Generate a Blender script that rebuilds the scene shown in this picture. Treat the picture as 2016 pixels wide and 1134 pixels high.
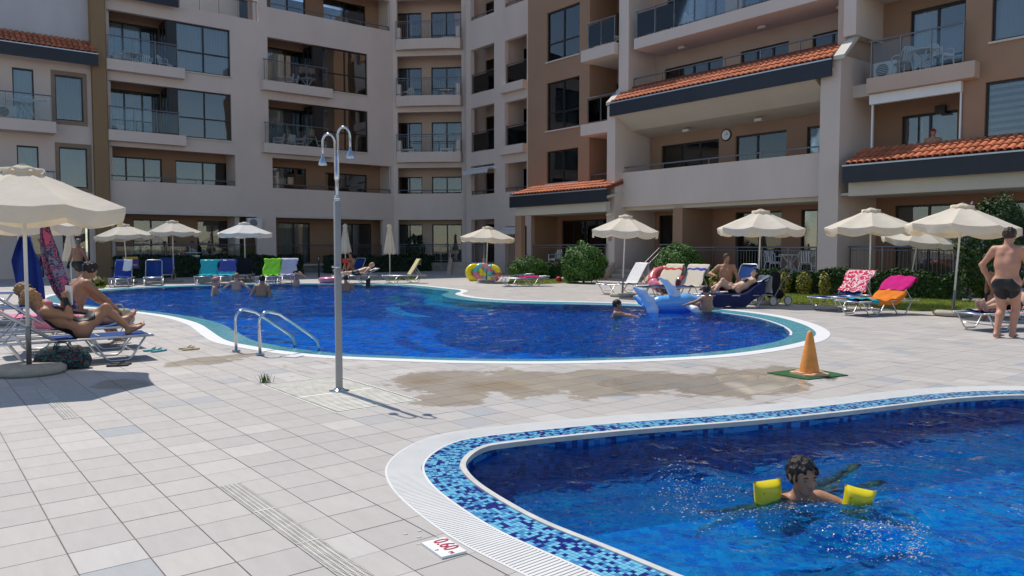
import bpy, bmesh, math, random
import numpy as np
from mathutils import Vector, Matrix, geometry, noise
random.seed(7); rng = np.random.default_rng(7)
for o in list(bpy.data.objects): bpy.data.objects.remove(o)
SC = bpy.context.scene; COL = SC.collection
R = math.radians

# ------------------------------------------------------------------ camera, sky, sun
F_PX, CAM_H = 1514.0, 1.5
PITCH = math.atan(80 / F_PX)
cd = bpy.data.cameras.new('camera'); cam = bpy.data.objects.new('camera', cd); COL.objects.link(cam)
cd.sensor_width = 36; cd.lens = 36 * F_PX / 2016; cd.clip_start = .05; cd.clip_end = 2000
cam.location = (0, 0, CAM_H); cam.rotation_euler = (R(90) - PITCH, 0, 0); SC.camera = cam
SUN_AZ = Vector((-.62, .784)).normalized(); SUN_EL = R(59)
w = bpy.data.worlds.new('World'); SC.world = w; w.use_nodes = True
nt = w.node_tree; bg = nt.nodes['Background']; sky = nt.nodes.new('ShaderNodeTexSky')
sky.sky_type = 'NISHITA'; sky.sun_disc = False; sky.sun_elevation = SUN_EL
sky.sun_rotation = math.atan2(SUN_AZ.x, SUN_AZ.y); sky.dust_density = .2; sky.ozone_density = 1.5
nt.links.new(sky.outputs[0], bg.inputs[0]); bg.inputs[1].default_value = .14
sd = bpy.data.lights.new('sun', 'SUN'); sun = bpy.data.objects.new('sun', sd); COL.objects.link(sun)
sd.energy = 4.2; sd.angle = R(.55); sd.color = (1, .945, .865)
sv = Vector((SUN_AZ.x * math.cos(SUN_EL), SUN_AZ.y * math.cos(SUN_EL), math.sin(SUN_EL)))
sun.rotation_euler = sv.to_track_quat('Z', 'Y').to_euler(); sun.location = (-20, 20, 40)
SC.view_settings.view_transform = 'Standard'; SC.view_settings.look = 'None'
SC.view_settings.gamma = 1; SC.view_settings.use_curve_mapping = False
SC.view_settings.exposure = 0.0
SC.render.engine = 'CYCLES'
SC.cycles.max_bounces = 8; SC.cycles.transparent_max_bounces = 12
SC.cycles.caustics_reflective = False; SC.cycles.caustics_refractive = False

# ------------------------------------------------------------------ measuring: picture -> place
def rayd(px, py):
    u = (px - 1008) / F_PX; v = (567 - py) / F_PX
    return Vector((u, math.cos(PITCH) + v * math.sin(PITCH), -math.sin(PITCH) + v * math.cos(PITCH)))
def g(px, py, z=0):
    d = rayd(px, py); return d * ((z - CAM_H) / d.z) + Vector((0, 0, CAM_H))
GT = R(-51.4); TX, TY = math.cos(GT), math.sin(GT)       # paving / building grid
def W(s, n, z=0): return Vector((TX * s - TY * n, TY * s + TX * n, z))
def SN(p): return (TX * p.x + TY * p.y, -TY * p.x + TX * p.y)
KH = 1.21
NR, SA = 21.95 * KH, -35.8 * KH                           # facade planes: right wing n, left wing s
def LV(z): return CAM_H + KH * (z - CAM_H)                # level marks are in 2.9 m storeys; the storeys measure 3.5 m
def VL(z): return CAM_H + (z - CAM_H) / KH
def uR(px, w=0, py=300):
    d = rayd(px, py); k = (NR - w) / (-TY * d.x + TX * d.y); return TX * d.x * k + TY * d.y * k
def zR(px, py, w=0):
    d = rayd(px, py); return VL(CAM_H + d.z * (NR - w) / (-TY * d.x + TX * d.y))
def uA(px, w=0, py=300):
    d = rayd(px, py); k = (SA + w) / (TX * d.x + TY * d.y); return -TY * d.x * k + TX * d.y * k
def zA(px, py, w=0):
    d = rayd(px, py); return VL(CAM_H + d.z * (SA + w) / (TX * d.x + TY * d.y))

# ------------------------------------------------------------------ materials
MATS = {}
def nmat(name):
    m = bpy.data.materials.new(name); m.use_nodes = True; MATS[name] = m
    return m, m.node_tree.nodes, m.node_tree.links, m.node_tree.nodes['Principled BSDF']
def M(name, col, rough=.6, metal=0, var=.12, scale=3, bump=0, bscale=40, spec=.4, sss=0, island=0, rand=0, stretch=(1, 1, 1), vc=None):
    """base colour with large and small noise wear, optional bump, optional per-piece tone"""
    m, N, L, b = nmat(name)
    b.inputs['Roughness'].default_value = rough; b.inputs['Metallic'].default_value = metal
    b.inputs['Specular IOR Level'].default_value = spec
    tc = N.new('ShaderNodeTexCoord'); mp = N.new('ShaderNodeMapping'); mp.inputs['Scale'].default_value = stretch
    L.new(tc.outputs['Object'], mp.inputs[0])
    n1 = N.new('ShaderNodeTexNoise'); n1.inputs['Scale'].default_value = scale; n1.inputs['Detail'].default_value = 6
    n1.inputs['Roughness'].default_value = .65; L.new(mp.outputs[0], n1.inputs['Vector'])
    mr = N.new('ShaderNodeMapRange'); mr.inputs[1].default_value = .3; mr.inputs[2].default_value = .7
    mr.inputs[3].default_value = 1 - var; mr.inputs[4].default_value = 1 + var; L.new(n1.outputs[0], mr.inputs[0])
    val = mr.outputs[0]
    if island or rand:
        src = N.new('ShaderNodeNewGeometry').outputs['Random Per Island'] if island else N.new('ShaderNodeObjectInfo').outputs['Random']
        m2 = N.new('ShaderNodeMapRange'); a = island or rand; m2.inputs[3].default_value = 1 - a; m2.inputs[4].default_value = 1 + a
        L.new(src, m2.inputs[0]); mu = N.new('ShaderNodeMath'); mu.operation = 'MULTIPLY'
        L.new(val, mu.inputs[0]); L.new(m2.outputs[0], mu.inputs[1]); val = mu.outputs[0]
    vm = N.new('ShaderNodeVectorMath'); vm.operation = 'SCALE'; vm.inputs[0].default_value = col[:3]
    L.new(val, vm.inputs['Scale']); L.new(vm.outputs[0], b.inputs['Base Color'])
    if bump:
        n2 = N.new('ShaderNodeTexNoise'); n2.inputs['Scale'].default_value = bscale; n2.inputs['Detail'].default_value = 4
        L.new(mp.outputs[0], n2.inputs['Vector']); bp = N.new('ShaderNodeBump'); bp.inputs['Strength'].default_value = bump
        bp.inputs['Distance'].default_value = .02; L.new(n2.outputs[0], bp.inputs['Height']); L.new(bp.outputs[0], b.inputs['Normal'])
    if sss:
        b.inputs['Subsurface Weight'].default_value = sss; b.inputs['Subsurface Radius'].default_value = (.012, .005, .003)
        b.inputs['Subsurface Scale'].default_value = 1
    return m
def cloth(name, col, trans=.35, var=.08, scale=4, back=None, bump=.15):
    m, N, L, b = nmat(name); N.remove(b); out = N['Material Output']
    tc = N.new('ShaderNodeTexCoord'); n1 = N.new('ShaderNodeTexNoise'); n1.inputs['Scale'].default_value = scale; n1.inputs['Detail'].default_value = 7
    L.new(tc.outputs['Object'], n1.inputs['Vector'])
    mr = N.new('ShaderNodeMapRange'); mr.inputs[1].default_value = .3; mr.inputs[2].default_value = .7; mr.inputs[3].default_value = 1 - var; mr.inputs[4].default_value = 1 + var
    L.new(n1.outputs[0], mr.inputs[0]); vm = N.new('ShaderNodeVectorMath'); vm.operation = 'SCALE'; vm.inputs[0].default_value = col
    L.new(mr.outputs[0], vm.inputs['Scale'])
    d = N.new('ShaderNodeBsdfDiffuse'); t = N.new('ShaderNodeBsdfTranslucent'); mx = N.new('ShaderNodeMixShader'); mx.inputs[0].default_value = trans
    L.new(vm.outputs[0], d.inputs[0]); t.inputs[0].default_value = (*(back or col), 1)
    n2 = N.new('ShaderNodeTexNoise'); n2.inputs['Scale'].default_value = 14; n2.inputs['Detail'].default_value = 5; L.new(tc.outputs['Object'], n2.inputs['Vector'])
    bp = N.new('ShaderNodeBump'); bp.inputs['Strength'].default_value = bump; bp.inputs['Distance'].default_value = .05
    L.new(n2.outputs[0], bp.inputs['Height']); L.new(bp.outputs[0], d.inputs['Normal'])
    L.new(d.outputs[0], mx.inputs[1]); L.new(t.outputs[0], mx.inputs[2]); L.new(mx.outputs[0], out.inputs[0]); return m
def glass(name, tint=(.75, .8, .82), refl=1.5, rough=.02, bump=.0):
    m, N, L, b = nmat(name); N.remove(b); out = N['Material Output']
    fr = N.new('ShaderNodeFresnel'); fr.inputs[0].default_value = refl
    gl = N.new('ShaderNodeBsdfGlossy'); gl.inputs['Roughness'].default_value = rough; tr = N.new('ShaderNodeBsdfTransparent'); tr.inputs[0].default_value = (*tint, 1)
    if bump:
        tc = N.new('ShaderNodeTexCoord'); n2 = N.new('ShaderNodeTexNoise'); n2.inputs['Scale'].default_value = .9; n2.inputs['Detail'].default_value = 1
        L.new(tc.outputs['Object'], n2.inputs['Vector']); bp = N.new('ShaderNodeBump'); bp.inputs['Strength'].default_value = bump; bp.inputs['Distance'].default_value = .05
        L.new(n2.outputs[0], bp.inputs['Height']); L.new(bp.outputs[0], gl.inputs['Normal'])
    mx = N.new('ShaderNodeMixShader'); L.new(fr.outputs[0], mx.inputs[0]); L.new(tr.outputs[0], mx.inputs[1]); L.new(gl.outputs[0], mx.inputs[2])
    L.new(mx.outputs[0], out.inputs[0]); return m
def stripes(name, cols, axis=0, scale=1, rough=.8):
    """flat bands of colour across one object axis (printed cloth)"""
    m, N, L, b = nmat(name); b.inputs['Roughness'].default_value = rough; b.inputs['Specular IOR Level'].default_value = .15
    tc = N.new('ShaderNodeTexCoord'); sp = N.new('ShaderNodeSeparateXYZ'); L.new(tc.outputs['UV'], sp.inputs[0])
    mu = N.new('ShaderNodeMath'); mu.operation = 'MULTIPLY'; mu.inputs[1].default_value = scale; L.new(sp.outputs[axis], mu.inputs[0])
    fr = N.new('ShaderNodeMath'); fr.operation = 'FRACT'; L.new(mu.outputs[0], fr.inputs[0])
    cr = N.new('ShaderNodeValToRGB'); cr.color_ramp.interpolation = 'CONSTANT'; L.new(fr.outputs[0], cr.inputs[0])
    e = cr.color_ramp.elements; e[0].position = 0; e[0].color = (*cols[0][1], 1)
    e[1].position = cols[1][0] if len(cols) > 1 else 1; e[1].color = (*cols[min(1, len(cols) - 1)][1], 1)
    for pos, c in cols[2:]: k = e.new(pos); k.color = (*c, 1)
    L.new(cr.outputs[0], b.inputs['Base Color']); return m
def blotch(name, cols, scale=12, rough=.8):
    """irregular printed blotches (flowered or dyed cloth)"""
    m, N, L, b = nmat(name); b.inputs['Roughness'].default_value = rough; b.inputs['Specular IOR Level'].default_value = .15
    tc = N.new('ShaderNodeTexCoord'); v = N.new('ShaderNodeTexNoise'); v.inputs['Scale'].default_value = scale; v.inputs['Detail'].default_value = 2; v.inputs['Distortion'].default_value = 1
    L.new(tc.outputs['Object'], v.inputs['Vector']); cr = N.new('ShaderNodeValToRGB'); cr.color_ramp.interpolation = 'CONSTANT'; L.new(v.outputs[0], cr.inputs[0])
    e = cr.color_ramp.elements; n = len(cols); e[0].position = 0; e[0].color = (*cols[0], 1); e[1].position = .36; e[1].color = (*cols[1], 1)
    for i, c in enumerate(cols[2:]): k = e.new(.36 + (i + 1) * .28 / max(1, n - 1)); k.color = (*c, 1)
    L.new(cr.outputs[0], b.inputs['Base Color']); return m

# ------------------------------------------------------------------ mesh helpers
class MB:
    def __init__(s, xf=None): s.v = []; s.f = []; s.xf = xf; s.uv = {}
    def add(s, vs, fs, uv=None):
        o = len(s.v)
        s.v += [tuple(s.xf(*p)) if s.xf else tuple(p) for p in vs]
        for i, f in enumerate(fs):
            if uv: s.uv[len(s.f)] = [uv[k] for k in f]
            s.f.append(tuple(k + o for k in f))
        return s
    def box(s, x0, x1, y0, y1, z0, z1):
        return s.add([(x, y, z) for z in (z0, z1) for y in (y0, y1) for x in (x0, x1)],
                     [(0, 2, 3, 1), (4, 5, 7, 6), (0, 1, 5, 4), (2, 6, 7, 3), (0, 4, 6, 2), (1, 3, 7, 5)])
    def prism(s, poly, y0, y1, axis='y'):
        """polygon in two axes pulled along the third"""
        n = len(poly); P = (lambda a, b, c: (a, c, b)) if axis == 'y' else (lambda a, b, c: (c, a, b)) if axis == 'x' else (lambda a, b, c: (a, b, c))
        vs = [P(a, b, y0) for a, b in poly] + [P(a, b, y1) for a, b in poly]
        return s.add(vs, [tuple(range(n)), tuple(range(2 * n - 1, n - 1, -1))] + [(i, (i + 1) % n, (i + 1) % n + n, i + n) for i in range(n)])
    def tube(s, pts, r, n=8, closed=False):
        P = [Vector(p) for p in pts]; rr = r if isinstance(r, (list, tuple)) else [r] * len(P); m = len(P); vs = []; fs = []
        nrm = None
        for i, p in enumerate(P):
            a = P[i - 1] if (i or closed) else P[i]; b = P[(i + 1) % m] if (i < m - 1 or closed) else P[i]
            t = (b - a).normalized()
            if nrm is None: nrm = t.orthogonal().normalized()
            nrm = (nrm - t * nrm.dot(t)); nrm = nrm.normalized() if nrm.length > 1e-6 else t.orthogonal().normalized()
            bn = t.cross(nrm)
            for k in range(n):
                a2 = 2 * math.pi * k / n; vs.append(p + (nrm * math.cos(a2) + bn * math.sin(a2)) * rr[i])
        for i in range(m if closed else m - 1):
            j = (i + 1) % m
            for k in range(n): fs.append((i * n + k, i * n + (k + 1) % n, j * n + (k + 1) % n, j * n + k))
        if not closed: fs += [tuple(range(n - 1, -1, -1)), tuple(range((m - 1) * n, m * n))]
        return s.add(vs, fs)
    def lathe(s, prof, n=16, c=(0, 0, 0)):
        vs = []; fs = []; m = len(prof)
        for r, z in prof:
            for k in range(n): a = 2 * math.pi * k / n; vs.append((c[0] + r * math.cos(a), c[1] + r * math.sin(a), c[2] + z))
        for i in range(m - 1):
            for k in range(n): fs.append((i * n + k, i * n + (k + 1) % n, (i + 1) * n + (k + 1) % n, (i + 1) * n + k))
        fs += [tuple(range(n - 1, -1, -1)), tuple(range((m - 1) * n, m * n))]
        return s.add(vs, fs)
    def grid(s, nu, nv, fn):
        vs = [fn(i / nu, j / nv) for j in range(nv + 1) for i in range(nu + 1)]
        uv = [(i / nu, j / nv) for j in range(nv + 1) for i in range(nu + 1)]
        return s.add(vs, [(j * (nu + 1) + i, j * (nu + 1) + i + 1, (j + 1) * (nu + 1) + i + 1, (j + 1) * (nu + 1) + i) for j in range(nv) for i in range(nu)], uv)
    def mesh(s, name, smooth=False, fix=True):
        me = bpy.data.meshes.new(name); me.from_pydata(s.v, [], s.f)
        if s.uv:
            ul = me.uv_layers.new(name='UVMap')
            for p in me.polygons:
                if p.index in s.uv:
                    for li, c in zip(p.loop_indices, s.uv[p.index]): ul.data[li].uv = c
        if fix:
            bm = bmesh.new(); bm.from_mesh(me); bmesh.ops.recalc_face_normals(bm, faces=bm.faces); bm.to_mesh(me); bm.free()
        if smooth: me.polygons.foreach_set('use_smooth', [True] * len(me.polygons))
        return me
    def build(s, name, mat, parent=None, smooth=False, fix=True, **kw):
        return link(name, s.mesh(name, smooth, fix), mat, parent, **kw)
def link(name, me, mat=None, parent=None, loc=None, rz=None, kind=None, label=None, cat=None, group=None):
    o = bpy.data.objects.new(name, me); COL.objects.link(o)
    if mat and me and not me.materials: me.materials.append(MATS[mat])
    if parent: o.parent = parent
    if loc is not None: o.location = loc
    if rz is not None: o.rotation_euler.z = rz
    if kind: o['kind'] = kind
    if label: o['label'] = label
    if cat: o['category'] = cat
    if group: o['group'] = group
    return o
def thing(name, label, cat, loc=(0, 0, 0), rz=0, group=None):
    return link(name, None, None, None, loc, rz, None, label, cat, group)
def modsmooth(o, ang=40):
    for p in o.data.polygons: p.use_smooth = True
    try: o.data.set_sharp_from_angle(angle=R(ang))
    except Exception: pass
    return o
def copy_tree(o, parent=None):
    c = o.copy(); COL.objects.link(c)
    if parent: c.parent = parent
    for ch in list(o.children): copy_tree(ch, c)
    return c

# ------------------------------------------------------------------ palette
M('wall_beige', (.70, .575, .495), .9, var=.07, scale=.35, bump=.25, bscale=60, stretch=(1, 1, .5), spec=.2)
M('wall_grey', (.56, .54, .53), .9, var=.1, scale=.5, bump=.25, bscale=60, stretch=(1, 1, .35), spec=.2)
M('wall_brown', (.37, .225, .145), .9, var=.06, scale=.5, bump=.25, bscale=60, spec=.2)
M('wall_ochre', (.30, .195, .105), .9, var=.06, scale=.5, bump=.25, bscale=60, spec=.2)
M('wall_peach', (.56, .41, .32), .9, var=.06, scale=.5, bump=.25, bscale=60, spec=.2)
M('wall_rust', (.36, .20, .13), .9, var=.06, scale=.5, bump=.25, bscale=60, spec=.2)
M('soffit', (.62, .55, .46), .9, var=.05, scale=.8, bump=.1, spec=.2)
M('coping', (.62, .57, .5), .8, var=.08, scale=2)
M('window_surround', (.28, .20, .14), .8)
M('frame_dark', (.022, .018, .018), .35, var=.2)
M('fascia', (.022, .025, .035), .45, var=.2, scale=1)
M('gutter', (.55, .56, .58), .35, .6)
M('roof_tile', (.52, .165, .075), .8, var=.2, scale=4, bump=.3, rand=.22)
M('roof_bed', (.18, .06, .04), .9)
M('rail_metal', (.20, .205, .21), .35, .8, var=.1)
M('steel', (.62, .63, .64), .16, 1, var=.06)
M('alu', (.62, .62, .63), .38, .9, var=.08)
M('white_metal', (.74, .72, .68), .4, .1, var=.06)
M('plastic_white', (.78, .78, .77), .45, var=.04)
M('ac_white', (.7, .7, .68), .5, var=.05)
M('ac_dark', (.06, .06, .06), .6)
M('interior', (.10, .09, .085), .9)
M('curtain_blue', (.74, .80, .84), .9, var=.05, scale=1)
M('curtain_grey', (.42, .41, .37), .9, var=.05, scale=1)
M('curtain_cream', (.70, .66, .57), .9, var=.05)
M('stone', (.27, .235, .20), .9, var=.3, scale=2, bump=.8, bscale=8, rand=.25)
M('step_stone', (.42, .35, .29), .85, var=.12, scale=3, bump=.3)
M('concrete', (.40, .36, .30), .9, var=.18, scale=8, bump=.6, bscale=60)
M('sling', (.012, .052, .21), .85, var=.1, scale=6, bump=.2, bscale=120, spec=.25)
M('strap_dark', (.03, .045, .10), .7)
M('rubber', (.03, .03, .03), .7)
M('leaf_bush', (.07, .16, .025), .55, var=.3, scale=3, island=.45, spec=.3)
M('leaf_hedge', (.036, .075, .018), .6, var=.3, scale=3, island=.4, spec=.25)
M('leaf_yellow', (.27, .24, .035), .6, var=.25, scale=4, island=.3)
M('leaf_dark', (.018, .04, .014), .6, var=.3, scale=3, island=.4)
M('petal', (.33, .22, .45), .7, island=.25)
M('bark', (.10, .07, .05), .9, var=.3, bump=.6)
M('grass', (.27, .33, .05), .7, var=.35, scale=2, island=.4)
M('soil', (.28, .28, .09), .95, var=.3, scale=6, bump=.5)
M('sign_white', (.8, .79, .77), .35, var=.05, scale=20)
M('sign_red', (.45, .015, .05), .5)
M('sign_pink', (.5, .25, .3), .5)
M('sign_black', (.03, .03, .03), .5)
M('sign_yellow', (.55, .4, .03), .5)
M('sign_purple', (.10, .04, .22), .5)
glass('pane', (.80, .84, .86), 1.95, .01, .08)
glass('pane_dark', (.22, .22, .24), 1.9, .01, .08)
glass('rail_glass', (.88, .91, .92), 1.5, .02)
cloth('canvas', (.84, .77, .66), .36, .07, 3, (.78, .66, .44))
cloth('canvas_white', (.80, .78, .74), .25, .05, 3)
M('grout', (.24, .22, .20), .95, var=.2, scale=8)
# ------------------------------------------------------------------ pool outlines
BIG = [(-9.56, 18.29), (-7.96, 16.92), (-7.09, 15.96), (-6.32, 14.9), (-5.7, 13.81), (-5.18, 12.86), (-4.67, 12.03), (-3.99, 11.36), (-3.48, 10.92), (-2.85, 10.48), (-2.3, 10.27), (-1.62, 10.09), (-0.97, 9.93), (-0.56, 9.87), (0.26, 9.82), (0.94, 9.87), (1.67, 10.0), (2.15, 10.13), (2.8, 10.37), (3.35, 10.68), (4.0, 11.19), (4.52, 11.72), (5.01, 12.3), (5.48, 13.16), (5.78, 14.15), (5.95, 15.31), (5.94, 16.67), (5.6, 17.92), (5.09, 18.9), (4.24, 19.9), (3.44, 20.62), (2.0, 21.2), (0.27, 21.75), (-0.72, 22.6), (-1.3, 23.64), (-1.62, 24.9), (-1.5, 26.1), (-1.67, 27.19), (-2.3, 28.3), (-3.42, 30.2), (-4.68, 31.6), (-7.78, 32.5), (-10.8, 32.3), (-12.7, 31.1), (-14.24, 29.3), (-14.9, 26.8), (-14.5, 23.8), (-13.1, 21.2), (-11.3, 19.5)]
SMALL = [(0.06, 3.44), (-0.23, 3.78), (-0.43, 4.08), (-0.63, 4.44), (-0.76, 4.73), (-0.85, 5.04), (-0.87, 5.2), (-0.86, 5.41), (-0.82, 5.61), (-0.71, 5.91), (-0.51, 6.16), (-0.24, 6.31), (0.18, 6.5), (0.87, 6.76), (1.85, 7.06), (2.72, 7.39), (3.41, 7.7), (4.16, 8.03), (4.75, 8.2), (5.15, 8.25), (5.7, 8.2), (6.6, 7.7), (7.4, 6.6), (7.6, 5.0), (6.9, 3.2), (5.2, 1.9), (3.2, 1.5), (1.6, 1.9), (.7, 2.7)]
def spline(P, step=.12):
    P = [np.array(p, float) for p in P]; n = len(P); out = []
    for i in range(n):
        a, b, c, d = P[i - 1], P[i], P[(i + 1) % n], P[(i + 2) % n]; k = max(2, int(np.hypot(*(c - b)) / step))
        for j in range(k):
            t = j / k; out.append(.5 * ((2 * b) + (-a + c) * t + (2 * a - 5 * b + 4 * c - d) * t * t + (-a + 3 * b - 3 * c + d) * t ** 3))
    Q = np.array(out)
    for _ in range(6): Q = (np.roll(Q, 1, 0) + 2 * Q + np.roll(Q, -1, 0)) / 4
    d = np.r_[0, np.cumsum(np.hypot(*(np.roll(Q, -1, 0) - Q).T))]; m = int(d[-1] / step)
    s = np.linspace(0, d[-1], m, endpoint=False); QQ = np.vstack([Q, Q[:1]])
    Q = np.c_[np.interp(s, d, QQ[:, 0]), np.interp(s, d, QQ[:, 1])]
    if np.sum(Q[:, 0] * np.roll(Q[:, 1], -1) - np.roll(Q[:, 0], -1) * Q[:, 1]) < 0: Q = Q[::-1]
    return Q
def inset(Q, d):
    t = np.roll(Q, -1, 0) - np.roll(Q, 1, 0); t /= np.hypot(*t.T)[:, None]
    return Q + np.c_[-t[:, 1], t[:, 0]] * d          # counter-clockwise: left is inside
def sdist(P, Q):
    """signed distance of points P to closed polyline Q, negative inside"""
    P = np.asarray(P, float); out = np.empty(len(P)); A = Q; B = np.roll(Q, -1, 0)
    for i in range(0, len(P), 4000):
        p = P[i:i + 4000, None]; ab = B - A
        t = np.clip(((p - A) * ab).sum(-1) / (ab * ab).sum(-1), 0, 1)
        d = np.sqrt((((A + t[..., None] * ab) - p) ** 2).sum(-1)).min(1)
        c = ((A[:, 1] > p[..., 1]) != (B[:, 1] > p[..., 1])) & (p[..., 0] < (B[:, 0] - A[:, 0]) * (p[..., 1] - A[:, 1]) / (B[:, 1] - A[:, 1] + 1e-12) + A[:, 0])
        out[i:i + 4000] = np.where(c.sum(1) % 2 == 1, -d, d)
    return out
QB, QS = spline(BIG), spline(SMALL, .06)
QB_in, QS_in = inset(QB, .05), inset(QS, .03)
def clip_poly(poly, d):
    """keep the part of a polygon where d > 0 (d linear along its edges)"""
    out = []
    for i in range(len(poly)):
        j = (i + 1) % len(poly)
        if d[i] > 0: out.append(poly[i])
        if (d[i] > 0) != (d[j] > 0):
            t = d[i] / (d[i] - d[j]); out.append(tuple(poly[i][k] + t * (poly[j][k] - poly[i][k]) for k in range(2)))
    return out

# ------------------------------------------------------------------ paving material with water marks
def tile_mat(name, piece):
    m, N, L, b = nmat(name); b.inputs['Specular IOR Level'].default_value = .35
    def mth(op, a, c, cl=False):
        x = N.new('ShaderNodeMath'); x.operation = op; x.use_clamp = cl
        for i, q in enumerate((a, c)):
            if q is None: continue
            if isinstance(q, (int, float)): x.inputs[i].default_value = q
            else: L.new(q, x.inputs[i])
        return x.outputs[0]
    pos = N.new('ShaderNodeNewGeometry'); P = pos.outputs['Position']
    def dot(v):
        x = N.new('ShaderNodeVectorMath'); x.operation = 'DOT_PRODUCT'; L.new(P, x.inputs[0]); x.inputs[1].default_value = v; return x.outputs['Value']
    cb = N.new('ShaderNodeCombineXYZ'); L.new(dot((TX, TY, 0)), cb.inputs[0]); L.new(dot((-TY, TX, 0)), cb.inputs[1]); SNv = cb.outputs[0]
    def noi(sc, vec, det=4, rough=.6):
        x = N.new('ShaderNodeTexNoise'); x.inputs['Scale'].default_value = sc; x.inputs['Detail'].default_value = det; x.inputs['Roughness'].default_value = rough; L.new(vec, x.inputs['Vector']); return x.outputs[0]
    def blob(c, r):
        a = N.new('ShaderNodeVectorMath'); a.operation = 'SUBTRACT'; L.new(SNv, a.inputs[0]); a.inputs[1].default_value = (*c, 0)
        d = N.new('ShaderNodeVectorMath'); d.operation = 'DIVIDE'; L.new(a.outputs[0], d.inputs[0]); d.inputs[1].default_value = (*r, 1)
        l = N.new('ShaderNodeVectorMath'); l.operation = 'LENGTH'; L.new(d.outputs[0], l.inputs[0]); return mth('SUBTRACT', 1, l.outputs['Value'])
    def union(bl):
        o = blob(*bl[0])
        for q in bl[1:]: o = mth('MAXIMUM', o, blob(*q))
        return o
    def ramp(v, a, c):
        x = N.new('ShaderNodeMapRange'); x.interpolation_type = 'SMOOTHSTEP'; x.inputs[1].default_value = a; x.inputs[2].default_value = c; L.new(v, x.inputs[0]); return x.outputs[0]
    n1 = noi(1.5, SNv, 9, .68); n1c = mth('MULTIPLY', mth('SUBTRACT', n1, .5), 2.6)
    wet = ramp(mth('ADD', union([((-7.05, 4.75), (.8, .75)), ((-6.6, 5.4), (.85, .9)), ((-5.85, 6.2), (.8, 1.0)), ((-5.15, 7.0), (.85, 1.05)), ((-5.2, 7.9), (.6, .9)), ((-6.3, 6.3), (.5, .7)), ((-6.3, 4.2), (.35, .5)), ((-10.35, 3.0), (.3, .55)), ((-10.6, 3.5), (.22, .5)), ((-9.3, 1.9), (.45, .25))]), n1c), .0, .12)
    pud = ramp(mth('ADD', union([((-5.0, 7.15), (.6, .95)), ((-5.7, 6.5), (.5, .7)), ((-4.75, 8.1), (.4, .6))]), mth('MULTIPLY', n1c, .5)), .0, .2)
    rust = ramp(mth('ADD', union([((-6.6, 5.0), (.55, .6)), ((-7.3, 4.6), (.45, .4))]), n1c), .05, .8)
    mpd = N.new('ShaderNodeMapping'); mpd.inputs['Scale'].default_value = (.55, 2.0, 1); L.new(SNv, mpd.inputs[0])
    dash = ramp(noi(2.6, mpd.outputs[0], 4, .7), .595, .635)                 # splash marks drying along the pool
    poolside = ramp(union([((-9.5, 4.0), (3.2, 1.6)), ((-13.5, 3.6), (3.0, 2.4)), ((-6.8, 7.0), (2.6, 3.2)), ((-4.2, 9.6), (1.8, 3.0)), ((-15.0, 14.0), (5, 3.0)), ((-20, 13), (4, 3))]), .0, .35)
    dash = mth('MULTIPLY', dash, poolside)
    mp = N.new('ShaderNodeMapping'); mp.inputs['Scale'].default_value = (2.2, 9, 1); mp.inputs['Rotation'].default_value = (0, 0, .5); L.new(SNv, mp.inputs[0])
    vein = noi(1.6, mp.outputs[0], 6, .6); fine = noi(90, P, 3); big = noi(.35, SNv, 4)
    if piece == 'island': rnd = pos.outputs['Random Per Island']
    else: rnd = N.new('ShaderNodeObjectInfo').outputs['Random']
    cr = N.new('ShaderNodeValToRGB'); e = cr.color_ramp.elements; L.new(rnd, cr.inputs[0])
    e[0].position = 0; e[0].color = (.345, .35, .355, 1); e[1].position = 1; e[1].color = (.49, .465, .43, 1)
    for pp, c in ((.04, (.37, .37, .368)), (.07, (.42, .39, .362)), (.5, (.44, .407, .375)), (.90, (.46, .427, .393)), (.96, (.495, .46, .42))):
        k = e.new(pp); k.color = (*c, 1)
    v = mth('ADD', mth('MULTIPLY', vein, .24), mth('MULTIPLY', fine, .08)); v = mth('ADD', mth('ADD', v, mth('MULTIPLY', big, .20)), .74)
    s0 = N.new('ShaderNodeVectorMath'); s0.operation = 'SCALE'; L.new(cr.outputs[0], s0.inputs[0]); L.new(v, s0.inputs['Scale'])
    def mix(fac, a, c):
        x = N.new('ShaderNodeMix'); x.data_type = 'RGBA'; L.new(fac, x.inputs[0])
        for i, q in ((6, a), (7, c)):
            if isinstance(q, tuple): x.inputs[i].default_value = (*q, 1)
            else: L.new(q, x.inputs[i])
        return x.outputs[2]
    def mul(a, c):
        x = N.new('ShaderNodeMix'); x.data_type = 'RGBA'; x.blend_type = 'MULTIPLY'; x.inputs[0].default_value = 1; L.new(a, x.inputs[6]); x.inputs[7].default_value = (*c, 1); return x.outputs[2]
    c0 = s0.outputs[0]; c1 = mix(wet, c0, mul(c0, (.70, .64, .54))); c1 = mix(mth('MULTIPLY', rust, mth('MULTIPLY', wet, .75)), c1, mul(c0, (.56, .44, .29)))
    c1 = mix(mth('MULTIPLY', dash, .55), c1, mul(c0, (.62, .57, .5)))
    L.new(c1, b.inputs['Base Color'])
    ro = mth('SUBTRACT', .62, mth('MULTIPLY', wet, .2)); ro = mth('SUBTRACT', ro, mth('MULTIPLY', mth('MULTIPLY', pud, wet), .385)); L.new(ro, b.inputs['Roughness'])
    sp = mth('ADD', .3, mth('MULTIPLY', pud, .5)); L.new(sp, b.inputs['Specular IOR Level'])
    bp = N.new('ShaderNodeBump'); bp.inputs['Distance'].default_value = .004; L.new(mth('MULTIPLY', mth('SUBTRACT', 1, mth('MULTIPLY', pud, .97)), .25), bp.inputs['Strength'])
    L.new(noi(35, P, 5), bp.inputs['Height']); L.new(bp.outputs[0], b.inputs['Normal'])
    return m
tile_mat('tile_joined', 'island'); tile_mat('tile_piece', 'object')

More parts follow.
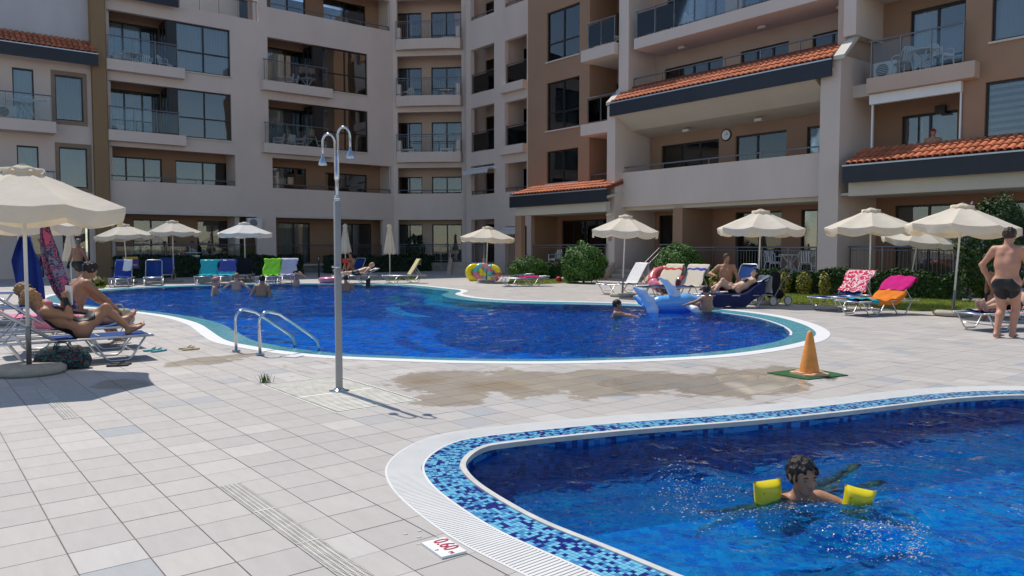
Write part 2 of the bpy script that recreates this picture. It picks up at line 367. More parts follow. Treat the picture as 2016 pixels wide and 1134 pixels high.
# ------------------------------------------------------------------ ground sheet with the two pool holes
def ground_sheet():
    S = 260; outer = [Vector((-S, -S, 0)), Vector((S, -S, 0)), Vector((S, S, 0)), Vector((-S, S, 0))]
    hb = [Vector((x, y, 0)) for x, y in QB_in[::-1]]; hs = [Vector((x, y, 0)) for x, y in QS_in[::-1]]
    allv = outer + hb + hs; tri = geometry.tessellate_polygon([outer, hb, hs])
    mb = MB(); mb.add([(v.x, v.y, -.006) for v in allv], [t for t in tri]); return mb.build('paved_ground', 'grout', kind='structure', fix=False)
paved = ground_sheet()

# paving tiles
PIT = .307; S00, N00 = -4.859, 1.830
DRAINS = [(S00 - PIT * 0 + 0.0, S00 + PIT * 11, 1.523, 1.655), (S00 - PIT * 15, S00 - PIT * 9, 1.09, 1.216)]
DRAINS = [(a, b, c, d) for a, b, c, d in DRAINS]
TRAY = (S00 - PIT * 11, S00 - PIT * 5, N00 + PIT * 4, N00 + PIT * 7)
def in_frame(x, y, mrg=60):
    if y < 1: return False
    dep = y * math.cos(PITCH) + CAM_H * math.sin(PITCH); px = 1008 + F_PX * x / dep; py = 567 + F_PX * (CAM_H * math.cos(PITCH) - y * math.sin(PITCH)) / dep
    return -mrg < px < 2016 + mrg and py < 1134 + mrg
cells = []
for i in range(-120, 30):
    for j in range(-12, 70):
        s0, n0 = S00 + i * PIT, N00 + j * PIT; c = W(s0 + PIT / 2, n0 + PIT / 2)
        if not (1.5 < c.y < 30 and in_frame(c.x, c.y, 250)): continue
        cells.append((s0, n0, c))
G2 = .0027; polys = []; keep = []
corner = []
for s0, n0, c in cells:
    a, b, c0, d0 = s0 + G2 * .7, s0 + PIT - G2 * .7, n0 + G2, n0 + PIT - G2
    for da, db, dc, dd in DRAINS:
        if da - .01 < s0 and s0 + PIT < db + .01 and dc < n0 + PIT / 2 + .16 and dd > n0 + PIT / 2 - .16 and n0 - .01 < dc and dd < n0 + PIT + .01:
            if abs(dc - n0) < .02: c0 = dd + .004
            else: d0 = dc - .004
    if TRAY[0] - .01 < s0 and s0 + PIT < TRAY[1] + .01 and TRAY[2] - .01 < n0 and n0 + PIT < TRAY[3] + .01: polys.append(None)
    else: polys.append([tuple(W(x, y)[:2]) for x, y in ((a, c0), (b, c0), (b, d0), (a, d0))])
    keep.append(c0 == n0 + G2 and d0 == n0 + PIT - G2)
pts = [p for q in polys if q for p in q]; dB = np.minimum(sdist(pts, QB_in), sdist(pts, QS_in)); k = 0
whole = []; joined = MB()
tilt = lambda: random.uniform(-.0007, .0007)
for q, kp, (s0, n0, c) in zip(polys, keep, cells):
    if not q: continue
    d = dB[k:k + 4]; k += 4
    if (d > 0).all() and kp and in_frame(c.x, c.y, 30): whole.append((c.length, c, q)); continue
    r = clip_poly(q, d)
    if len(r) < 3: continue
    n = len(r); z = tilt()
    joined.add([(x, y, z) for x, y in r] + [(x, y, -.012) for x, y in r], [tuple(range(n))] + [(i, i + n, (i + 1) % n + n, (i + 1) % n) for i in range(n)])
whole.sort(key=lambda t: t[0])
hb = PIT / 2 - G2; ch = .0016
tm = MB(); tm.add([(-hb, -hb, -.012), (hb, -hb, -.012), (hb, hb, -.012), (-hb, hb, -.012), (-hb, -hb, -ch), (hb, -hb, -ch), (hb, hb, -ch), (-hb, hb, -ch), (-hb + ch, -hb + ch, 0), (hb - ch, -hb + ch, 0), (hb - ch, hb - ch, 0), (-hb + ch, hb - ch, 0)],
              [(i, (i + 1) % 4, (i + 1) % 4 + 4, i + 4) for i in range(4)] + [(i + 4, (i + 1) % 4 + 4, (i + 1) % 4 + 8, i + 8) for i in range(4)] + [(8, 9, 10, 11)])
tile_me = tm.mesh('paving_tile', fix=False); tile_me.materials.append(MATS['tile_piece'])
for _, c, q in whole[:300]: link('paving_tile', tile_me, None, paved, (c.x, c.y, tilt() + .0002), GT)
for _, c, q in whole[300:]:
    z = tilt(); joined.add([(x, y, z) for x, y in q] + [(x, y, -.012) for x, y in q], [(0, 1, 2, 3)] + [(i, i + 4, (i + 1) % 4 + 4, (i + 1) % 4) for i in range(4)])
joined.build('paving_tiles', 'tile_joined', paved, fix=False, kind='stuff')
# beyond the laid tiles: one sheet with joints in its material
def far_paving():
    m = tile_mat('paving_far', 'object'); N, L = m.node_tree.nodes, m.node_tree.links
    mb = MB()
    for i in range(-14, 7):
        for j in range(-6, 9):
            x0, y0 = i * 6., j * 6. + 6
            if y0 + 6 <= 30 and -40 < x0 < 30 and y0 >= 0: continue
            mb.add([(x0, y0, -.0015), (x0 + 6, y0, -.0015), (x0 + 6, y0 + 6, -.0015), (x0, y0 + 6, -.0015)], [(0, 1, 2, 3)])
    return mb
fp = MB(); n = 0
for i in range(-40, 20):
    for j in range(28, 62):
        q = [(i + a, j + b) for a, b in ((0, 0), (1, 0), (1, 1), (0, 1))]
        if j < 30: continue
        polys = clip_poly(q, sdist(q, QB_in)) if j < 35 else q
        if len(polys) > 2: m0 = len(polys); fp.add([(x, y, -.0015) for x, y in polys], [tuple(range(m0))])
tile_mat('tile_far', 'object'); fp.build('far_paving', 'tile_far', paved, fix=False)

# ------------------------------------------------------------------ pools
def mosaic(name, c0, c1, c2, size, uv=True, jit=None):
    m, N, L, b = nmat(name); b.inputs['Roughness'].default_value = .18; b.inputs['Specular IOR Level'].default_value = .5
    if uv == 'island' or uv == 'object':
        src = N.new('ShaderNodeNewGeometry').outputs['Random Per Island'] if uv == 'island' else N.new('ShaderNodeObjectInfo').outputs['Random']
        cr = N.new('ShaderNodeValToRGB'); L.new(src, cr.inputs[0])
    else:
        tc = N.new('ShaderNodeTexCoord'); sc = N.new('ShaderNodeVectorMath'); sc.operation = 'SCALE'; sc.inputs['Scale'].default_value = 1 / size; L.new(tc.outputs['UV'], sc.inputs[0])
        fl = N.new('ShaderNodeVectorMath'); fl.operation = 'FLOOR'; L.new(sc.outputs[0], fl.inputs[0]); wn = N.new('ShaderNodeTexWhiteNoise'); wn.noise_dimensions = '2D'; L.new(fl.outputs[0], wn.inputs['Vector'])
        cr = N.new('ShaderNodeValToRGB'); L.new(wn.outputs['Value'], cr.inputs[0])
    e = cr.color_ramp.elements; cr.color_ramp.interpolation = 'CONSTANT'; e[0].color = (*c0, 1); e[1].position = .42; e[1].color = (*c1, 1); k = e.new(.74); k.color = (*c2, 1)
    L.new(cr.outputs[0], b.inputs['Base Color']); return m
mosaic('mosaic_ring', (.17, .50, .68), (.012, .02, .20), (.06, .26, .52), .027, 'island')
mosaic('mosaic_ring_piece', (.17, .50, .68), (.012, .02, .20), (.06, .26, .52), .027, 'object')
mosaic('mosaic_wall', (.04, .22, .52), (.008, .03, .2), (.02, .12, .4), .05)
mosaic('mosaic_floor_small', (.03, .50, .98), (.004, .20, .84), (.012, .34, .94), .075)
mosaic('mosaic_floor_big', (.006, .38, .98), (.002, .16, .88), (.003, .26, .94), .16)
mosaic('mosaic_turquoise', (.12, .40, .47), (.08, .31, .41), (.15, .46, .51), .03)
mosaic('mosaic_step', (.10, .52, .62), (.06, .42, .56), (.13, .58, .66), .05)
M('coping_white', (.76, .75, .735), .5, var=.04, scale=3)
M('grate_white', (.70, .69, .66), .5, var=.05, scale=4)
M('channel', (.12, .115, .11), .8)
M('grout_blue', (.25, .36, .42), .8)
M('lip', (.62, .60, .55), .4, var=.15, scale=6)
def ringm(Q, d0, d1, z0, z1, sel=None, side=None):
    A, B = inset(Q, d0), inset(Q, d1); n = len(Q); L_ = np.r_[0, np.cumsum(np.hypot(*(np.roll(Q, -1, 0) - Q).T))]; mb = MB()
    for i in range(n):
        j = (i + 1) % n
        if sel and not sel(*A[i]): continue
        a, b = L_[i], L_[i + 1]
        mb.add([(*A[i], z0), (*A[j], z0), (*B[j], z1), (*B[i], z1)], [(0, 1, 2, 3)], [(a, d0), (b, d0), (b, d1), (a, d1)])
        if side is not None:
            mb.add([(*B[i], z1), (*B[j], z1), (*B[j], side), (*B[i], side)], [(0, 1, 2, 3)], [(a, 0), (b, 0), (b, side), (a, side)])
            mb.add([(*A[i], z0), (*A[j], z0), (*A[j], z0 - .03), (*A[i], z0 - .03)], [(3, 2, 1, 0)], [(a, 0), (b, 0), (b, side), (a, side)])
    return mb
def floor_mesh(Q, z):
    vs = [Vector((x, y, 0)) for x, y in Q]; tri = geometry.tessellate_polygon([vs]); mb = MB(); mb.add([(v.x, v.y, z) for v in vs], tri, [(v.x, v.y) for v in vs]); return mb
def wall_strip(Q, z0, z1):
    n = len(Q); L_ = np.r_[0, np.cumsum(np.hypot(*(np.roll(Q, -1, 0) - Q).T))]; mb = MB()
    for i in range(n):
        j = (i + 1) % n; mb.add([(*Q[i], z0), (*Q[j], z0), (*Q[j], z1), (*Q[i], z1)], [(0, 1, 2, 3)], [(L_[i], z0), (L_[i + 1], z0), (L_[i + 1], z1), (L_[i], z1)])
    return mb
# swimming pool
BD = -1.35
bp_ = floor_mesh(inset(QB, .55), BD).build('swimming_pool', 'mosaic_floor_big', kind='structure', fix=False)
wall_strip(inset(QB, .64), BD, -.04).build('pool_wall', 'mosaic_wall', bp_, fix=False)
ringm(QB, 0, .23, .006, .003, side=-.06).build('coping', 'coping_white', bp_, fix=False)
ringm(QB, .23, .66, .0, -.03, side=-.2).build('mosaic_edge', 'mosaic_turquoise', bp_, fix=False)
ringm(QB, .62, .66, -.018, -.018, sel=lambda x, y: x > 1.5 and y > 13.2, side=-.2).build('edge_lip', 'coping_white', bp_, fix=False)
# curved entry steps with turquoise treads in the far corner
for d0, d1, z in ((.64, 1.25, -.22), (2.0, 2.45, -.42)):
    ringm(QB, d0, d1, z, z, sel=lambda x, y: -3.6 < x < .6 and 21.3 < y < 29.5, side=z - .10).build('pool_step', 'mosaic_step', bp_, fix=False)
# children's pool
SD = -.66
sp_ = floor_mesh(inset(QS, .5), SD).build('paddling_pool', 'mosaic_floor_small', kind='structure', fix=False)
wall_strip(inset(QS, .535), SD, .0).build('pool_wall', 'mosaic_wall', sp_, fix=False)
ringm(QS, .01, .26, -.035, -.035).build('gutter_channel', 'channel', sp_, fix=False)
for a, b in ((0.0, .014), (.246, .262)): ringm(QS, a, b, .004, .004, side=-.04).build('grate_edge', 'grate_white', sp_, fix=False)
ringm(QS, .262, .505, -.004, -.004).build('grout_bed', 'grout_blue', sp_, fix=False)
ringm(QS, .505, .545, .010, .008, side=-.03).build('edge_lip', 'lip', sp_, fix=False)
# grating slats and mosaic pieces along the visible shore
QF = spline(SMALL, .026); n = len(QF); A, B, C3 = inset(QF, .012), inset(QF, .25), None
vis = [i for i in range(n) if in_frame(*QF[i], 60) and QF[i][1] > 2.6]
gs = MB()
for i in vis:
    a, b = Vector((*A[i], 0)), Vector((*B[i], 0)); j = (i + 1) % n; pa = Vector((*(A[j] - A[i - 1]), 0)) * .17; pb = Vector((*(B[j] - B[i - 1]), 0)) * .17
    q4 = (a - pa, b - pb, b + pb, a + pa); gs.add(list(q4) + [v - Vector((0, 0, .03)) for v in q4], [(0, 1, 2, 3), (0, 4, 5, 1), (2, 6, 7, 3)])
gs.v = [(x, y, z + .003) for x, y, z in gs.v]
gs.build('grating_slats', 'grate_white', sp_, fix=False, kind='stuff')
near = []; ms = MB(); sq = .0118
pm = MB(); pm.box(-sq, sq, -sq, sq, -.006, .002); pmm = pm.mesh('mosaic_piece'); pmm.materials.append(MATS['mosaic_ring_piece'])
def resample(Q, step):
    d = np.r_[0, np.cumsum(np.hypot(*(np.roll(Q, -1, 0) - Q).T))]; m = int(d[-1] / step); s_ = np.linspace(0, d[-1], m, endpoint=False); QQ = np.vstack([Q, Q[:1]]); return np.c_[np.interp(s_, d, QQ[:, 0]), np.interp(s_, d, QQ[:, 1])]
QM = spline(SMALL, .03)
for k in range(9):
    row = resample(inset(QM, .2795 + k * .0265), .0265); nx_ = np.roll(row, -1, 0); 
    for p, q in zip(row, nx_):
        c = (p + q) / 2
        if not (in_frame(*c, 60) and c[1] > 2.6): continue
        t = q - p; near.append((float(np.hypot(*c)), c, math.atan2(t[1], t[0])))
near.sort(key=lambda q: q[0])
vis_first = [q for q in near if in_frame(*q[1], -5)]; first = set(id(q) for q in vis_first[:300])
for q in near:
    _, c, a = q
    if id(q) in first: link('mosaic_piece', pmm, None, sp_, (c[0], c[1], 0), a); continue
    ca, sa = math.cos(a), math.sin(a); P4 = [(c[0] + ca * x - sa * y, c[1] + sa * x + ca * y) for x, y in ((-sq, -sq), (sq, -sq), (sq, sq), (-sq, sq))]
    ms.add([(*p, .002) for p in P4] + [(*p, -.005) for p in P4], [(0, 1, 2, 3), (0, 4, 5, 1), (1, 5, 6, 2), (2, 6, 7, 3), (3, 7, 4, 0)])
ms.build('mosaic_pieces', 'mosaic_ring', sp_, fix=False, kind='stuff')

def water_mat(name, tint, s1, s2, b1, b2, refl=.5, sx=(1, 1, 1), ior=1.2):
    m, N, L, b = nmat(name); N.remove(b); out = N['Material Output']
    gp = N.new('ShaderNodeNewGeometry'); mp = N.new('ShaderNodeMapping'); mp.inputs['Scale'].default_value = sx; L.new(gp.outputs['Position'], mp.inputs[0])
    def noi(sc, det, dist=.6):
        x = N.new('ShaderNodeTexNoise'); x.inputs['Scale'].default_value = sc; x.inputs['Detail'].default_value = det; x.inputs['Distortion'].default_value = dist; L.new(mp.outputs[0], x.inputs['Vector']); return x.outputs[0]
    B1 = N.new('ShaderNodeBump'); B1.inputs['Strength'].default_value = 1; B1.inputs['Distance'].default_value = b1; L.new(noi(s1, 2), B1.inputs['Height'])
    B2 = N.new('ShaderNodeBump'); B2.inputs['Strength'].default_value = 1; B2.inputs['Distance'].default_value = b2; L.new(noi(s2, 3), B2.inputs['Height']); L.new(B1.outputs[0], B2.inputs['Normal'])
    fr = N.new('ShaderNodeFresnel'); fr.inputs[0].default_value = ior; L.new(B2.outputs[0], fr.inputs['Normal'])
    gl = N.new('ShaderNodeBsdfGlossy'); gl.inputs['Roughness'].default_value = .03; L.new(B2.outputs[0], gl.inputs['Normal'])
    rf = N.new('ShaderNodeBsdfRefraction'); rf.inputs['IOR'].default_value = 1.33; rf.inputs['Roughness'].default_value = 0; rf.inputs[0].default_value = (*tint, 1); L.new(B2.outputs[0], rf.inputs['Normal'])
    tr = N.new('ShaderNodeBsdfTransparent'); tr.inputs[0].default_value = (*tint, 1)
    mx = N.new('ShaderNodeMixShader'); mx.inputs[0].default_value = refl; L.new(tr.outputs[0], mx.inputs[1]); L.new(rf.outputs[0], mx.inputs[2])
    m2 = N.new('ShaderNodeMixShader'); L.new(fr.outputs[0], m2.inputs[0]); L.new(mx.outputs[0], m2.inputs[1]); L.new(gl.outputs[0], m2.inputs[2]); L.new(m2.outputs[0], out.inputs[0]); return m
water_mat('water_big', (.3, .86, 1), 2.2, 7.0, .16, .055, .30, ior=1.17)
water_mat('water_small', (.36, .87, 1), 3.2, 11, .06, .024, .5, ior=1.24)
SWIM = Vector((1.80, 4.72, 0)); WS = -.075; WB = -.045
def waves(x, y, c=None):
    z = 0
    for kx, ky, a, ph in WV: z += a * math.sin(kx * x + ky * y + ph)
    if c is not None:
        d = math.hypot(x - c.x, y - c.y); z *= 1 + 1.7 * math.exp(-(d / .9) ** 2); z += .012 * math.sin(d * 17) * math.exp(-(d / .8) ** 2)
    return z
WV = []
for _ in range(22):
    a = random.uniform(0, 6.28); k = random.uniform(4, 19); WV.append((k * math.cos(a), k * math.sin(a), .016 / k ** .75 * random.uniform(.6, 1.4), random.uniform(0, 6)))
def water(Q, z, cell, name, mat, c=None):
    x0, y0 = Q.min(0) - cell; x1, y1 = Q.max(0) + cell; nx, ny = int((x1 - x0) / cell) + 1, int((y1 - y0) / cell) + 1
    P = [(x0 + i * cell, y0 + j * cell) for j in range(ny + 1) for i in range(nx + 1)]; d = -sdist(P, Q); mb = MB(); idx = {}
    vs = []; fs = []
    def vid(p):
        k = (round(p[0], 4), round(p[1], 4))
        if k not in idx: idx[k] = len(vs); vs.append((p[0], p[1], z + waves(p[0], p[1], c)))
        return idx[k]
    for j in range(ny):
        for i in range(nx):
            q = [j * (nx + 1) + i, j * (nx + 1) + i + 1, (j + 1) * (nx + 1) + i + 1, (j + 1) * (nx + 1) + i]; r = clip_poly([P[a] for a in q], [d[a] for a in q])
            if len(r) > 2: fs.append(tuple(vid(p) for p in r))
    mb.add(vs, fs); return mb.build(name, mat, smooth=True, fix=False, kind='structure')
water(inset(QB, .60), WB, .16, 'pool_water', 'water_big')
water(inset(QS, .53), WS, .05, 'paddling_pool_water', 'water_small', SWIM)
# ------------------------------------------------------------------ the apartment house
ZB = [0, 3.05, 5.95, 8.85, 11.75, 14.65]                   # underside of each floor slab
class Fac:
    """a facade: u along it, w outwards from it, z up; local to a building root"""
    def __init__(s, root, s0, n0, kind, p0=None, dirv=None):
        s.root = root; s.s0 = s0; s.n0 = n0; s.kind = kind; s.p0 = p0; s.dv = dirv
    def xf(s, u, w, z):
        z = LV(z)
        if s.kind == 'R': return (u - s.s0, NR - w - s.n0, z)
        if s.kind == 'A': return (SA + w - s.s0, u - s.n0, z)
        d = s.dv; o = (d[1], -d[0])                       # outward of the corner bay
        return (s.p0[0] + d[0] * u + o[0] * w - s.s0, s.p0[1] + d[1] * u + o[1] * w - s.n0, z)
    def world(s, u, w, z):
        a, b, c = s.xf(u, w, z); return W(a + s.s0, b + s.n0, c)
    def mb(s): return MB(s.xf)
    def part(s, name, mat, boxes, parent=None, **k):
        m = s.mb()
        for b in boxes: m.box(*b)
        return m.build(name, mat, parent or s.root, **k)
    def wall(s, name, mat, u0, u1, z0, z1, ops=(), w=0, t=.25):
        us = sorted({u0, u1} | {q for o in ops for q in o[:2] if u0 < q < u1}); zs = sorted({z0, z1} | {q for o in ops for q in o[2:4] if z0 < q < z1})
        bx = []
        for a, b in zip(zs, zs[1:]):
            run = None
            for c, d in zip(us, us[1:]):
                hole = any(o[0] < (c + d) / 2 < o[1] and o[2] < (a + b) / 2 < o[3] for o in ops)
                if hole:
                    if run: bx.append((*run, w - t, w, a, b)); run = None
                else: run = (run[0], d) if run else (c, d)
            if run: bx.append((*run, w - t, w, a, b))
        return s.part(name, mat, bx)
    def window(s, u0, u1, z0, z1, w=0, nx=2, zs=(), curtain=None, pane='pane', fr=.055, label=None, cover=(0, 1), sill=False, uneven=None):
        """frame flush in the opening, a pane in every field, optional curtain behind"""
        d0, d1 = w - .17, w - .09; xs = [u0 + (u1 - u0) * (uneven[i] if uneven else i / nx) for i in range(nx + 1)]; zz = [z0] + [z0 + (z1 - z0) * q for q in zs] + [z1]
        m = s.mb(); m.box(u0, u1, d0, d1, z0, z0 + fr); m.box(u0, u1, d0, d1, z1 - fr, z1)
        for i, x in enumerate(xs):
            a, b = (x, x + fr) if i == 0 else (x - fr, x) if i == nx else (x - fr * .7, x + fr * .7); m.box(a, b, d0 + .002, d1 - .002, z0 + fr, z1 - fr)
        for z in zz[1:-1]: m.box(u0 + fr, u1 - fr, d0 + .004, d1 - .004, z - fr / 2, z + fr / 2)
        fo = m.build('window', 'frame_dark', s.root, label=label)
        for i in range(nx):
            for a, b in zip(zz, zz[1:]):
                s.part('pane', pane, [(xs[i] + fr * .5, xs[i + 1] - fr * .5, d0 + .03, d0 + .04, a + fr * .4, b - fr * .4)], fo)
        if sill: s.part('sill', 'coping', [(u0 - .06, u1 + .06, w - .1, w + .07, z0 - .05, z0 - .002)], fo)
        if curtain:
            a, b = u0 + (u1 - u0) * cover[0], u0 + (u1 - u0) * cover[1]; nn = max(8, int((b - a) / .05)); mm = s.mb()
            if curtain == 'blind':
                k = 0; zc = z1 - fr
                while zc > z0 + fr:
                    mm.add([(a, d0 - .06, zc), (b, d0 - .06, zc), (b, d0 - .06, zc - .085), (a, d0 - .06, zc - .085)], [(0, 1, 2, 3)]); zc -= .17
                mm.build('blind', 'curtain_blue', fo, fix=False)
                s.part('blind_sheer', 'blind_sheer', [(a, b, d0 - .09, d0 - .085, z0, z1)], fo)
            else:
                mm.grid(nn, 1, lambda i, j: (a + (b - a) * i, d0 - .12 + .03 * math.sin(i * nn * 1.9 + math.sin(i * 9)), z0 + (z1 - z0) * j)); mm.build('curtain', curtain, fo, smooth=True, fix=False)
        return fo
    def rail(s, u0, u1, z0, z1, w, glassy=True, posts=None, bars=False, top_only=False, label=None):
        m = s.mb(); n = posts or max(1, round((u1 - u0) / 1.25)); us = [u0 + .04 + (u1 - u0 - .08) * i / n for i in range(n + 1)]
        m.tube([(u0 - .03, w, z1), (u1 + .03, w, z1)], .025, 8)
        for u in us: m.box(u - .018, u + .018, w - .018, w + .018, z0, z1)
        if bars:
            k = int((u1 - u0) / .13); m.tube([(u0, w, z0 + .1), (u1, w, z0 + .1)], .014, 6); m.tube([(u0, w, z1 - .1), (u1, w, z1 - .1)], .014, 6)
            for i in range(k + 1): u = u0 + (u1 - u0) * i / k; m.tube([(u, w, z0 + .1), (u, w, z1 - .1)], .008, 5)
        ro = m.build('railing', 'rail_metal', s.root, label=label)
        if glassy and not bars and not top_only:
            for a, b in zip(us, us[1:]): s.part('glass_panel', 'rail_glass', [(a + .05, b - .05, w - .006, w + .004, z0 + .06, z1 - .08)], ro)
        return ro
    def lamp(s, u, w, z): return s.part('ceiling_lamp', 'coping', [(u - .16, u + .16, w - .06, w + .06, z - .09, z)])
cloth('blind_sheer', (.20, .26, .40), .5)
def tiled_roof(F, u0, u1, w0, z0, w1, z1, pitch=.235, courses=3, hip=None):
    """pent roof: dark fascia, gutter line, bed and barrel tiles laid one by one; w0,z0 eave, w1,z1 top"""
    rf = F.mb().prism([(w0, z0), (w1, z1), (w1, z1 - .12), (w0, z0 - .10)], u0, u1, 'x').build('roof', 'roof_bed', F.root)
    F.part('fascia', 'fascia', [(u0 - .05, u1 + .05, w0 - .02, w0 + .07, z0 - .52, z0 - .06)], rf)
    F.part('gutter', 'gutter', [(u0 - .05, u1 + .05, w0 + .0, w0 + .10, z0 - .058, z0 - .02)], rf)
    F.mb().prism([(w0 - .02, z0 - .40), (w0 - .02, z0 - .3), (w1 - .02, z0 - .05), (w1 - .02, z0 - .15)], u0, u1, 'x').build('soffit', 'soffit', rf)
    sl = math.hypot(w0 - w1, z1 - z0); ln = sl / courses; n = int((u1 - u0) / pitch); p = (u1 - u0) / n
    dw, dz = (w0 - w1) / sl, (z0 - z1) / sl; nw, nz = -dz, dw                     # down-slope and normal
    if nz < 0: nw, nz = -nw, -nz
    for k in range(courses):
        sh = None
        for i in range(n):
            u = u0 + (i + .5) * p
            if sh is None:
                m = F.mb(); seg = 6; vs = []; r0, r1 = p * .40, p * .50; base = []
                for q, (a, r, up) in enumerate(((0, r0, .0), (1.12, r1, .022), (1.12, r1 * .86, .015))):
                    for t in range(seg + 1):
                        an = math.pi * t / seg; h = r * math.sin(an) * .62 + up; l = ln * a
                        vs.append((r * math.cos(an), dw * l + nw * h, dz * l + nz * h))
                fs = [(q * (seg + 1) + t, q * (seg + 1) + t + 1, (q + 1) * (seg + 1) + t + 1, (q + 1) * (seg + 1) + t) for q in range(2) for t in range(seg)]
                loc = [F.xf(*v) for v in vs]; o0 = F.xf(0, 0, 0); me = bpy.data.meshes.new('roof_tile')
                me.from_pydata([(a - o0[0], b - o0[1], c - o0[2]) for a, b, c in loc], [], fs); me.materials.append(MATS['roof_tile']); sh = me
            a, b, c = F.xf(u, w1 + dw * ln * k, z1 + dz * ln * k + .005); link('roof_tile', sh, None, rf, (a, b, c + random.uniform(-.004, .004)))
    return rf

# ---- main block: left wing A and corner bay B, with C and D
O1 = (-43.5, 16.5); main = thing('apartment_block', 'beige five storey apartment block with recessed balconies and rounded corner bay', 'building', W(*O1), GT)
A = Fac(main, *O1, 'A')
def a_(px, w=0): return uA(px, w)
a0, a1 = a_(215), a_(778)
ops = []                                                   # openings in the front wall of wing A
c1 = (a_(217), a_(331)); b1 = (a_(352), a_(457)); c2 = (a_(530), a_(617)); b2 = (a_(637), a_(725))
for f in (2, 3):
    z = ZB[f]
    ops += [(c1[0], b1[1], z + .42, z + 2.52), (c2[0], b2[1], z + .42, z + 2.52)]
ops += [(c1[0], a_(463), 4.32, 5.75), (a_(536), a_(770), 4.32, 5.75), (c2[0], a_(770), 12.75, 14.3)]
ops += [(a_(222), a_(503), .68, 2.92), (a_(541), a_(752), .68, 2.92)]
aS = a_(515)
A.wall('wall', 'wall_beige', a0, aS, 0, 12.02, ops, 0, .28); A.wall('wall', 'wall_beige', aS, a1, 0, 17, ops, 0, .28)
A.rail(a_(360), a_(512), 12.02, 12.9, -.14, posts=4); A.wall('upper_wall', 'wall_beige', a0, aS, 12.0, 13.6, (), -3.2, .3)
# back wall of the recesses, room for windows behind it
BW = -1.6; wb = []
def awin(p0, p1, z0, z1, w, **k):
    u0, u1 = a_(p0, w), a_(p1, w); wb.append((u0, u1, z0, z1)); return u0, u1, z0, z1, w, k
specs = []
for f, cc in ((1, 'curtain_grey'), (2, 'curtain_grey'), (3, 'curtain_blue')):
    zt = ZB[f] + 2.42; zb = ZB[f] + .22
    specs += [awin(212, 318, zb, zt, BW, nx=3, curtain=cc if f != 1 else None, cover=(.0, .66)), awin(528, 602, zb, zt, BW, nx=2, curtain='curtain_cream', cover=(0, .45))]
specs += [awin(640, 722, ZB[1] + .22, ZB[1] + 2.3, BW, nx=2), awin(345, 452, ZB[1] + .22, ZB[1] + 2.42, BW, nx=2)]
specs += [awin(536, 605, 11.95, 14.2, BW, nx=2, curtain='curtain_cream', cover=(0, .5)), awin(640, 722, 11.95, 14.2, BW, nx=2)]
specs += [awin(258, 330, .72, 2.75, BW, nx=2, curtain='curtain_grey'), awin(385, 475, .72, 2.75, BW, nx=3), awin(545, 608, .72, 2.75, BW, nx=2, curtain='curtain_cream'), awin(655, 730, .72, 2.75, BW, nx=2, curtain='curtain_grey', cover=(0, .6))]
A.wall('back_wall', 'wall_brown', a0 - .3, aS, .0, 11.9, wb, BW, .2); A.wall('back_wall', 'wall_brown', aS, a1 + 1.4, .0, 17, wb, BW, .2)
for u0, u1, z0, z1, w_, k in specs: A.window(u0 + .003, u1 - .003, z0 + .003, z1 - .003, w_, pane='pane', **k)
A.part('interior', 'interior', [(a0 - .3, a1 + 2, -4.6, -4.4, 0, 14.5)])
# floor slabs inside the recesses
for f in (1, 2, 3, 4, 5): A.part('floor_slab', 'soffit', [(a0 if f < 5 else aS, a1, BW, -.283, ZB[f] - .02, ZB[f] + .2)])
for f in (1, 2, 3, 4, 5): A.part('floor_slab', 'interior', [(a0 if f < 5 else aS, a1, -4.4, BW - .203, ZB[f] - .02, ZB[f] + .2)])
A.part('floor_slab', 'step_stone', [(a0, a1, BW, -.283, 0, .68)])
for u in (a0 + .14, c1[1] + .42, a_(470), c2[0] - .14, a_(732), a1 - .14):
    pass
A.part('partition', 'wall_beige', [(a_(463) + .02, a_(463) + .26, BW, -.283, .7, 11.9), (c2[0] - .24, c2[0] - .003, BW, -.283, .7, 15), (a0, a0 + .2, BW, -.283, .7, 11.9), (a1 - .22, a1, BW, -.283, .7, 15)])
for f in (2, 3):
    z = ZB[f]
    for ci, (cc, bb, n1, n2) in enumerate(((c1, b1, 215, 367), (c2, b2, 520, 656))):
        # glazed bay: front panes flush with the wall, side panes looking into the recess
        A.window(bb[0], bb[1] - .003, z + .425, z + 2.515, -.02, nx=2, zs=(.42,), curtain={(2, 0): None, (3, 0): 'curtain_blue'}.get((f, ci)), pane='pane', cover=(.0, .98))
        us = cc[1] + .05
        fo = A.part('window', 'frame_dark', [(us, us + .06, -1.4, -.14, z + .425, z + .48), (us, us + .06, -1.4, -.14, z + 2.46, z + 2.515), (us, us + .06, -.2, -.14, z + .48, z + 2.46), (us, us + .06, -1.4, -1.34, z + .48, z + 2.46), (us + .002, us + .058, -.8, -.74, z + .48, z + 2.46), (us + .06, bb[0], -.17, -.1, z + .425, z + 2.515)])
        for q in ((-1.34, -.8), (-.74, -.2)): A.part('pane', 'pane', [(us + .025, us + .035, q[0], q[1], z + .48, z + 2.46)], fo)
        A.part('sill', 'coping', [(bb[0] - .1, bb[1] + .06, .003, .08, z + .36, z + .415)], fo)
        e0, e1 = a_(n1, .45), a_(n2, .45)
        A.part('balcony_slab', 'wall_beige', [(e0, e1, .003, .5, z - .02, z + .42)])
        A.rail(e0 + .06, e1 - .3, z + .42, z + 1.38, .42, posts=3)
        A.lamp((cc[0] + cc[1]) / 2, -.9, z + 2.86)
A.rail(c1[0], a_(463), 4.32, 4.52, -.14, top_only=True, posts=3); A.rail(a_(536), a_(770), 4.32, 4.52, -.14, top_only=True, posts=4)
A.rail(c2[0], a_(770), 12.75, 12.98, -.14, top_only=True, posts=4)
A.rail(a_(222), a_(503), .68, 1.62, -.14, posts=6); A.rail(a_(541), a_(752), .68, 1.62, -.14, bars=True, posts=4)
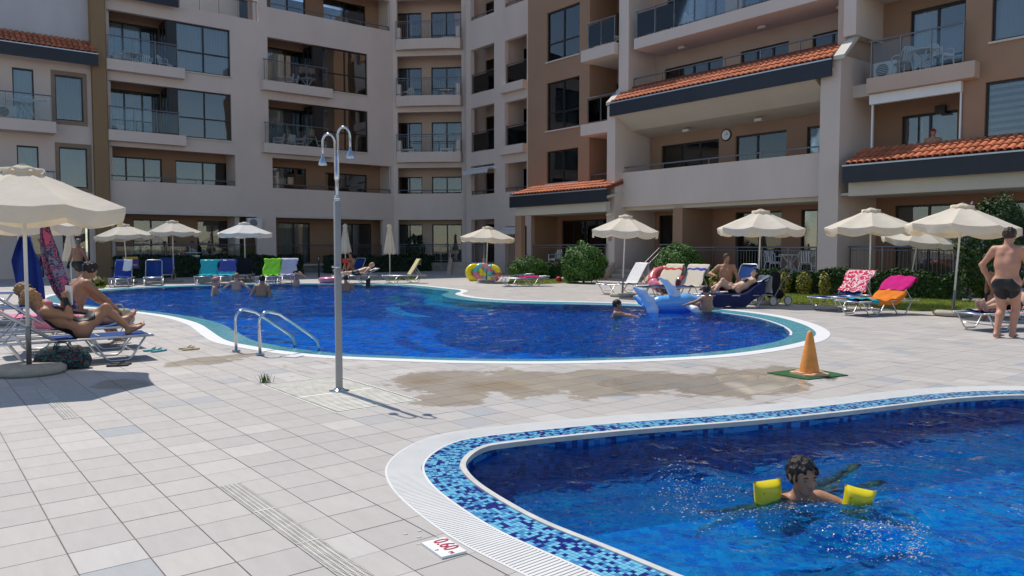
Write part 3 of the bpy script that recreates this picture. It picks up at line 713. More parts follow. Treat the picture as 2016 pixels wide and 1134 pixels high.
for px in (300, 420, 600, 690): A.lamp(a_(px), -.8, ZB[2] - .02)
A.part('parapet_ledge', 'coping', [(a_(222), a_(503), -.3, .06, 2.93, 3.05), (a_(541), a_(752), -.3, .06, 2.93, 3.05)])
A.part('pilaster', 'wall_ochre', [(a_(186, .35), a_(214, .35), -.3, .35, 0, 12.6)])
tiled_roof(A, a_(216, .45), a_(356, .45), .45, 12.36, -.4, 12.62, courses=2)
# stone clad base of the left terrace, stone by stone, and plaster base further on
stn = A.part('terrace_base', 'stone', [(a_(300, .3), a_(770, .3), .003, .1, 0, .60)]); k = 0
for row in range(4):
    u = a_(300, .3); zz = .02 + row * .145
    while u < a_(770, .3) - .2:
        L_ = random.uniform(.25, .6); A.part('stone_block', 'stone', [(u + .008, min(u + L_, a_(770, .3)) - .008, .1, .125 + random.uniform(0, .03), zz, zz + .133)], stn); u += L_
A.part('terrace_ledge', 'coping', [(a_(300, .3), a_(770, .3), .003, .2, .61, .68)])

# ---- corner bay B
pA = (SA, uA(775)); dB_ = Vector((.9938, -.1115)); 
sB = Vector((SN(Vector((dB_.x, dB_.y, 0))))).normalized()
B = Fac(main, *O1, 'B', pA, (sB.x, sB.y))
def uB(px, w=0, py=300):
    d = rayd(px, py); p = W(*pA); o = Vector((dB_.y, -dB_.x)); q = Vector((p.x, p.y)) + o * w
    # intersection of the sight line with the bay plane
    k = (q.x * o.x + q.y * o.y) / (d.x * o.x + d.y * o.y); h = Vector((d.x * k, d.y * k)) - Vector((p.x, p.y)); return h.dot(dB_)
bl, br = uB(783), uB(909)
opsB = [(bl, br, ZB[f] + (.5 if f > 1 else 1.27), ZB[f] + 2.62) for f in (1, 2, 3, 4)] + [(bl, br, .7, 2.95)]
B.wall('wall', 'wall_beige', uB(766), uB(921), 0, 15.6, opsB, 0, .28)
wb2 = []; sp2 = []
for f in (0, 1, 2, 3, 4):
    z0 = .72 if f == 0 else ZB[f] + .22; z1 = z0 + 2.02
    for p0, p1, q in ((780, 831, 0), (850, 909, 1)): wb2.append((uB(p0, -1.2), uB(p1, -1.2), z0, z1)); sp2.append((uB(p0, -1.2), uB(p1, -1.2), z0, z1, 'curtain_grey' if (f + q) % 3 == 0 else None))
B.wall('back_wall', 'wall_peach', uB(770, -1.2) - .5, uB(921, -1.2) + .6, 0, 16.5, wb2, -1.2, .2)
for u0, u1, z0, z1, cu in sp2: B.window(u0 + .003, u1 - .003, z0 + .003, z1 - .003, -1.2, nx=2, curtain=cu, cover=(0, .4), pane='pane')
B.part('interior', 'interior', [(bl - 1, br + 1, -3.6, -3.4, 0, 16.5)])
for f in (1, 2, 3, 4, 5): B.part('floor_slab', 'soffit', [(bl - .2, br + .2, -1.2, -.283, ZB[f] - .02, ZB[f] + .2)])
for f in (2, 3, 4):
    z = ZB[f]; B.mb().prism([(bl - .1, .003), (br + .1, .003), (br - .02, .34), (bl + .9, .52), (br - .9, .52), (bl + .02, .34)][0:2] + [(br - .02, .34), (br - .9, .52), (bl + .9, .52), (bl + .02, .34)], z - .02, z + .5, 'z').build('balcony_slab', 'wall_beige', main)
    
    for q in (bl + .03, br - .3): B.part('parapet_block', 'wall_beige', [(q, q + .27, .05, .3, z + .5, z + 1.12)])
    B.rail(bl + .0, br - .0, z + .5, z + 1.42, .32, bars=True, posts=4); 
    for u in (bl + .9, br - .9): B.lamp(u, -.6, z + 2.86)
B.rail(bl, br, ZB[1] + 1.27, ZB[1] + 1.46, -.14, top_only=True, posts=4); B.rail(bl, br, .7, 1.65, -.14, bars=True, posts=3)
B.part('terrace_base', 'stone', [(bl - .2, br + .2, -1.2, .05, 0, .7)])

# ---- C and D: right wing set back by 1.15 m
Rm = Fac(main, *O1, 'R'); WC = -1.15
def c_(px, w=WC): return uR(px, w)
opsC = []
for f in (1, 2, 3, 4):
    lo = ZB[f] + (1.1 if f == 1 else .35); opsC += [(c_(927), c_(973), lo if f < 4 else ZB[f] + 1.1, ZB[f] + 2.55), (c_(994), c_(1037), lo if f < 4 else ZB[f] + 1.1, ZB[f] + 2.45)]
opsC += [(c_(927), c_(973), .7, 2.9), (c_(994), c_(1037), .1, 2.5)]
Rm.wall('wall', 'wall_beige', c_(918), c_(1046), 0, 16.5, opsC, WC, .28)
wb3 = [(c_(x0, WC - 1.5), c_(x1, WC - 1.5), (ZB[f] + .22) if f else .72, (ZB[f] + 2.3) if f else 2.7) for f in range(5) for x0, x1 in ((956, 985), (1021, 1052))]
Rm.wall('back_wall', 'wall_peach', c_(905, WC - 1.5) - .5, c_(1075, WC - 1.5), 0, 16.5, wb3, WC - 1.5, .2)
for q in wb3: Rm.window(q[0] + .003, q[1] - .003, q[2] + .003, q[3] - .003, WC - 1.5, nx=1, pane='pane_dark')
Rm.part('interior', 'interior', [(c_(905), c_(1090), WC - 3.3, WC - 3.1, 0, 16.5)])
for f in (1, 2, 3, 4, 5): Rm.part('floor_slab', 'soffit', [(c_(918), c_(1046), WC - 1.5, WC - .283, ZB[f] - .02, ZB[f] + .2)])
Rm.part('partition', 'wall_beige', [(c_(975), c_(992), WC - 1.5, WC - .283, 0, 16)])
for f in (2, 3):
    for x0, x1 in ((927, 973), (994, 1037)): Rm.rail(c_(x0) + .02, c_(x1) - .02, ZB[f] + .35, ZB[f] + 1.32, WC - .1, posts=1)
    Rm.part('balcony_slab', 'wall_beige', [(c_(990), c_(1037), WC + .003, WC + .3, ZB[f] - .05, ZB[f] + .35)])
for f in (1, 4):
    for x0, x1 in ((927, 973), (994, 1037)): Rm.rail(c_(x0), c_(x1), ZB[f] + 1.1, ZB[f] + 1.28, WC - .1, top_only=True, posts=2)
Rm.rail(c_(927), c_(973), .7, 1.65, WC - .1, bars=True, posts=2)
def awning(F, u0, u1, w0, z, drop, out, label):
    aw = F.part('awning', 'plastic_white', [(u0, u1, w0 + .003, w0 + .14, z - .14, z)], label=label)
    m = F.mb(); nn = 24; m.grid(nn, 4, lambda i, j: (u0 + (u1 - u0) * i, w0 + .12 + out * min(j * 1.25, 1), z - .04 - drop * .6 * min(j * 1.25, 1) - (0 if j < .9 else drop * (.75 + .25 * abs(math.sin(i * nn * .9)))))); m.build('awning_cloth', 'canvas_white', aw, fix=False)
awning(Rm, c_(927), c_(976), WC, ZB[1] + 2.42, .2, .5, 'white scalloped awning half rolled out')
awning(Rm, c_(994), c_(1030), WC, 2.45, .2, .35, 'white scalloped awning over the ground floor recess')

# ---- left block with pitched roof
O0 = (-43.5, 4); left = thing('apartment_block', 'cream low block with brown framed windows under a tiled roof at far left', 'building', W(*O0), GT)
Lf = Fac(left, *O0, 'A'); l0, l1 = a_(-420), a_(186)
lw = [(a_(112), a_(167), 6.62, 8.42), (a_(116), a_(172), 3.92, 5.55), (a_(29), a_(71), 6.1, 8.5), (a_(33), a_(76), 3.25, 5.5), (a_(118), a_(172), .9, 2.5), (a_(30), a_(80), .3, 2.6)]
Lf.wall('wall', 'wall_beige', l0, l1, 0, 9.2, lw, 0, .28)
for i, q in enumerate(lw):
    Lf.window(q[0] + .003, q[1] - .003, q[2] + .003, q[3] - .003, 0, nx=1, curtain='curtain_grey' if i in (0, 1, 3) else 'curtain_blue' if i == 2 else None, cover=(0, 1) if i != 2 else (0, .9), pane='pane')
    if i < 2: Lf.part('window_surround', 'window_surround', [(q[0] - .16, q[1] + .16, .003, .05, q[3], q[3] + .16), (q[0] - .16, q[1] + .16, .003, .05, q[2] - .16, q[2]), (q[0] - .16, q[0], .003, .05, q[2], q[3]), (q[1], q[1] + .16, .003, .05, q[2], q[3])])
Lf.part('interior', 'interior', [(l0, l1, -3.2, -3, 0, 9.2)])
Lf.wall('upper_wall', 'wall_grey', l0, l1, 9.2, 12.6, (), -.35, .3)
tiled_roof(Lf, l0, a_(196, .75), .75, 9.35, -.32, 9.95, courses=3)
for f in (1, 2):
    z = ZB[f] + (0.05 if f == 2 else 0); Lf.part('balcony_slab', 'wall_beige', [(l0, a_(112, .9), .003, .95, z - .02, z + .42)])
    Lf.rail(l0 + 2, a_(106, .9), z + .42, z + 1.42, .88, posts=4)

# ---- right wing E, F, G
O2 = (-22, 26.5); right = thing('apartment_block', 'brown and beige apartment wing with terracotta pent roofs and deep balconies on the right', 'building', W(*O2), GT)
E = Fac(right, *O2, 'R')
def r_(px, w=0, py=300): return uR(px, w, py)
# E: brown bay with three tall windows and corner balconies
e0, e1 = r_(1039), r_(1160); ew = [(r_(1076), r_(1140), 9.38, 11.45), (r_(1076), r_(1140), 6.47, 8.5), (r_(1076), r_(1138), 4.22, 5.6), (r_(1076), r_(1140), 12.3, 14.3)]
E.wall('wall', 'wall_brown', e0, e1, 3.3, 16.5, ew, 0, .28)
for i, q in enumerate(ew): E.window(q[0] + .003, q[1] - .003, q[2] + .003, q[3] - .003, 0, nx=2, zs=(.36,) if i != 2 else (), curtain=('curtain_blue', 'curtain_grey', 'curtain_grey', None)[i], sill=True, pane='pane')
E.part('side_wall', 'wall_brown', [(e0, e0 + .25, -4, -.283, 0, 16.5), (e1 - .25, e1, -1.9, -.283, 3.3, 16.5)])
e2 = r_(1226)
eb = [(r_(1180, -1.9), r_(1206, -1.9), ZB[f] + .22, ZB[f] + 2.3) for f in (1, 2, 3, 4)] + [(r_(1212, -1.9), r_(1240, -1.9), ZB[f] + .22, ZB[f] + 2.3) for f in (1, 2, 3, 4)]
E.wall('back_wall', 'wall_brown', e0, e2 + 1, 3.0, 16.5, eb, -1.9, .2)
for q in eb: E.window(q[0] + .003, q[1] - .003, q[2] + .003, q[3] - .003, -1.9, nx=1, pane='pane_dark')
for f in (2, 3, 4):
    z = ZB[f]; E.part('balcony_slab', 'wall_beige', [(r_(1144, .55), e2 - .02, .003, .6, z - .02, z + .42)]); E.part('balcony_slab', 'soffit', [(e1, e2, -1.9, 0, z - .02, z + .3)])
    E.rail(r_(1156, .5), e2 - .05, z + .42, z + 1.42, .5, posts=2)
E.part('balcony_slab', 'wall_beige', [(e1, e2, -1.9, .0, 2.95, 3.3)]); E.part('parapet', 'wall_brown', [(e1, e2, -.28, 0, 3.3, 4.1)]); E.rail(e1, e2, 4.1, 4.42, -.14, posts=2, top_only=True)
# porch under the small tiled roof
tiled_roof(E, r_(1006, 1.5), r_(1193, 1.5), 1.5, 3.72, .02, 4.12, courses=3)
E.part('coping_wedge', 'coping', [(r_(1006, 1.5) - .02, r_(1006, 1.5) + .14, .1, 1.45, 3.70, 3.80)])
E.part('porch_beam', 'soffit', [(r_(1016, 1.35), r_(1193, 1.35), 1.05, 1.35, 2.85, 3.22)])
E.part('porch_ceiling', 'soffit', [(e0, e2, -1.9, 1.05, 2.9, 3.0)])
E.part('porch_column', 'wall_brown', [(r_(1015, 1.35), r_(1027, 1.35), 1.1, 1.38, 0, 2.84)])
pw = (r_(1106, -1.9), r_(1196, -1.9), .72, 2.7)
E.wall('back_wall', 'wall_rust', e0, e2 + .6, 0, 2.9, [pw], -1.9, .2); E.window(pw[0] + .003, pw[1] - .003, .723, 2.697, -1.9, nx=4, curtain='curtain_grey', cover=(.05, .75))
E.part('floor_slab', 'step_stone', [(r_(1030, 1), e2, -1.9, 1.0, 0, .68)]); E.rail(r_(1048, 1), r_(1193, 1), .68, 1.6, .95, bars=True, posts=4)
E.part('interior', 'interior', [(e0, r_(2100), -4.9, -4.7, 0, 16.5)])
# F: long balconies between two fins
f0, f1 = r_(1225, .3), r_(1632, .3)
E.part('fin', 'wall_beige', [(r_(1217, .35), r_(1236, .35), -1.9, .35, 7.3, 16.5)]); E.part('fin', 'wall_beige', [(r_(1195, .85), r_(1211, .85), -1.9, .85, 0, 6.85)])
E.part('fin', 'wall_beige', [(r_(1655, .35), r_(1684, .35, 100), -1.9, .35, 7.6, 16.5)]); E.part('fin', 'wall_beige', [(r_(1613, .85), r_(1652, .85), -1.9, .85, 0, 7.0)])
for px in (1195, 1640):
    u = r_(px, .9); E.mb().prism([(.95, 6.86), (.95, 6.98), (-.1, 7.78), (-.1, 7.6)], u - .03, u + .36, 'x').build('fin_coping', 'coping', right)
E.part('parapet', 'wall_beige', [(r_(1211, .4), r_(1613, .4), .1, .35, 3.03, 4.33)]); E.rail(r_(1222, .3), r_(1612, .3), 4.33, 4.53, .22, posts=4, top_only=True)
fb = []; fs_ = []
def fw(p0, p1, z0, z1, **k):
    q = (r_(p0, -1.5), r_(p1, -1.5), z0, z1); fb.append(q); fs_.append((q, k))
fw(1302, 1415, 3.27, 5.4, nx=3, curtain='curtain_grey', cover=(0, .7)); fw(1448, 1548, 3.27, 5.4, nx=2, uneven=(0, .42, 1), curtain='curtain_blue', cover=(.45, 1)); fw(1588, 1640, 3.27, 5.4, nx=2)
fw(1307, 1420, 6.17, 8.3, nx=4, curtain='curtain_blue', cover=(.5, .75)); fw(1455, 1549, 6.17, 8.3, nx=3, curtain='curtain_blue', cover=(.75, 1)); fw(1595, 1672, 6.17, 8.3, nx=2)
fw(1310, 1424, 9.07, 11.2, nx=3, curtain='curtain_blue', cover=(0, .8)); fw(1456, 1560, 9.07, 11.2, nx=3, curtain='curtain_blue', cover=(.2, 1)); fw(1600, 1672, 9.07, 11.2, nx=2)
lowb = [(r_(1450, -1.9), r_(1541, -1.9), .72, 2.75), (r_(1580, -1.9), r_(1612, -1.9), .72, 2.75), (r_(1298, -1.9), r_(1326, -1.9), .72, 2.75)]
f_end = r_(1690, -1.5)
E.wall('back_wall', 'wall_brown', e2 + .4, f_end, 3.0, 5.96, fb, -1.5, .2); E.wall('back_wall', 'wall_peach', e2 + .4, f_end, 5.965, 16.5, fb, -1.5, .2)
for q, k in fs_: E.window(q[0] + .003, q[1] - .003, q[2] + .003, q[3] - .003, -1.5, **k)
E.wall('back_wall', 'wall_rust', e2 + .62, f_end, 0, 2.99, lowb, -1.9, .2)
for i, q in enumerate(lowb): E.window(q[0] + .003, q[1] - .003, q[2] + .003, q[3] - .003, -1.9, nx=(2, 1, 1)[i], pane='pane')
E.part('floor_slab', 'soffit', [(e2, f_end, -1.9, .1, 2.9, 3.25)]); E.mb().prism([(-1.5, 5.78), (-1.5, 6.2), (.95, 6.62), (.95, 6.44), (-.2, 5.95)], r_(1211, .5), r_(1613, .5), 'x').build('floor_slab', 'soffit', right)
E.part('balcony_slab', 'wall_beige', [(r_(1247, .4), r_(1662, .4, 60), -1.5, .42, 8.83, 9.22)]); E.rail(r_(1250, .36), r_(1655, .36, 20), 9.22, 10.2, .34, posts=9)
E.part('floor_slab', 'soffit', [(e2, f_end, -1.5, .42, 11.73, 12.1)])
tiled_roof(E, r_(1203, 1.05), r_(1632, 1.05), 1.05, 6.92, .12, 7.42, courses=3)
E.part('parapet', 'roof_bed', [(e2, r_(1650, 0), -.12, .1, 6.5, 7.55)]); E.rail(r_(1245, 0), r_(1655, 0), 7.55, 7.85, -.02, posts=6, top_only=True)
for px, z in ((1350, 5.78), (1492, 5.78), (1340, 8.8), (1496, 8.8), (1650, 8.8)): E.lamp(r_(px, -.7), -.7, z)
# wall clock
ck = E.mb(); cu, cz = r_(1430, -1.5), zR(1430, 266, -1.5); ck.lathe([(.24, -.02), (.24, .03), (.2, .035)], 28); 
def face_place(o, F, u, w, z):                             # lay a lathe made about z onto the facade, facing out
    a, b, c = F.xf(u, w, z); o.location = (a, b, c); return o
cm = MB(); cm.lathe([(.26, 0), (.26, .05), (.215, .05)], 28); clock = thing('wall_clock', 'round white wall clock with dark rim above the first floor balcony', 'clock', E.world(cu, -1.5, cz), 0)
clock.rotation_euler = (R(90), 0, GT)
cm.build('rim', 'frame_dark', clock); MB().lathe([(.21, .04), (.21, .056)], 28).build('dial', 'sign_white', clock)
MB().box(-.006, .006, -.02, .15, .06, .065).build('hand', 'sign_black', clock).rotation_euler.z = R(-50); MB().box(-.007, .007, -.02, .11, .066, .07).build('hand', 'sign_black', clock).rotation_euler.z = R(-64)
# ground floor of F: pillar, terrace, rails, steps
E.part('pillar', 'wall_brown', [(r_(1326, .2), r_(1345, .2), -1.9, .2, 0, 2.9)])
E.part('floor_slab', 'step_stone', [(r_(1300, 0), r_(1613, .3), -1.9, .3, 0, .68)]); E.rail(r_(1362, .25), r_(1612, .25), .68, 1.5, .22, bars=True, posts=5)
E.rail(r_(1298, .2), r_(1326, .2), .68, 1.6, .1, bars=True, posts=1)
for k in range(4): E.part('step', 'step_stone', [(r_(1214, .9), r_(1300, .5), .9 + .3 * (2 - k), .9 + .3 * (3 - k), 0, .17 * (k + 1))])
E.part('floor_slab', 'step_stone', [(r_(1214, 0), r_(1300, 0) - .003, -1.9, .897, 0, .66)])
for px in (1200, 1291):
    u = r_(px, 1.2); E.mb().prism([(.9, 0), (2.0, 0), (2.0, .22), (.9, .92)], u - .1, u + .1, 'x').build('stair_wall', 'wall_peach', right)
u = r_(1291, 1.2); m = E.mb()
for dz in (0, -.18): m.tube([(u, 1.9, .92 + dz), (u, .9, 1.48 + dz), (u, .3, 1.48 + dz)], .016, 6)
for ww, zz in ((1.85, .3), (1.4, .6), (.95, .85)): m.tube([(u, ww, zz), (u, ww, zz + .55)], .014, 6)
m.build('stair_handrail', 'rail_metal', right)
# G: right hand bay
g0 = r_(1700, .3)
E.part('side_wall', 'wall_peach', [(r_(1652, .0) + .02, r_(1668, 0), -1.6, .3, 0, 16.5)])
gb = [(r_(1786, -1.6), r_(1893, -1.6), 6.2, 8.35), (r_(1774, -1.6), r_(1884, -1.6), 3.3, 5.35), (r_(1786, -1.6), r_(1893, -1.6), 9.1, 11.2)]
gl = [(r_(1765, -1.9), r_(1900, -1.9), .72, 2.75), (r_(1960, -1.9), r_(2100, -1.9), .72, 2.75)]
E.wall('back_wall', 'wall_brown', f_end, r_(2040, -1.6), 3.0, 16.5, gb, -1.6, .2); E.wall('back_wall', 'wall_rust', f_end, r_(2160, -1.9), 0, 2.99, gl, -1.9, .2)
for i, q in enumerate(gb): E.window(q[0] + .003, q[1] - .003, q[2] + .003, q[3] - .003, -1.6, nx=2, curtain='curtain_cream', cover=((0, .5), (.3, 1), (0, .5))[i])
for q in gl: E.window(q[0] + .003, q[1] - .003, q[2] + .003, q[3] - .003, -1.9, nx=2, pane='pane')
g1 = r_(1893); gw = [(r_(1944), r_(2080), 6.72, 9.3), (r_(1936), r_(2080), 4.3, 5.72)]
E.wall('wall', 'wall_brown', g1, r_(2160), 3.0, 16.5, gw, 0, .28)
E.window(gw[0][0] + .003, gw[0][1] - .003, 6.723, 9.297, 0, nx=2, zs=(.42,), curtain='curtain_blue', sill=True); E.window(gw[1][0] + .003, gw[1][1] - .003, 4.303, 5.717, 0, nx=1, curtain='blind', sill=True)
E.part('balcony_slab', 'wall_peach', [(r_(1704, .35), r_(1915, .35), .003, .4, 5.85, 6.27)]); E.part('balcony_slab', 'soffit', [(r_(1668, 0), g1, -1.6, 0, 5.85, 6.2)]); E.part('floor_slab', 'soffit', [(r_(1668, 0), g1, -1.6, 0, 3.0, 3.27)])
E.part('balcony_slab', 'soffit', [(r_(1668, 0), g1, -1.6, .35, 8.75, 9.15)])
E.rail(r_(1709, .3), r_(1893, .3), 6.27, 7.3, .3, posts=3)
E.part('parapet', 'wall_brown', [(r_(1668, 0), g1, -.2, 0, 3.27, 4.05)]); E.rail(r_(1710, -.05), r_(1889, -.05), 4.05, 4.3, -.06, posts=3, top_only=True)
bx = E.part('roller_blind', 'plastic_white', [(r_(1711, .1), r_(1890, .1), .003, .18, 5.56, 5.84)], label='white roller blind box with side guides')
for q in (1713, 1886): E.part('guide', 'plastic_white', [(r_(q, .1), r_(q + 3, .1), .01, .08, 4.05, 5.56)], bx)
wl = E.part('wall_lamp', 'frame_dark', [(r_(1838, -1.4), r_(1857, -1.4), -1.597, -1.4, 5.28, 5.5)])
tiled_roof(E, r_(1664, 1.2), r_(2160, 1.2), 1.2, 3.83, .05, 4.3, pitch=.22, courses=3)
E.part('porch_beam', 'soffit', [(r_(1672, 1.0), r_(2160, 1.0), .7, 1.0, 2.95, 3.35)]); E.part('porch_ceiling', 'soffit', [(r_(1660, 0), r_(2160, 0), -1.9, .7, 2.99, 3.06)])
E.part('floor_slab', 'step_stone', [(r_(1660, .3), r_(2160, .3), -1.9, .3, 0, .62)]); E.rail(r_(1675, .25), r_(1885, .25), .62, 1.52, .2, bars=True, posts=3); E.rail(r_(1885, .25), r_(2150, .25), .62, 1.52, .2, bars=True, posts=3)
# stairs in the corner between wings
mst = thing('corner_steps', 'pale stone steps with metal handrails below the corner bay', 'stairs', W(*SN(g(905, 541))), 0)
sp0 = g(905, 541)
for k in range(4): MB().box(-.5, 1.2, .2 + .3 * k, .2 + .3 * (k + 1), 0, .17 * (k + 1)).build('step', 'step_stone', mst)
for x in (-.6, 1.3):
    MB().prism([(.1, 0), (1.5, 0), (1.5, .9), (1.2, .85), (.1, .2)], x - .1, x + .1, 'x').build('stair_wall', 'wall_peach', mst)
    m = MB()
    for dz in (0, -.2): m.tube([(x, .1, .95 + dz), (x, 1.3, 1.65 + dz), (x, 1.6, 1.65 + dz)], .02, 6)
    for y, z in ((.15, .2), (.7, .55), (1.25, .85)): m.tube([(x, y, z), (x, y, z + .78)], .016, 6)
    m.build('handrail', 'steel', mst)
# ------------------------------------------------------------------ loungers, towels, parasols
def lounger(loc, deg, bk, label, sling='sling', group='sun loungers round the pool', arms=False):
    t = thing('sun_lounger', label, 'sun lounger', loc, R(deg), group); H = .32; hx = 1.15; c, s = math.cos(R(bk)), math.sin(R(bk)); bl = .76
    f = MB()
    for y in (-.32, .32): f.tube([(0, y, H), (hx + .7, y, H)], .016, 6)
    for x in (.0, .6, hx, hx + .7): f.tube([(x, -.32, H - .004), (x, .32, H - .004)], .013, 6)
    f.build('frame', 'alu', t, smooth=True)
    for x0 in (.1, .98):
        for y in (-.32, .32): MB().tube([(x0, y, H - .01), (x0 + .17, y, .05), (x0 + .22, y, .018), (x0 + .43, y, .018), (x0 + .48, y, .05), (x0 + .65, y, H - .01)], .014, 6).build('leg', 'alu', t, smooth=True)
        MB().tube([(x0 + .12, -.32, .12), (x0 + .12, .32, .12)], .009, 6).build('stretcher', 'alu', t)
    m = MB(); m.grid(8, 10, lambda i, j: (j * (hx - .01) + .005, (i - .5) * .62, H + .014 - .03 * math.sin(math.pi * i) * (.4 + .6 * math.sin(math.pi * j)))); m.build('seat_sling', sling, t, smooth=True, fix=False)
    b = MB(); b.tube([(hx, -.30, H + .01), (hx + c * bl * .93, -.30, H + .01 + s * bl * .93), (hx + c * bl, -.24, H + .01 + s * bl), (hx + c * bl, .24, H + .01 + s * bl), (hx + c * bl * .93, .30, H + .01 + s * bl * .93), (hx, .30, H + .01)], .016, 6)
    bo = b.build('backrest', 'alu', t, smooth=True)
    m = MB(); m.grid(8, 8, lambda i, j: (hx + c * bl * (j * .97 + .02) + s * .03 * math.sin(math.pi * i), (i - .5) * .58, H + .014 + s * bl * (j * .97 + .02) - c * .03 * math.sin(math.pi * i))); m.build('back_sling', sling, bo, smooth=True, fix=False)
    if bk > 8:
        for y in (-.27, .27): MB().tube([(hx + c * bl * .55, y, H + s * bl * .55), (hx + c * bl * .55 + .22 * s + .08, y, H)], .009, 5).build('strut', 'alu', bo)
    return t
def towel(loc, deg, bk, t0, t1, width, mat, label, name='towel', drop=.0, off=0, lift=.03, group=None):
    """cloth following a lounger from t0 (foot) over the backrest top, hanging behind past 1.9"""
    H = .335; hx = 1.15; bl = .78; c, s = math.cos(R(bk)), math.sin(R(bk)); sd = random.random() * 50
    def P(t):
        if t < hx: return t, H + lift * .4
        if t < hx + bl: q = t - hx; return hx + c * q - s * lift * .5, H + s * q + c * lift * .5 + lift * .2
        q = t - hx - bl; return hx + c * bl + .035, H + s * bl + .02 - q
    m = MB()
    def fn(i, j):
        t = t0 + (t1 - t0) * j; x, z = P(t); y = (i - .5) * width + off; d = 0
        wv = .012 * math.sin(y * 23 + sd + 3 * math.sin(t * 5 + sd)) + .008 * math.sin(t * 19 + sd + y * 9)
        if abs(y) > .33: d = (abs(y) - .33) * 1.0; y = math.copysign(.33 + .02 + .03 * math.sin(t * 11 + sd), y)
        return (x + wv * s * .8, y + .01 * math.sin(t * 8 + sd), z - d - (0 if t > hx + bl else 0) + wv * (1 if t < hx + bl else .2) + .012)
    m.grid(22, 30, fn); return m.build(name, mat, None, smooth=True, fix=False, loc=loc, rz=R(deg), label=label, cat='towel', group=group)
def umbrella(loc, label, rad=1.13, h=2.46, rot=0, lean=(0, 0), mat='canvas', base=True, seed=0, group='open parasols'):
    t = thing('parasol', label, 'parasol', loc, 0, group); rs = random.Random(seed); t.rotation_euler = (R(lean[0]), R(lean[1]), 0)
    zr = h - .50; zt = h - .02; 
    if base: MB().lathe([(.36, 0), (.39, .03), (.39, .07), (.33, .105), (.05, .11)], 26).build('base', 'concrete', t, smooth=True)
    MB().lathe([(.030, .06), (.030, .55), (.026, .56)], 12).build('base_tube', 'rail_metal', t, smooth=True)
    MB().lathe([(.021, .5), (.021, zt - .02)], 10).build('pole', 'white_metal', t, smooth=True)
    nseg = 6; na = 8 * nseg; sag = [rs.uniform(.7, 1.3) for _ in range(8)]
    def rim(a, f):
        k = (a / nseg) % 1; p = int(a // nseg) % 8; an = 2 * math.pi * a / na + rot
        poly = math.cos(math.pi / 8) / math.cos((k - .5) * math.pi / 4)
        dip = .05 * sag[p] * math.sin(math.pi * k) * f
        return an, rad * (poly - .015 * math.sin(math.pi * k)), dip
    m = MB(); rings = [.10, .22, .38, .56, .75, 1.0]; vs = []; fs = []
    for f in rings:
        for a in range(na):
            an, r, dip = rim(a, f); vs.append((r * f * math.cos(an), r * f * math.sin(an), zr + (zt - zr) * (1 - f) ** 1.0 - dip * .9 + .004 * math.sin(a * 2.3 + f * 20)))
    val = []
    for q in range(3):
        for a in range(na):
            an, r, dip = rim(a, 1); k = (a / nseg) % 1; p = int(a // nseg) % 8; ln = (.145 + .04 * math.sin(math.pi * k)) * (q + 1) / 3
            fl = 1 + .018 * math.sin(a * 1.7 + seed) * (q + 1) / 3 - .012 * q + .02 * math.sin(2 * math.pi * k + p) * (q / 2)
            vs.append((r * fl * math.cos(an), r * fl * math.sin(an), zr - dip * .9 - ln))
    nr = len(rings) + 3
    for i in range(nr - 1):
        for a in range(na): fs.append((i * na + a, i * na + (a + 1) % na, (i + 1) * na + (a + 1) % na, (i + 1) * na + a))
    co = m.add(vs, fs).build('canopy', mat, t, smooth=True, fix=False); modsmooth(co, 13)
    v = MB(); vs = []; fs = []
    for i, (f, z) in enumerate(((.015, .035), (.10, -.012), (.20, -.06), (.206, -.092))):
        for a in range(na):
            k = (a / nseg) % 1; an = 2 * math.pi * a / na + rot; zz = zt + z + (0 if i < 3 else .05 * (1 - abs(math.sin(math.pi * k)))) + (.035 * abs(math.cos(math.pi * k)) - .0 if i == 2 else 0)
            vs.append((rad * f * math.cos(an), rad * f * math.sin(an), zz))
    for i in range(3):
        for a in range(na): fs.append((i * na + a, i * na + (a + 1) % na, (i + 1) * na + (a + 1) % na, (i + 1) * na + a))
    fs.append(tuple(range(na))); v.add(vs, fs).build('vent', mat, co, smooth=True, fix=False)
    for p in range(8):
        an = 2 * math.pi * p / 8 + rot; d = Vector((math.cos(an), math.sin(an), 0)); r = MB().tube([Vector((0, 0, zt - .06)), d * rad * .97 + Vector((0, 0, zr - .012))], .007, 5).build('rib', 'white_metal', t)
        MB().tube([Vector((0, 0, zr - .12)) + d * .03, d * rad * .5 + Vector((0, 0, zr + (zt - zr) * .5 - .03))], .006, 5).build('strut', 'white_metal', r)
    MB().lathe([(.035, zr - .17), (.04, zr - .1), (.03, zr - .08)], 10).build('runner', 'white_metal', t)
    return t
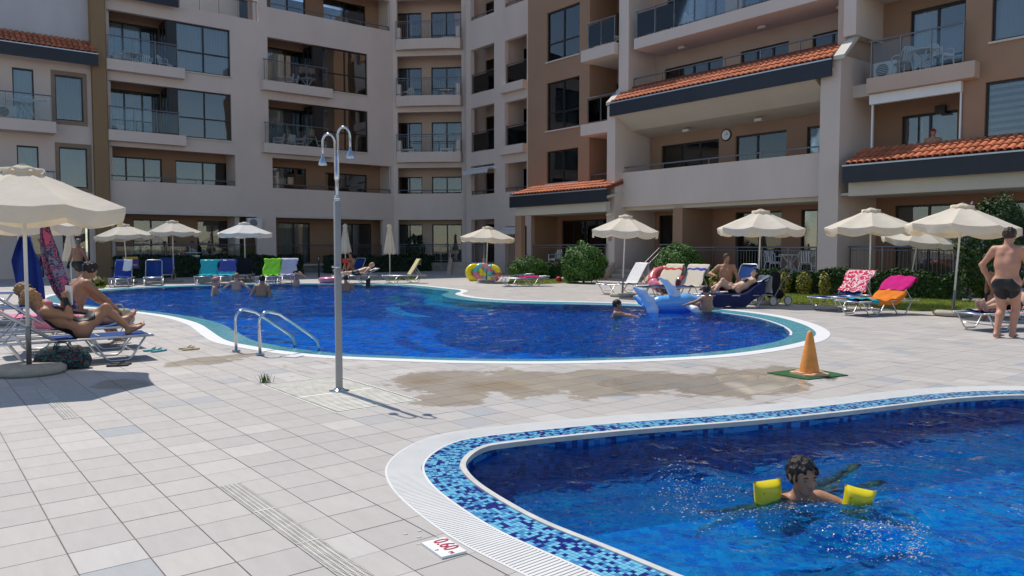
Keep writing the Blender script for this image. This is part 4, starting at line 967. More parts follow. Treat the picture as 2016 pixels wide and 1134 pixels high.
def closed_umbrella(loc, label, h=2.5, seed=0, mat='canvas'):
    t = thing('closed_parasol', label, 'parasol', loc, 0, 'folded parasols'); rs = random.Random(seed)
    MB().lathe([(.36, 0), (.39, .03), (.33, .1), (.05, .11)], 22).build('base', 'concrete', t, smooth=True); MB().lathe([(.022, .1), (.022, h - .05)], 10).build('pole', 'white_metal', t)
    na = 48; vs = []; fs = []; prof = [(.03, h), (.10, h - .06), (.12, h - .13), (.085, h - .2), (.13, h - .5), (.19, h - .9), (.25, h - 1.22), (.26, h - 1.34)]
    for i, (r, z) in enumerate(prof):
        for a in range(na):
            k = math.cos(a * 8 * 2 * math.pi / na + .4 * i); rr = r * (1 + (.16 if i > 2 else .05) * k); an = 2 * math.pi * a / na
            vs.append((rr * math.cos(an), rr * math.sin(an), z - (.05 * (1 - k) if i == len(prof) - 1 else 0)))
    for i in range(len(prof) - 1):
        for a in range(na): fs.append((i * na + a, i * na + (a + 1) % na, (i + 1) * na + (a + 1) % na, (i + 1) * na + a))
    fs.append(tuple(range(na))); MB().add(vs, fs).build('folded_canopy', mat, t, smooth=True, fix=False)
    return t
blotch('towel_flower', [(.50, .10, .22), (.03, .05, .10), (.42, .12, .24), (.03, .06, .12), (.22, .20, .34)], 8)
blotch('bag_flower', [(.34, .03, .06), (.012, .02, .03), (.02, .045, .05), (.06, .11, .10)], 24)
blotch('towel_red_print', [(.50, .02, .06), (.55, .03, .08), (.72, .60, .62), (.55, .04, .10)], 7)
for n_, c_0 in dict(towel_blue=(.03, .06, .28), towel_white=(.72, .71, .70), towel_teal=(.02, .32, .38), towel_green=(.30, .72, .06), towel_lav=(.42, .42, .58), towel_navy=(.02, .025, .075), towel_magenta=(.50, .02, .18), towel_orange=(.68, .20, .03), towel_pink=(.75, .25, .38), towel_black=(.02, .02, .025), towel_yellow=(.62, .55, .28), towel_red=(.45, .04, .03)).items():
    M(n_, c_0, .95, var=.12, scale=8, bump=.3, bscale=150, spec=.1)
stripes('towel_cream_red', [(0, (.66, .58, .46)), (.50, (.50, .07, .05)), (.565, (.66, .58, .46))], 1); stripes('towel_cream_blue', [(0, (.66, .58, .46)), (.50, (.04, .06, .35)), (.565, (.66, .58, .46))], 1)
stripes('towel_teal_blue', [(0, (.02, .30, .38)), (.55, (.025, .05, .25))], 1)

# parasols: measured places
umbrella(g(58, 735), 'large cream parasol in the foreground over the reading woman', 1.14, 2.47, .12, (0, 0), seed=3)
umbrella((-9.6, 15.0, 0), 'cream parasol behind the foreground parasol at the left picture edge', 1.13, 2.46, .3, seed=4)
umbrella((-16.2, 32.4, 0), 'cream parasol partly hidden behind the big parasol, leftmost of three behind the pool', 1.2, 2.5, .2, (0, -3), seed=5)
umbrella((-14.75, 33.5, 0), 'cream parasol over the blue loungers, middle of three behind the pool', 1.16, 2.68, .39, seed=6)
umbrella((-11.9, 34.3, 0), 'white parasol over the teal and green towels behind the pool', 1.2, 2.63, .1, mat='canvas_white', seed=7)
umbrella(g(957, 555) , 'cream parasol over the low dark loungers by the porch', 1.2, 2.42, .2, (0, 2), seed=8)
umbrella(g(1225, 584), 'cream parasol beside the lounger with white towel', 1.07, 2.5, .26, (0, 2), seed=9)
umbrella((6.47, 20.2, 0), 'cream parasol above the sitting man and reclining woman', 1.12, 2.5, .3, (0, 1), seed=10)
umbrella((9.28, 19.95, 0), 'cream parasol over the red towel lounger', 1.12, 2.52, .39, seed=11)
umbrella(g(1875, 622), 'cream parasol with leaning pole beside the lilac bush', 1.13, 2.46, .12, (0, 3.5), seed=12)
umbrella((12.7, 24.6, 0), 'crooked parasol half hidden between two others near the hedge', 1.1, 2.3, .1, (8, 4), seed=13)
closed_umbrella((-7.9, 36.5, 0), 'folded parasol right behind the shower post', 2.62, 1); closed_umbrella((-5.75, 36.2, 0), 'folded parasol beside the green terrace plant', 2.6, 2); closed_umbrella((-17.2, 30.0, 0), 'folded parasol above the walking man at left', 2.35, 3)
# loungers
LD = -141.4
L1 = (-5.03, 10.56, 0); lounger(L1, LD, 34, 'blue sling lounger under the reading woman')
L2 = (-5.75, 11.75, 0); lounger(L2, LD, 38, 'blue lounger with sunglasses woman behind the reader')
L3 = (-7.4, 13.4, 0); lounger(L3, LD, 30, 'lounger farther back at left with pink cloth'); towel(L3, LD, 30, .1, 1.5, .66, 'towel_pink', 'pink and blue towel on the farther left lounger')
lounger((-9.2, 15.6, 0), LD, 35, 'pale framed lounger beyond the left group near the pool edge'); lounger((-12.9, 20.0, 0), LD - 10, 30, 'empty blue lounger at the left end of the pool')
def back_row(px, py, deg, bk, label, **k): p = g(px, py); lounger(p, deg, bk, label, **k); return p
p = back_row(232, 566, 108, 58, 'blue lounger with blue and white towels near the walking man'); towel(p, 108, 58, .5, 2.15, .6, 'towel_blue', 'blue towel hanging on the lounger near the walking man'); towel(p, 108, 58, 1.4, 2.3, .3, 'towel_white', 'small white towel over the blue towel backrest', off=-.14, lift=.06)
p = back_row(300, 563, 112, 60, 'navy lounger at the far poolside with bare backrest')
p = back_row(322, 556, 108, 62, 'navy lounger behind the bare navy one'); towel(p, 108, 62, 1.1, 2.3, .62, 'towel_blue', 'royal blue towel on the rearmost navy lounger')
p = back_row(398, 560, 100, 55, 'lounger with teal towel at the far edge'); towel(p, 100, 55, .3, 2.2, .68, 'towel_teal', 'teal towel on the far lounger under the white parasol')
p = back_row(436, 560, 100, 55, 'lounger with teal and blue towel beside the teal one'); towel(p, 100, 55, .2, 2.2, .68, 'towel_teal_blue', 'teal and blue towel on far lounger')
p = back_row(470, 557, 98, 62, 'dark lounger behind the bathers'); towel(p, 98, 62, 1.1, 2.2, .66, 'towel_black', 'black towel on the dark lounger behind the bathers')
p = back_row(518, 561, 92, 62, 'lounger with bright green towel'); towel(p, 92, 62, .9, 2.35, .74, 'towel_green', 'bright lime green towel over lounger backrest')
p = back_row(556, 559, 95, 60, 'lounger with pale lavender towel'); towel(p, 95, 60, .6, 2.2, .7, 'towel_lav', 'pale lavender towel on far lounger')
LS = g(655, 558.5); lounger(LS, 22, 20, 'lounger of the sunbather lying flat'); towel(LS, 22, 20, .1, 1.95, .62, 'towel_white', 'white towel under the flat sunbather')
LR = g(668, 551); lounger(LR, 60, 60, 'lounger of the person in red behind the sunbather')
p = g(752, 558); lounger(p, 20, 58, 'blue lounger with yellow towel at the far corner'); towel(p, 20, 58, 1.15, 2.2, .66, 'towel_yellow', 'pale yellow towel over the far corner lounger')
p = g(962, 558); lounger(p, 14, 4, 'low flat lounger under the porch parasol', sling='strap_dark'); p2 = g(985, 564); lounger(p2, 14, 4, 'flat dark lounger in front with magenta towel', sling='strap_dark'); towel(p2, 14, 4, .75, 1.5, .7, 'towel_magenta', 'magenta towel on flat dark lounger')
p = g(1184, 580); DW = 26; lounger(p, DW, 58, 'blue lounger with long white towel by the parasol foot'); towel(p, DW, 58, .85, 2.35, .66, 'towel_white', 'long white towel over lounger backrest')
pr = g(1262, 587); lounger(pr, 40, 55, 'lounger with cream towel and red stripe'); towel(pr, 40, 55, 1.1, 2.3, .7, 'towel_cream_red', 'cream towel with one red stripe')
pb = g(1310, 589); lounger(pb, 40, 55, 'lounger with cream towel and blue stripe'); towel(pb, 40, 55, 1.1, 2.3, .7, 'towel_cream_blue', 'cream towel with one blue stripe')
LM = (5.35, 20.6, 0); lounger(LM, 30, 68, 'bright blue lounger of the sitting man')
LW = Vector((4.55, 19.0, 0)); lounger(LW, 8, 33, 'lounger of the reclining woman draped in navy'); towel(LW, 8, 33, .25, 1.75, 1.28, 'towel_navy', 'navy towel hanging low over the woman\'s lounger'); towel(LW, 8, 33, 1.62, 2.35, .66, 'towel_white', 'white towel over the head of the woman\'s lounger', lift=.07)
p = g(1612, 613); lounger(p, 33, 48, 'blue lounger with red printed towel'); towel(p, 33, 48, 1.25, 2.1, .7, 'towel_red_print', 'red towel with white print on backrest'); LRED = p
p = g(1668, 622); lounger(p, 25, 38, 'lounger with orange and magenta towels'); towel(p, 25, 38, .55, 1.5, .9, 'towel_orange', 'orange towel on the lounger beside the red towel'); towel(p, 25, 38, 1.42, 2.05, .74, 'towel_magenta', 'magenta towel on the orange towel lounger', lift=.05); towel(p, 25, 38, .35, .62, .86, 'towel_teal', 'teal hem cloth at the foot of the orange towel', lift=.05)
LL = g(1905, 651); lounger(LL, 18, 30, 'blue lounger under the lying woman at right edge'); blotch('towel_aqua', [(.7, .7, .68), (.1, .45, .42), (.02, .06, .12), (.75, .35, .4)], 9); towel(LL, 18, 30, .35, 1.0, .7, 'towel_aqua', 'white and aqua printed towel under the lying woman', lift=.02)
LL2 = g(1960, 628); lounger(LL2, 22, 35, 'lounger behind the standing man', sling='strap_dark')
# cloths hung from the foreground parasol
def hanging(name, mat, label, pts, wid, wdir, thick=.0, cat='towel'):
    P = [Vector(q) for q in pts]; wd = Vector(wdir).normalized(); m = MB(); n = len(P) - 1; sd = random.random() * 9
    def fn(i, j):
        k = min(int(j * n), n - 1); f = j * n - k; p = P[k].lerp(P[k + 1], f); ww = wid[k] + (wid[k + 1] - wid[k]) * f
        return p + wd * (i - .5) * ww + wd.cross(Vector((0, 0, 1))) * (.05 * math.sin(i * 11 + sd + j * 2) + .02 * math.sin(i * 27 + j * 7))
    m.grid(20, 24, fn); return m.build(name, mat, None, smooth=True, fix=False, label=label, cat=cat)
hanging('towel', 'towel_flower', 'flowered dark towel blowing from the parasol rib', [(-6.16, 10.15, 1.86), (-6.12, 10.15, 1.5), (-6.04, 10.13, 1.18), (-5.94, 10.12, .94), (-5.83, 10.10, .77), (-5.76, 10.09, .69)], [.05, .20, .26, .22, .13, .05], (.8, -.3, .12))
hanging('towel', 'towel_blue', 'plain blue towel hanging beside the left parasol pole', [(-7.2, 11.4, 1.66), (-7.2, 11.4, 1.3), (-7.15, 11.4, .9), (-7.12, 11.4, .62)], [.14, .4, .44, .42], (1, .1, 0))

# ------------------------------------------------------------------ shower
sh = thing('pool_shower', 'tall steel double headed outdoor shower post on slatted trays', 'shower', g(668, 770), 0)
MB().lathe([(.105, 0), (.105, .008), (.06, .014), (.05, .03)], 24).build('foot_plate', 'steel', sh, smooth=True)
M('shower_grey', (.36, .335, .31), .45, .15, var=.08, scale=3)
MB().lathe([(.040, .005), (.0365, .02), (.0365, 1.97), (.031, 1.975)], 20).build('post', 'shower_grey', sh, smooth=True); MB().lathe([(.030, 1.955), (.030, 2.02), (.022, 2.03)], 18).build('collar', 'steel', sh, smooth=True); MB().lathe([(.018, 1.97), (.018, 2.46)], 16).build('upper_pipe', 'steel', sh, smooth=True)
for sx, ztop, zend in ((-1, 2.66, 2.43), (1, 2.73, 2.50)):
    xs = .055 * sx; pts = [(.014 * sx, 0, 2.2), (.016 * sx, 0, ztop - .09)] + [(sx * (.016 + .062 * (1 - math.cos(a))), -.02 * math.sin(a), ztop - .09 + .09 * math.sin(a)) for a in np.linspace(.2, math.pi, 9)] + [(sx * .142, 0, zend)]
    arm = MB().tube(pts, .0125, 10).build('shower_arm', 'steel', sh, smooth=True)
    MB().lathe([(.043, -.09), (.045, -.075), (.03, -.03), (.014, 0), (.013, .03)], 18, (sx * .142, 0, zend)).build('shower_head', 'steel', arm, smooth=True)
v = MB(); v.tube([(0, -.03, 1.3), (.0, -.075, 1.3)], .02, 10); vo = v.build('tap', 'steel', sh, smooth=True); MB().tube([(-.045, -.07, 1.3), (.045, -.07, 1.3)], .009, 8).build('tap_handle', 'steel', vo); MB().tube([(.03, -.02, 1.24), (.05, -.05, 1.24)], .013, 8).build('push_button', 'steel', sh)
tc0 = W((TRAY[0] + TRAY[1]) / 2, (TRAY[2] + TRAY[3]) / 2)
hs_, hn_ = (TRAY[1] - TRAY[0]) / 2, (TRAY[3] - TRAY[2]) / 2
M('slat_white', (.70, .665, .57), .7, var=.18, scale=5, bump=.3)
tr = thing('shower_tray', 'recessed shower tray with cream slats in two panels', 'tray', (tc0.x, tc0.y, 0), GT)
MB().box(-hs_, hs_, -hn_, hn_, -.05, -.035).build('tray_floor', 'channel', tr)
for x0, x1, y0, y1 in ((-hs_, hs_, -hn_, -hn_ + .02), (-hs_, hs_, hn_ - .02, hn_), (-hs_, -hs_ + .02, -hn_ + .02, hn_ - .02), (hs_ - .02, hs_, -hn_ + .02, hn_ - .02)): MB().box(x0, x1, y0, y1, -.05, .001).build('rim', 'slat_white', tr)
for x0, x1 in ((-hs_ + .06, -.02), (.02, hs_ - .03)):
    n = int((x1 - x0) / .058)
    for k in range(n): x = x0 + (x1 - x0) * (k + .5) / n; MB().box(x - .0175, x + .0175, -hn_ + .03, hn_ - .05, -.03, .004).build('slat', 'slat_white', tr)
MB().box(-.018, .018, -hn_ + .03, hn_ - .05, -.035, .002).build('divider', 'slat_white', tr)
# drains
M('drain_white', (.55, .52, .46), .6, var=.2, scale=9, bump=.2)
for i, (a, b, c, d) in enumerate(DRAINS):
    o = W(a, c); dr = thing('drain_grate', ('long slotted drain grate running to the bottom picture edge', 'short slotted drain grate near the parasol shadow')[i], 'drain', (o.x, o.y, 0), GT, 'drain grates in the paving'); Ld, Wd = b - a, d - c
    MB().box(0, Ld, 0, Wd, -.05, -.04).build('channel', 'channel', dr); fm = MB()
    for q in range(6): y = Wd * q / 5; fm.box(0, Ld, max(0, y - .004), min(Wd, y + .004), -.04, .0025)
    fm.build('frame', 'drain_white', dr, kind='stuff')
    cm_ = MB(); n = int(Ld / .0165)
    for q in range(n): x = Ld * (q + .5) / n; cm_.box(x - .0042, x + .0042, .004, Wd - .004, -.04, .0015)
    cm_.build('cross_bars', 'drain_white', dr, kind='stuff')
    for q in range(1, int(Ld / .6) + 1): MB().box(q * .6 - .006, q * .6 + .006, .0, Wd, -.04, .003).build('joint_bar', 'drain_white', dr)
# ladder rails
lb = [g(465, 693), g(512, 700)]; ld = thing('pool_ladder', 'pair of curved steel ladder handrails at the pool edge', 'ladder', lb[1], 0); dp = Vector((.63, .78, 0)); 
for b_ in lb:
    o = b_ - lb[1]; pts = [o, o + Vector((0, 0, .46))] + [o + dp * (.13 - .13 * math.cos(a)) + Vector((0, 0, .46 + .14 * math.sin(a))) for a in np.linspace(.35, 1.75, 6)] + [o + dp * .32 + Vector((0, 0, .555)), o + dp * .86 + Vector((0, 0, .20)), o + dp * .95 + Vector((0, 0, .12)), o + dp * 1.0 + Vector((0, 0, .0)), o + dp * 1.0 + Vector((0, 0, -.9))]
    r = MB().tube(pts, .021, 12).build('handrail', 'steel', ld, smooth=True); MB().lathe([(.06, .012), (.055, .025), (.025, .03)], 18, o).build('flange', 'steel', r)
for z in (-.3, -.6, -.85): MB().tube([lb[0] - lb[1] + dp + Vector((0, 0, z)), dp + Vector((0, 0, z))], .02, 8).build('rung', 'steel', ld)
# cone on its mat
M('mat_green', (.03, .12, .04), .95, var=.25, scale=30, bump=.6, bscale=200); M('cone_orange', (.76, .29, .06), .6, var=.22, scale=7, bump=.15)
mc = g(1590, 737); mt = MB(); q4 = [g(1510, 735), g(1590, 748.5), g(1670, 740), g(1592, 725.5)]; mt.add([(q - mc) + Vector((0, 0, h)) for h in (.001, .012) for q in q4], [(3, 2, 1, 0), (4, 5, 6, 7)] + [(i, (i + 1) % 4, (i + 1) % 4 + 4, i + 4) for i in range(4)])
mt.build('floor_mat', 'mat_green', loc=mc, label='square of green artificial turf mat under the cone', cat='mat')
cn = thing('traffic_cone', 'faded orange traffic cone without stripes on green mat', 'cone', g(1593, 739) + Vector((0, 0, .013)), R(20))
M('cone_pale', (.66, .42, .26), .6, var=.2, scale=8)
cb_ = MB(); cb_.prism([(-.17, -.13), (-.13, -.17), (.13, -.17), (.17, -.13), (.17, .13), (.13, .17), (-.13, .17), (-.17, .13)], 0, .022, 'z'); cb_.build('base', 'cone_pale', cn)
for a in range(4): MB().box(.09, .165, -.06, .06, .0221, .035).build('foot', 'cone_pale', cn).rotation_euler.z = a * R(90)
MB().lathe([(.118, .022), (.112, .05), (.036, .47), (.026, .50), (.012, .515)], 28).build('body', 'cone_orange', cn, smooth=True)
# depth marker
def text_mesh(s, size, depth=.001):
    cu = bpy.data.curves.new('txt', 'FONT'); cu.body = s; cu.size = size; cu.extrude = depth; cu.align_x = 'CENTER'; cu.align_y = 'CENTER'
    o = bpy.data.objects.new('txt', cu); COL.objects.link(o); bpy.context.view_layer.update(); me = bpy.data.meshes.new_from_object(o.evaluated_get(bpy.context.evaluated_depsgraph_get())); bpy.data.objects.remove(o); return me
pl_ = [g(829, 1075), g(870, 1104), g(921, 1085), g(873, 1062)]; pc = sum(pl_, Vector()) / 4; ax = (pl_[1] - pl_[0]).normalized(); an = math.atan2(ax.y, ax.x)
dm = thing('depth_marker', 'white plaque on the paving reading 0.60 metres in red', 'sign', (pc.x, pc.y, .001), an); wx = (pl_[1] - pl_[0]).length / 2; wy = (pl_[3] - pl_[0]).length / 2
MB().box(-wx, wx, -wy, wy, 0, .012).build('plate', 'sign_white', dm)
def put_text(s, size, mat, par, loc, sx=1, rz=0, rx=0):
    o = link('lettering', text_mesh(s, size), mat, par, loc); o.scale = (sx, 1, 1); o.rotation_euler = (rx, 0, rz); return o
put_text('0.60', .118, 'sign_red', dm, (-.018, .02, .0135), .72, 0); put_text('M', .035, 'sign_red', dm, (wx * .80, -.005, .0135)); put_text('7', .026, 'sign_black', dm, (wx * .2, -wy * .75, .0135))
d2 = g(575, 702); dm2 = thing('depth_marker', 'small white depth plaque at the edge of the large pool', 'sign', (d2.x, d2.y, .001), R(-20)); MB().box(-.13, .13, -.1, .1, 0, .012).build('plate', 'sign_white', dm2)
# old screw holes / rust rings beside the plaque
for px, py in ((798, 1051), (826, 1045), (825, 1057), (823, 1071), (857, 1060)):
    p = g(px, py); MB().lathe([(.013, .0008), (.012, .002), (.007, .0022), (.006, .001)], 14).build('plug_stain', 'drain_white', paved, loc=(p.x, p.y, .0005))
# ------------------------------------------------------------------ people: one continuous surface grown from a posed skeleton
def nets(Fv, org, h):
    S = Fv < 0; nx, ny, nz = Fv.shape; mask = np.zeros((nx - 1, ny - 1, nz - 1), np.int8)
    for i in (0, 1):
        for j in (0, 1):
            for k in (0, 1): mask += S[i:nx - 1 + i, j:ny - 1 + j, k:nz - 1 + k]
    cells = np.argwhere((mask > 0) & (mask < 8)); ids = -np.ones(mask.shape, np.int64); ids[tuple(cells.T)] = np.arange(len(cells))
    cor = [(i, j, k) for i in (0, 1) for j in (0, 1) for k in (0, 1)]; val = np.stack([Fv[cells[:, 0] + i, cells[:, 1] + j, cells[:, 2] + k] for i, j, k in cor], 1)
    acc = np.zeros((len(cells), 3)); cnt = np.zeros(len(cells)); C = np.array(cor, float)
    for a in range(8):
        for b in range(a + 1, 8):
            if np.abs(C[a] - C[b]).sum() != 1: continue
            va, vb = val[:, a], val[:, b]; m = (va < 0) != (vb < 0); t = np.where(m, va / np.where(m, va - vb, 1), 0)
            acc += m[:, None] * (C[a] + t[:, None] * (C[b] - C[a])); cnt += m
    V = (cells + acc / cnt[:, None]) * h + org; fcs = []
    for ax in range(3):
        sl0 = [slice(None)] * 3; sl1 = [slice(None)] * 3; sl0[ax] = slice(0, -1); sl1[ax] = slice(1, None); cr = S[tuple(sl0)] != S[tuple(sl1)]; e = np.argwhere(cr); o1, o2 = [q for q in range(3) if q != ax]
        e = e[(e[:, o1] > 0) & (e[:, o2] > 0) & (e[:, o1] < Fv.shape[o1] - 1) & (e[:, o2] < Fv.shape[o2] - 1)]
        def cid(d1, d2): c = e.copy(); c[:, o1] += d1; c[:, o2] += d2; return ids[tuple(c.T)]
        q = np.stack([cid(-1, -1), cid(0, -1), cid(0, 0), cid(-1, 0)], 1); fl = S[tuple(e.T)] ^ (ax == 1); q = np.where(fl[:, None], q, q[:, ::-1]); fcs.append(q)
    return V, np.vstack(fcs)
def np_mesh(name, V, Fc, mat):
    me = bpy.data.meshes.new(name); me.from_pydata(V.tolist(), [], Fc.tolist()); me.polygons.foreach_set('use_smooth', [True] * len(me.polygons)); me.materials.append(MATS[mat]); return me
class Sdf:
    def __init__(s, lo, hi, h):
        s.h = h; s.lo = np.array(lo, float) - 4 * h; n = np.ceil((np.array(hi) + 4 * h - s.lo) / h).astype(int) + 1; s.F = np.full(n, .2, np.float32); s.n = n
    def block(s, mn, mx, pad):
        a = np.maximum(((mn - pad - s.lo) / s.h).astype(int), 0); b = np.minimum(((mx + pad - s.lo) / s.h).astype(int) + 2, s.n)
        if (b <= a).any(): return None
        g_ = [s.lo[i] + np.arange(a[i], b[i]) * s.h for i in range(3)]; return tuple(slice(a[i], b[i]) for i in range(3)), g_[0][:, None, None], g_[1][None, :, None], g_[2][None, None, :]
    def cone(s, a, b, ra, rb, k=.03):
        a, b = np.array(a, float), np.array(b, float); q = s.block(np.minimum(a, b), np.maximum(a, b), max(ra, rb) + .06)
        if q is None: return
        sl, X, Y, Z = q; ba = b - a; l2 = (ba * ba).sum() + 1e-9; t = np.clip(((X - a[0]) * ba[0] + (Y - a[1]) * ba[1] + (Z - a[2]) * ba[2]) / l2, 0, 1)
        d = np.sqrt((X - a[0] - t * ba[0]) ** 2 + (Y - a[1] - t * ba[1]) ** 2 + (Z - a[2] - t * ba[2]) ** 2) - (ra + (rb - ra) * t); s.smin(sl, d, k)
    def ell(s, c, ax, r, k=.03):
        """ellipsoid with axes ax (3 unit vectors) and radii r"""
        c = np.array(c, float); q = s.block(c, c, max(r) + .06)
        if q is None: return
        sl, X, Y, Z = q; e = 0
        for v, rr in zip(ax, r): e = e + (((X - c[0]) * v[0] + (Y - c[1]) * v[1] + (Z - c[2]) * v[2]) / rr) ** 2
        e = np.sqrt(e); s.smin(sl, (e - 1) * min(r) * (.5 + .5 * np.minimum(e, 1)), k)
    def smin(s, sl, d, k):
        f = s.F[sl]; h = np.clip(.5 + .5 * (f - d) / k, 0, 1); s.F[sl] = f + (d - f) * h - k * h * (1 - h)
    def grids(s): return [s.lo[i] + np.arange(s.n[i]) * s.h for i in range(3)]
def ik(a, t, l1, l2, hint):
    a, t, hint = Vector(a), Vector(t), Vector(hint); d = t - a; L_ = min(max(d.length, abs(l1 - l2) + .01), (l1 + l2) * .999); d = d.normalized(); x = (l1 * l1 - l2 * l2 + L_ * L_) / (2 * L_); y = math.sqrt(max(l1 * l1 - x * x, 0))
    pn = hint - d * hint.dot(d); pn = pn.normalized() if pn.length > 1e-4 else d.orthogonal().normalized(); return a + d * x + pn * y, a + d * L_
SKINS = {}
for n_, c_0 in dict(skin_fair=(.56, .33, .22), skin_tan=(.39, .20, .115), skin_brown=(.31, .15, .085), skin_red=(.52, .26, .17), skin_boy=(.40, .21, .125)).items(): M(n_, c_0, .48, var=.10, scale=7, sss=.12, spec=.35, bump=.08, bscale=90)
M('hair_black', (.02, .014, .011), .5, var=.3, scale=30, bump=.8, bscale=60, stretch=(1, 1, .3)); M('hair_brown', (.05, .028, .016), .55, var=.3, scale=30, bump=.8, bscale=60, stretch=(1, 1, .3)); M('hair_blond', (.36, .21, .09), .55, var=.3, scale=30, bump=.8, bscale=60); M('hair_grey', (.16, .13, .11), .6, var=.3, scale=40, bump=.5)
M('swim_black', (.012, .012, .014), .55, bump=.1); M('swim_red', (.40, .02, .03), .6); M('swim_navy', (.015, .02, .06), .6); M('swim_pink', (.62, .18, .2), .6); M('swim_teal', (.05, .3, .33), .6)
M('eye_white', (.38, .33, .30), .35); M('iris', (.015, .01, .008), .4); M('lips', (.36, .13, .10), .5); M('nail', (.55, .33, .26), .3)
def person(label, pel, up, fwd, h=1.75, sex='m', up2=None, look=None, wr=None, elh=None, an=None, knh=None, toes=None, skin='skin_fair', hair='hair_brown', hairlen=0, wear=(), res=.013, base=None, legs=True, arms=True, curl=.5, headup=None, palm=None, parts=None, fat=1.0, bun=False, cut_z=None):
    k = h / 1.75; pel = Vector(pel); up = Vector(up).normalized(); fwd = Vector(fwd); fwd = (fwd - up * fwd.dot(up)).normalized(); rt = fwd.cross(up).normalized()
    up2 = Vector(up2).normalized() if up2 else up; f2 = (fwd - up2 * fwd.dot(up2)).normalized(); rt2 = f2.cross(up2).normalized()
    ww = .185 if sex == 'm' else .165
    if h < 1.5: ww = .165
    chest = pel + up * .27 * k; nb = chest + up2 * .27 * k; hu = Vector(headup).normalized() if headup else (up2 + Vector((0, 0, .6))).normalized() if abs(up2.z) > .3 else up2
    lk = Vector(look) if look else f2; lk = (lk - hu * lk.dot(hu)).normalized(); lr = lk.cross(hu).normalized(); hk = max(k, .86) if h > 1.5 else .97
    hc = nb + hu * (.185 if h > 1.5 else .158) * hk + lk * .03 * hk
    sh = [nb - up2 * .045 * k + rt2 * sgn * ww * k for sgn in (-1, 1)]; hp = [pel + rt * sgn * .095 * k - up * .02 for sgn in (-1, 1)]
    ua, fa, th, sn = .30 * k, .255 * k, .43 * k, .42 * k; P = [pel, chest, nb, hc + hu * .13]; J = {}
    if arms:
        wr = wr or [sh[0] - up2 * .52 * k - rt2 * .06, sh[1] - up2 * .52 * k + rt2 * .06]; elh = elh or [-f2 - rt2 * .3, -f2 + rt2 * .3]
        J['el'], J['wr'] = zip(*[ik(sh[i], wr[i], ua, fa, elh[i]) for i in (0, 1)]); P += list(J['wr']) + [q + Vector((dx, dy, dz)) * .2 for q in J['wr'] for dx, dy, dz in ((1, 1, 1), (-1, -1, -1))]
    if legs:
        an = an or [hp[0] - up * .84 * k, hp[1] - up * .84 * k]; knh = knh or [fwd, fwd]
        J['kn'], J['an'] = zip(*[ik(hp[i], an[i], th, sn, knh[i]) for i in (0, 1)]); toes = toes or [fwd, fwd]; toes = [Vector(t).normalized() for t in toes]
        P += list(J['kn']) + list(J['an']) + [J['an'][i] + toes[i] * .2 * k for i in (0, 1)]
    lo = np.min([list(p) for p in P], 0) - .17; hi = np.max([list(p) for p in P], 0) + .17; B_ = Sdf(lo, hi, res); c = lambda a, b, ra, rb, kk=.03: B_.cone(a, b, ra * k * fat, rb * k * fat, kk)
    # trunk
    hipw = .105 if sex == 'm' else .112
    c(hp[0], hp[1], hipw, hipw, .04); c(pel + fwd * .0, chest, .115, .118, .05)
    wa = .055 if sex == 'm' else .045
    for sgn in (-1, 1):
        c(pel + rt * sgn * wa + up * .06, chest + rt2 * sgn * .065, .095, .102, .05); c(chest + rt2 * sgn * .068, nb - up2 * .12 * k + rt2 * sgn * .075, .104, .098, .05)
        c(nb - up2 * .14 * k + rt2 * sgn * .08 + f2 * .035, nb - up2 * .17 * k + rt2 * sgn * .09 + f2 * .04, .075, .07, .04)
        if sex == 'f': c(nb - up2 * .19 * k + rt2 * sgn * .075 + f2 * .085, nb - up2 * .2 * k + rt2 * sgn * .078 + f2 * .09, .062, .055, .025)
        c(nb - up2 * .03 * k, sh[(sgn + 1) // 2], .066, .064, .04); c(hp[(sgn + 1) // 2] - fwd * .04, hp[(sgn + 1) // 2] - fwd * .045 - up * .03, .092, .088, .04)
    c(nb - up2 * .03, hc - hu * .06 * hk - lk * .02, .062, .056, .03)
    # head
    hh = lambda a, b, r1, r2, kk=.02: B_.cone(a, b, r1 * hk, r2 * hk, kk)
    B_.ell(hc + hu * .025 * hk - lk * .012 * hk, (lk, lr, hu), (.098 * hk, .078 * hk, .095 * hk), .02); hh(hc - hu * .015 * hk + lk * .03 * hk, hc - hu * .075 * hk + lk * .052 * hk, .062, .036, .03)
    hh(hc + lk * .075 * hk - hu * .0 * hk, hc + lk * .098 * hk - hu * .032 * hk, .010, .014, .012); hh(hc + lk * .074 * hk - hu * .058 * hk - lr * .016 * hk, hc + lk * .074 * hk - hu * .058 * hk + lr * .016 * hk, .010, .010, .012)
    hh(hc + lk * .078 * hk + hu * .022 * hk - lr * .035 * hk, hc + lk * .078 * hk + hu * .022 * hk + lr * .035 * hk, .011, .011, .015)
    for sgn in (-1, 1): hh(hc + lr * sgn * .079 * hk - lk * .008 * hk + hu * .018 * hk, hc + lr * sgn * .076 * hk - lk * .004 * hk - hu * .018 * hk, .014, .010, .008)
    # limbs
    hands = []
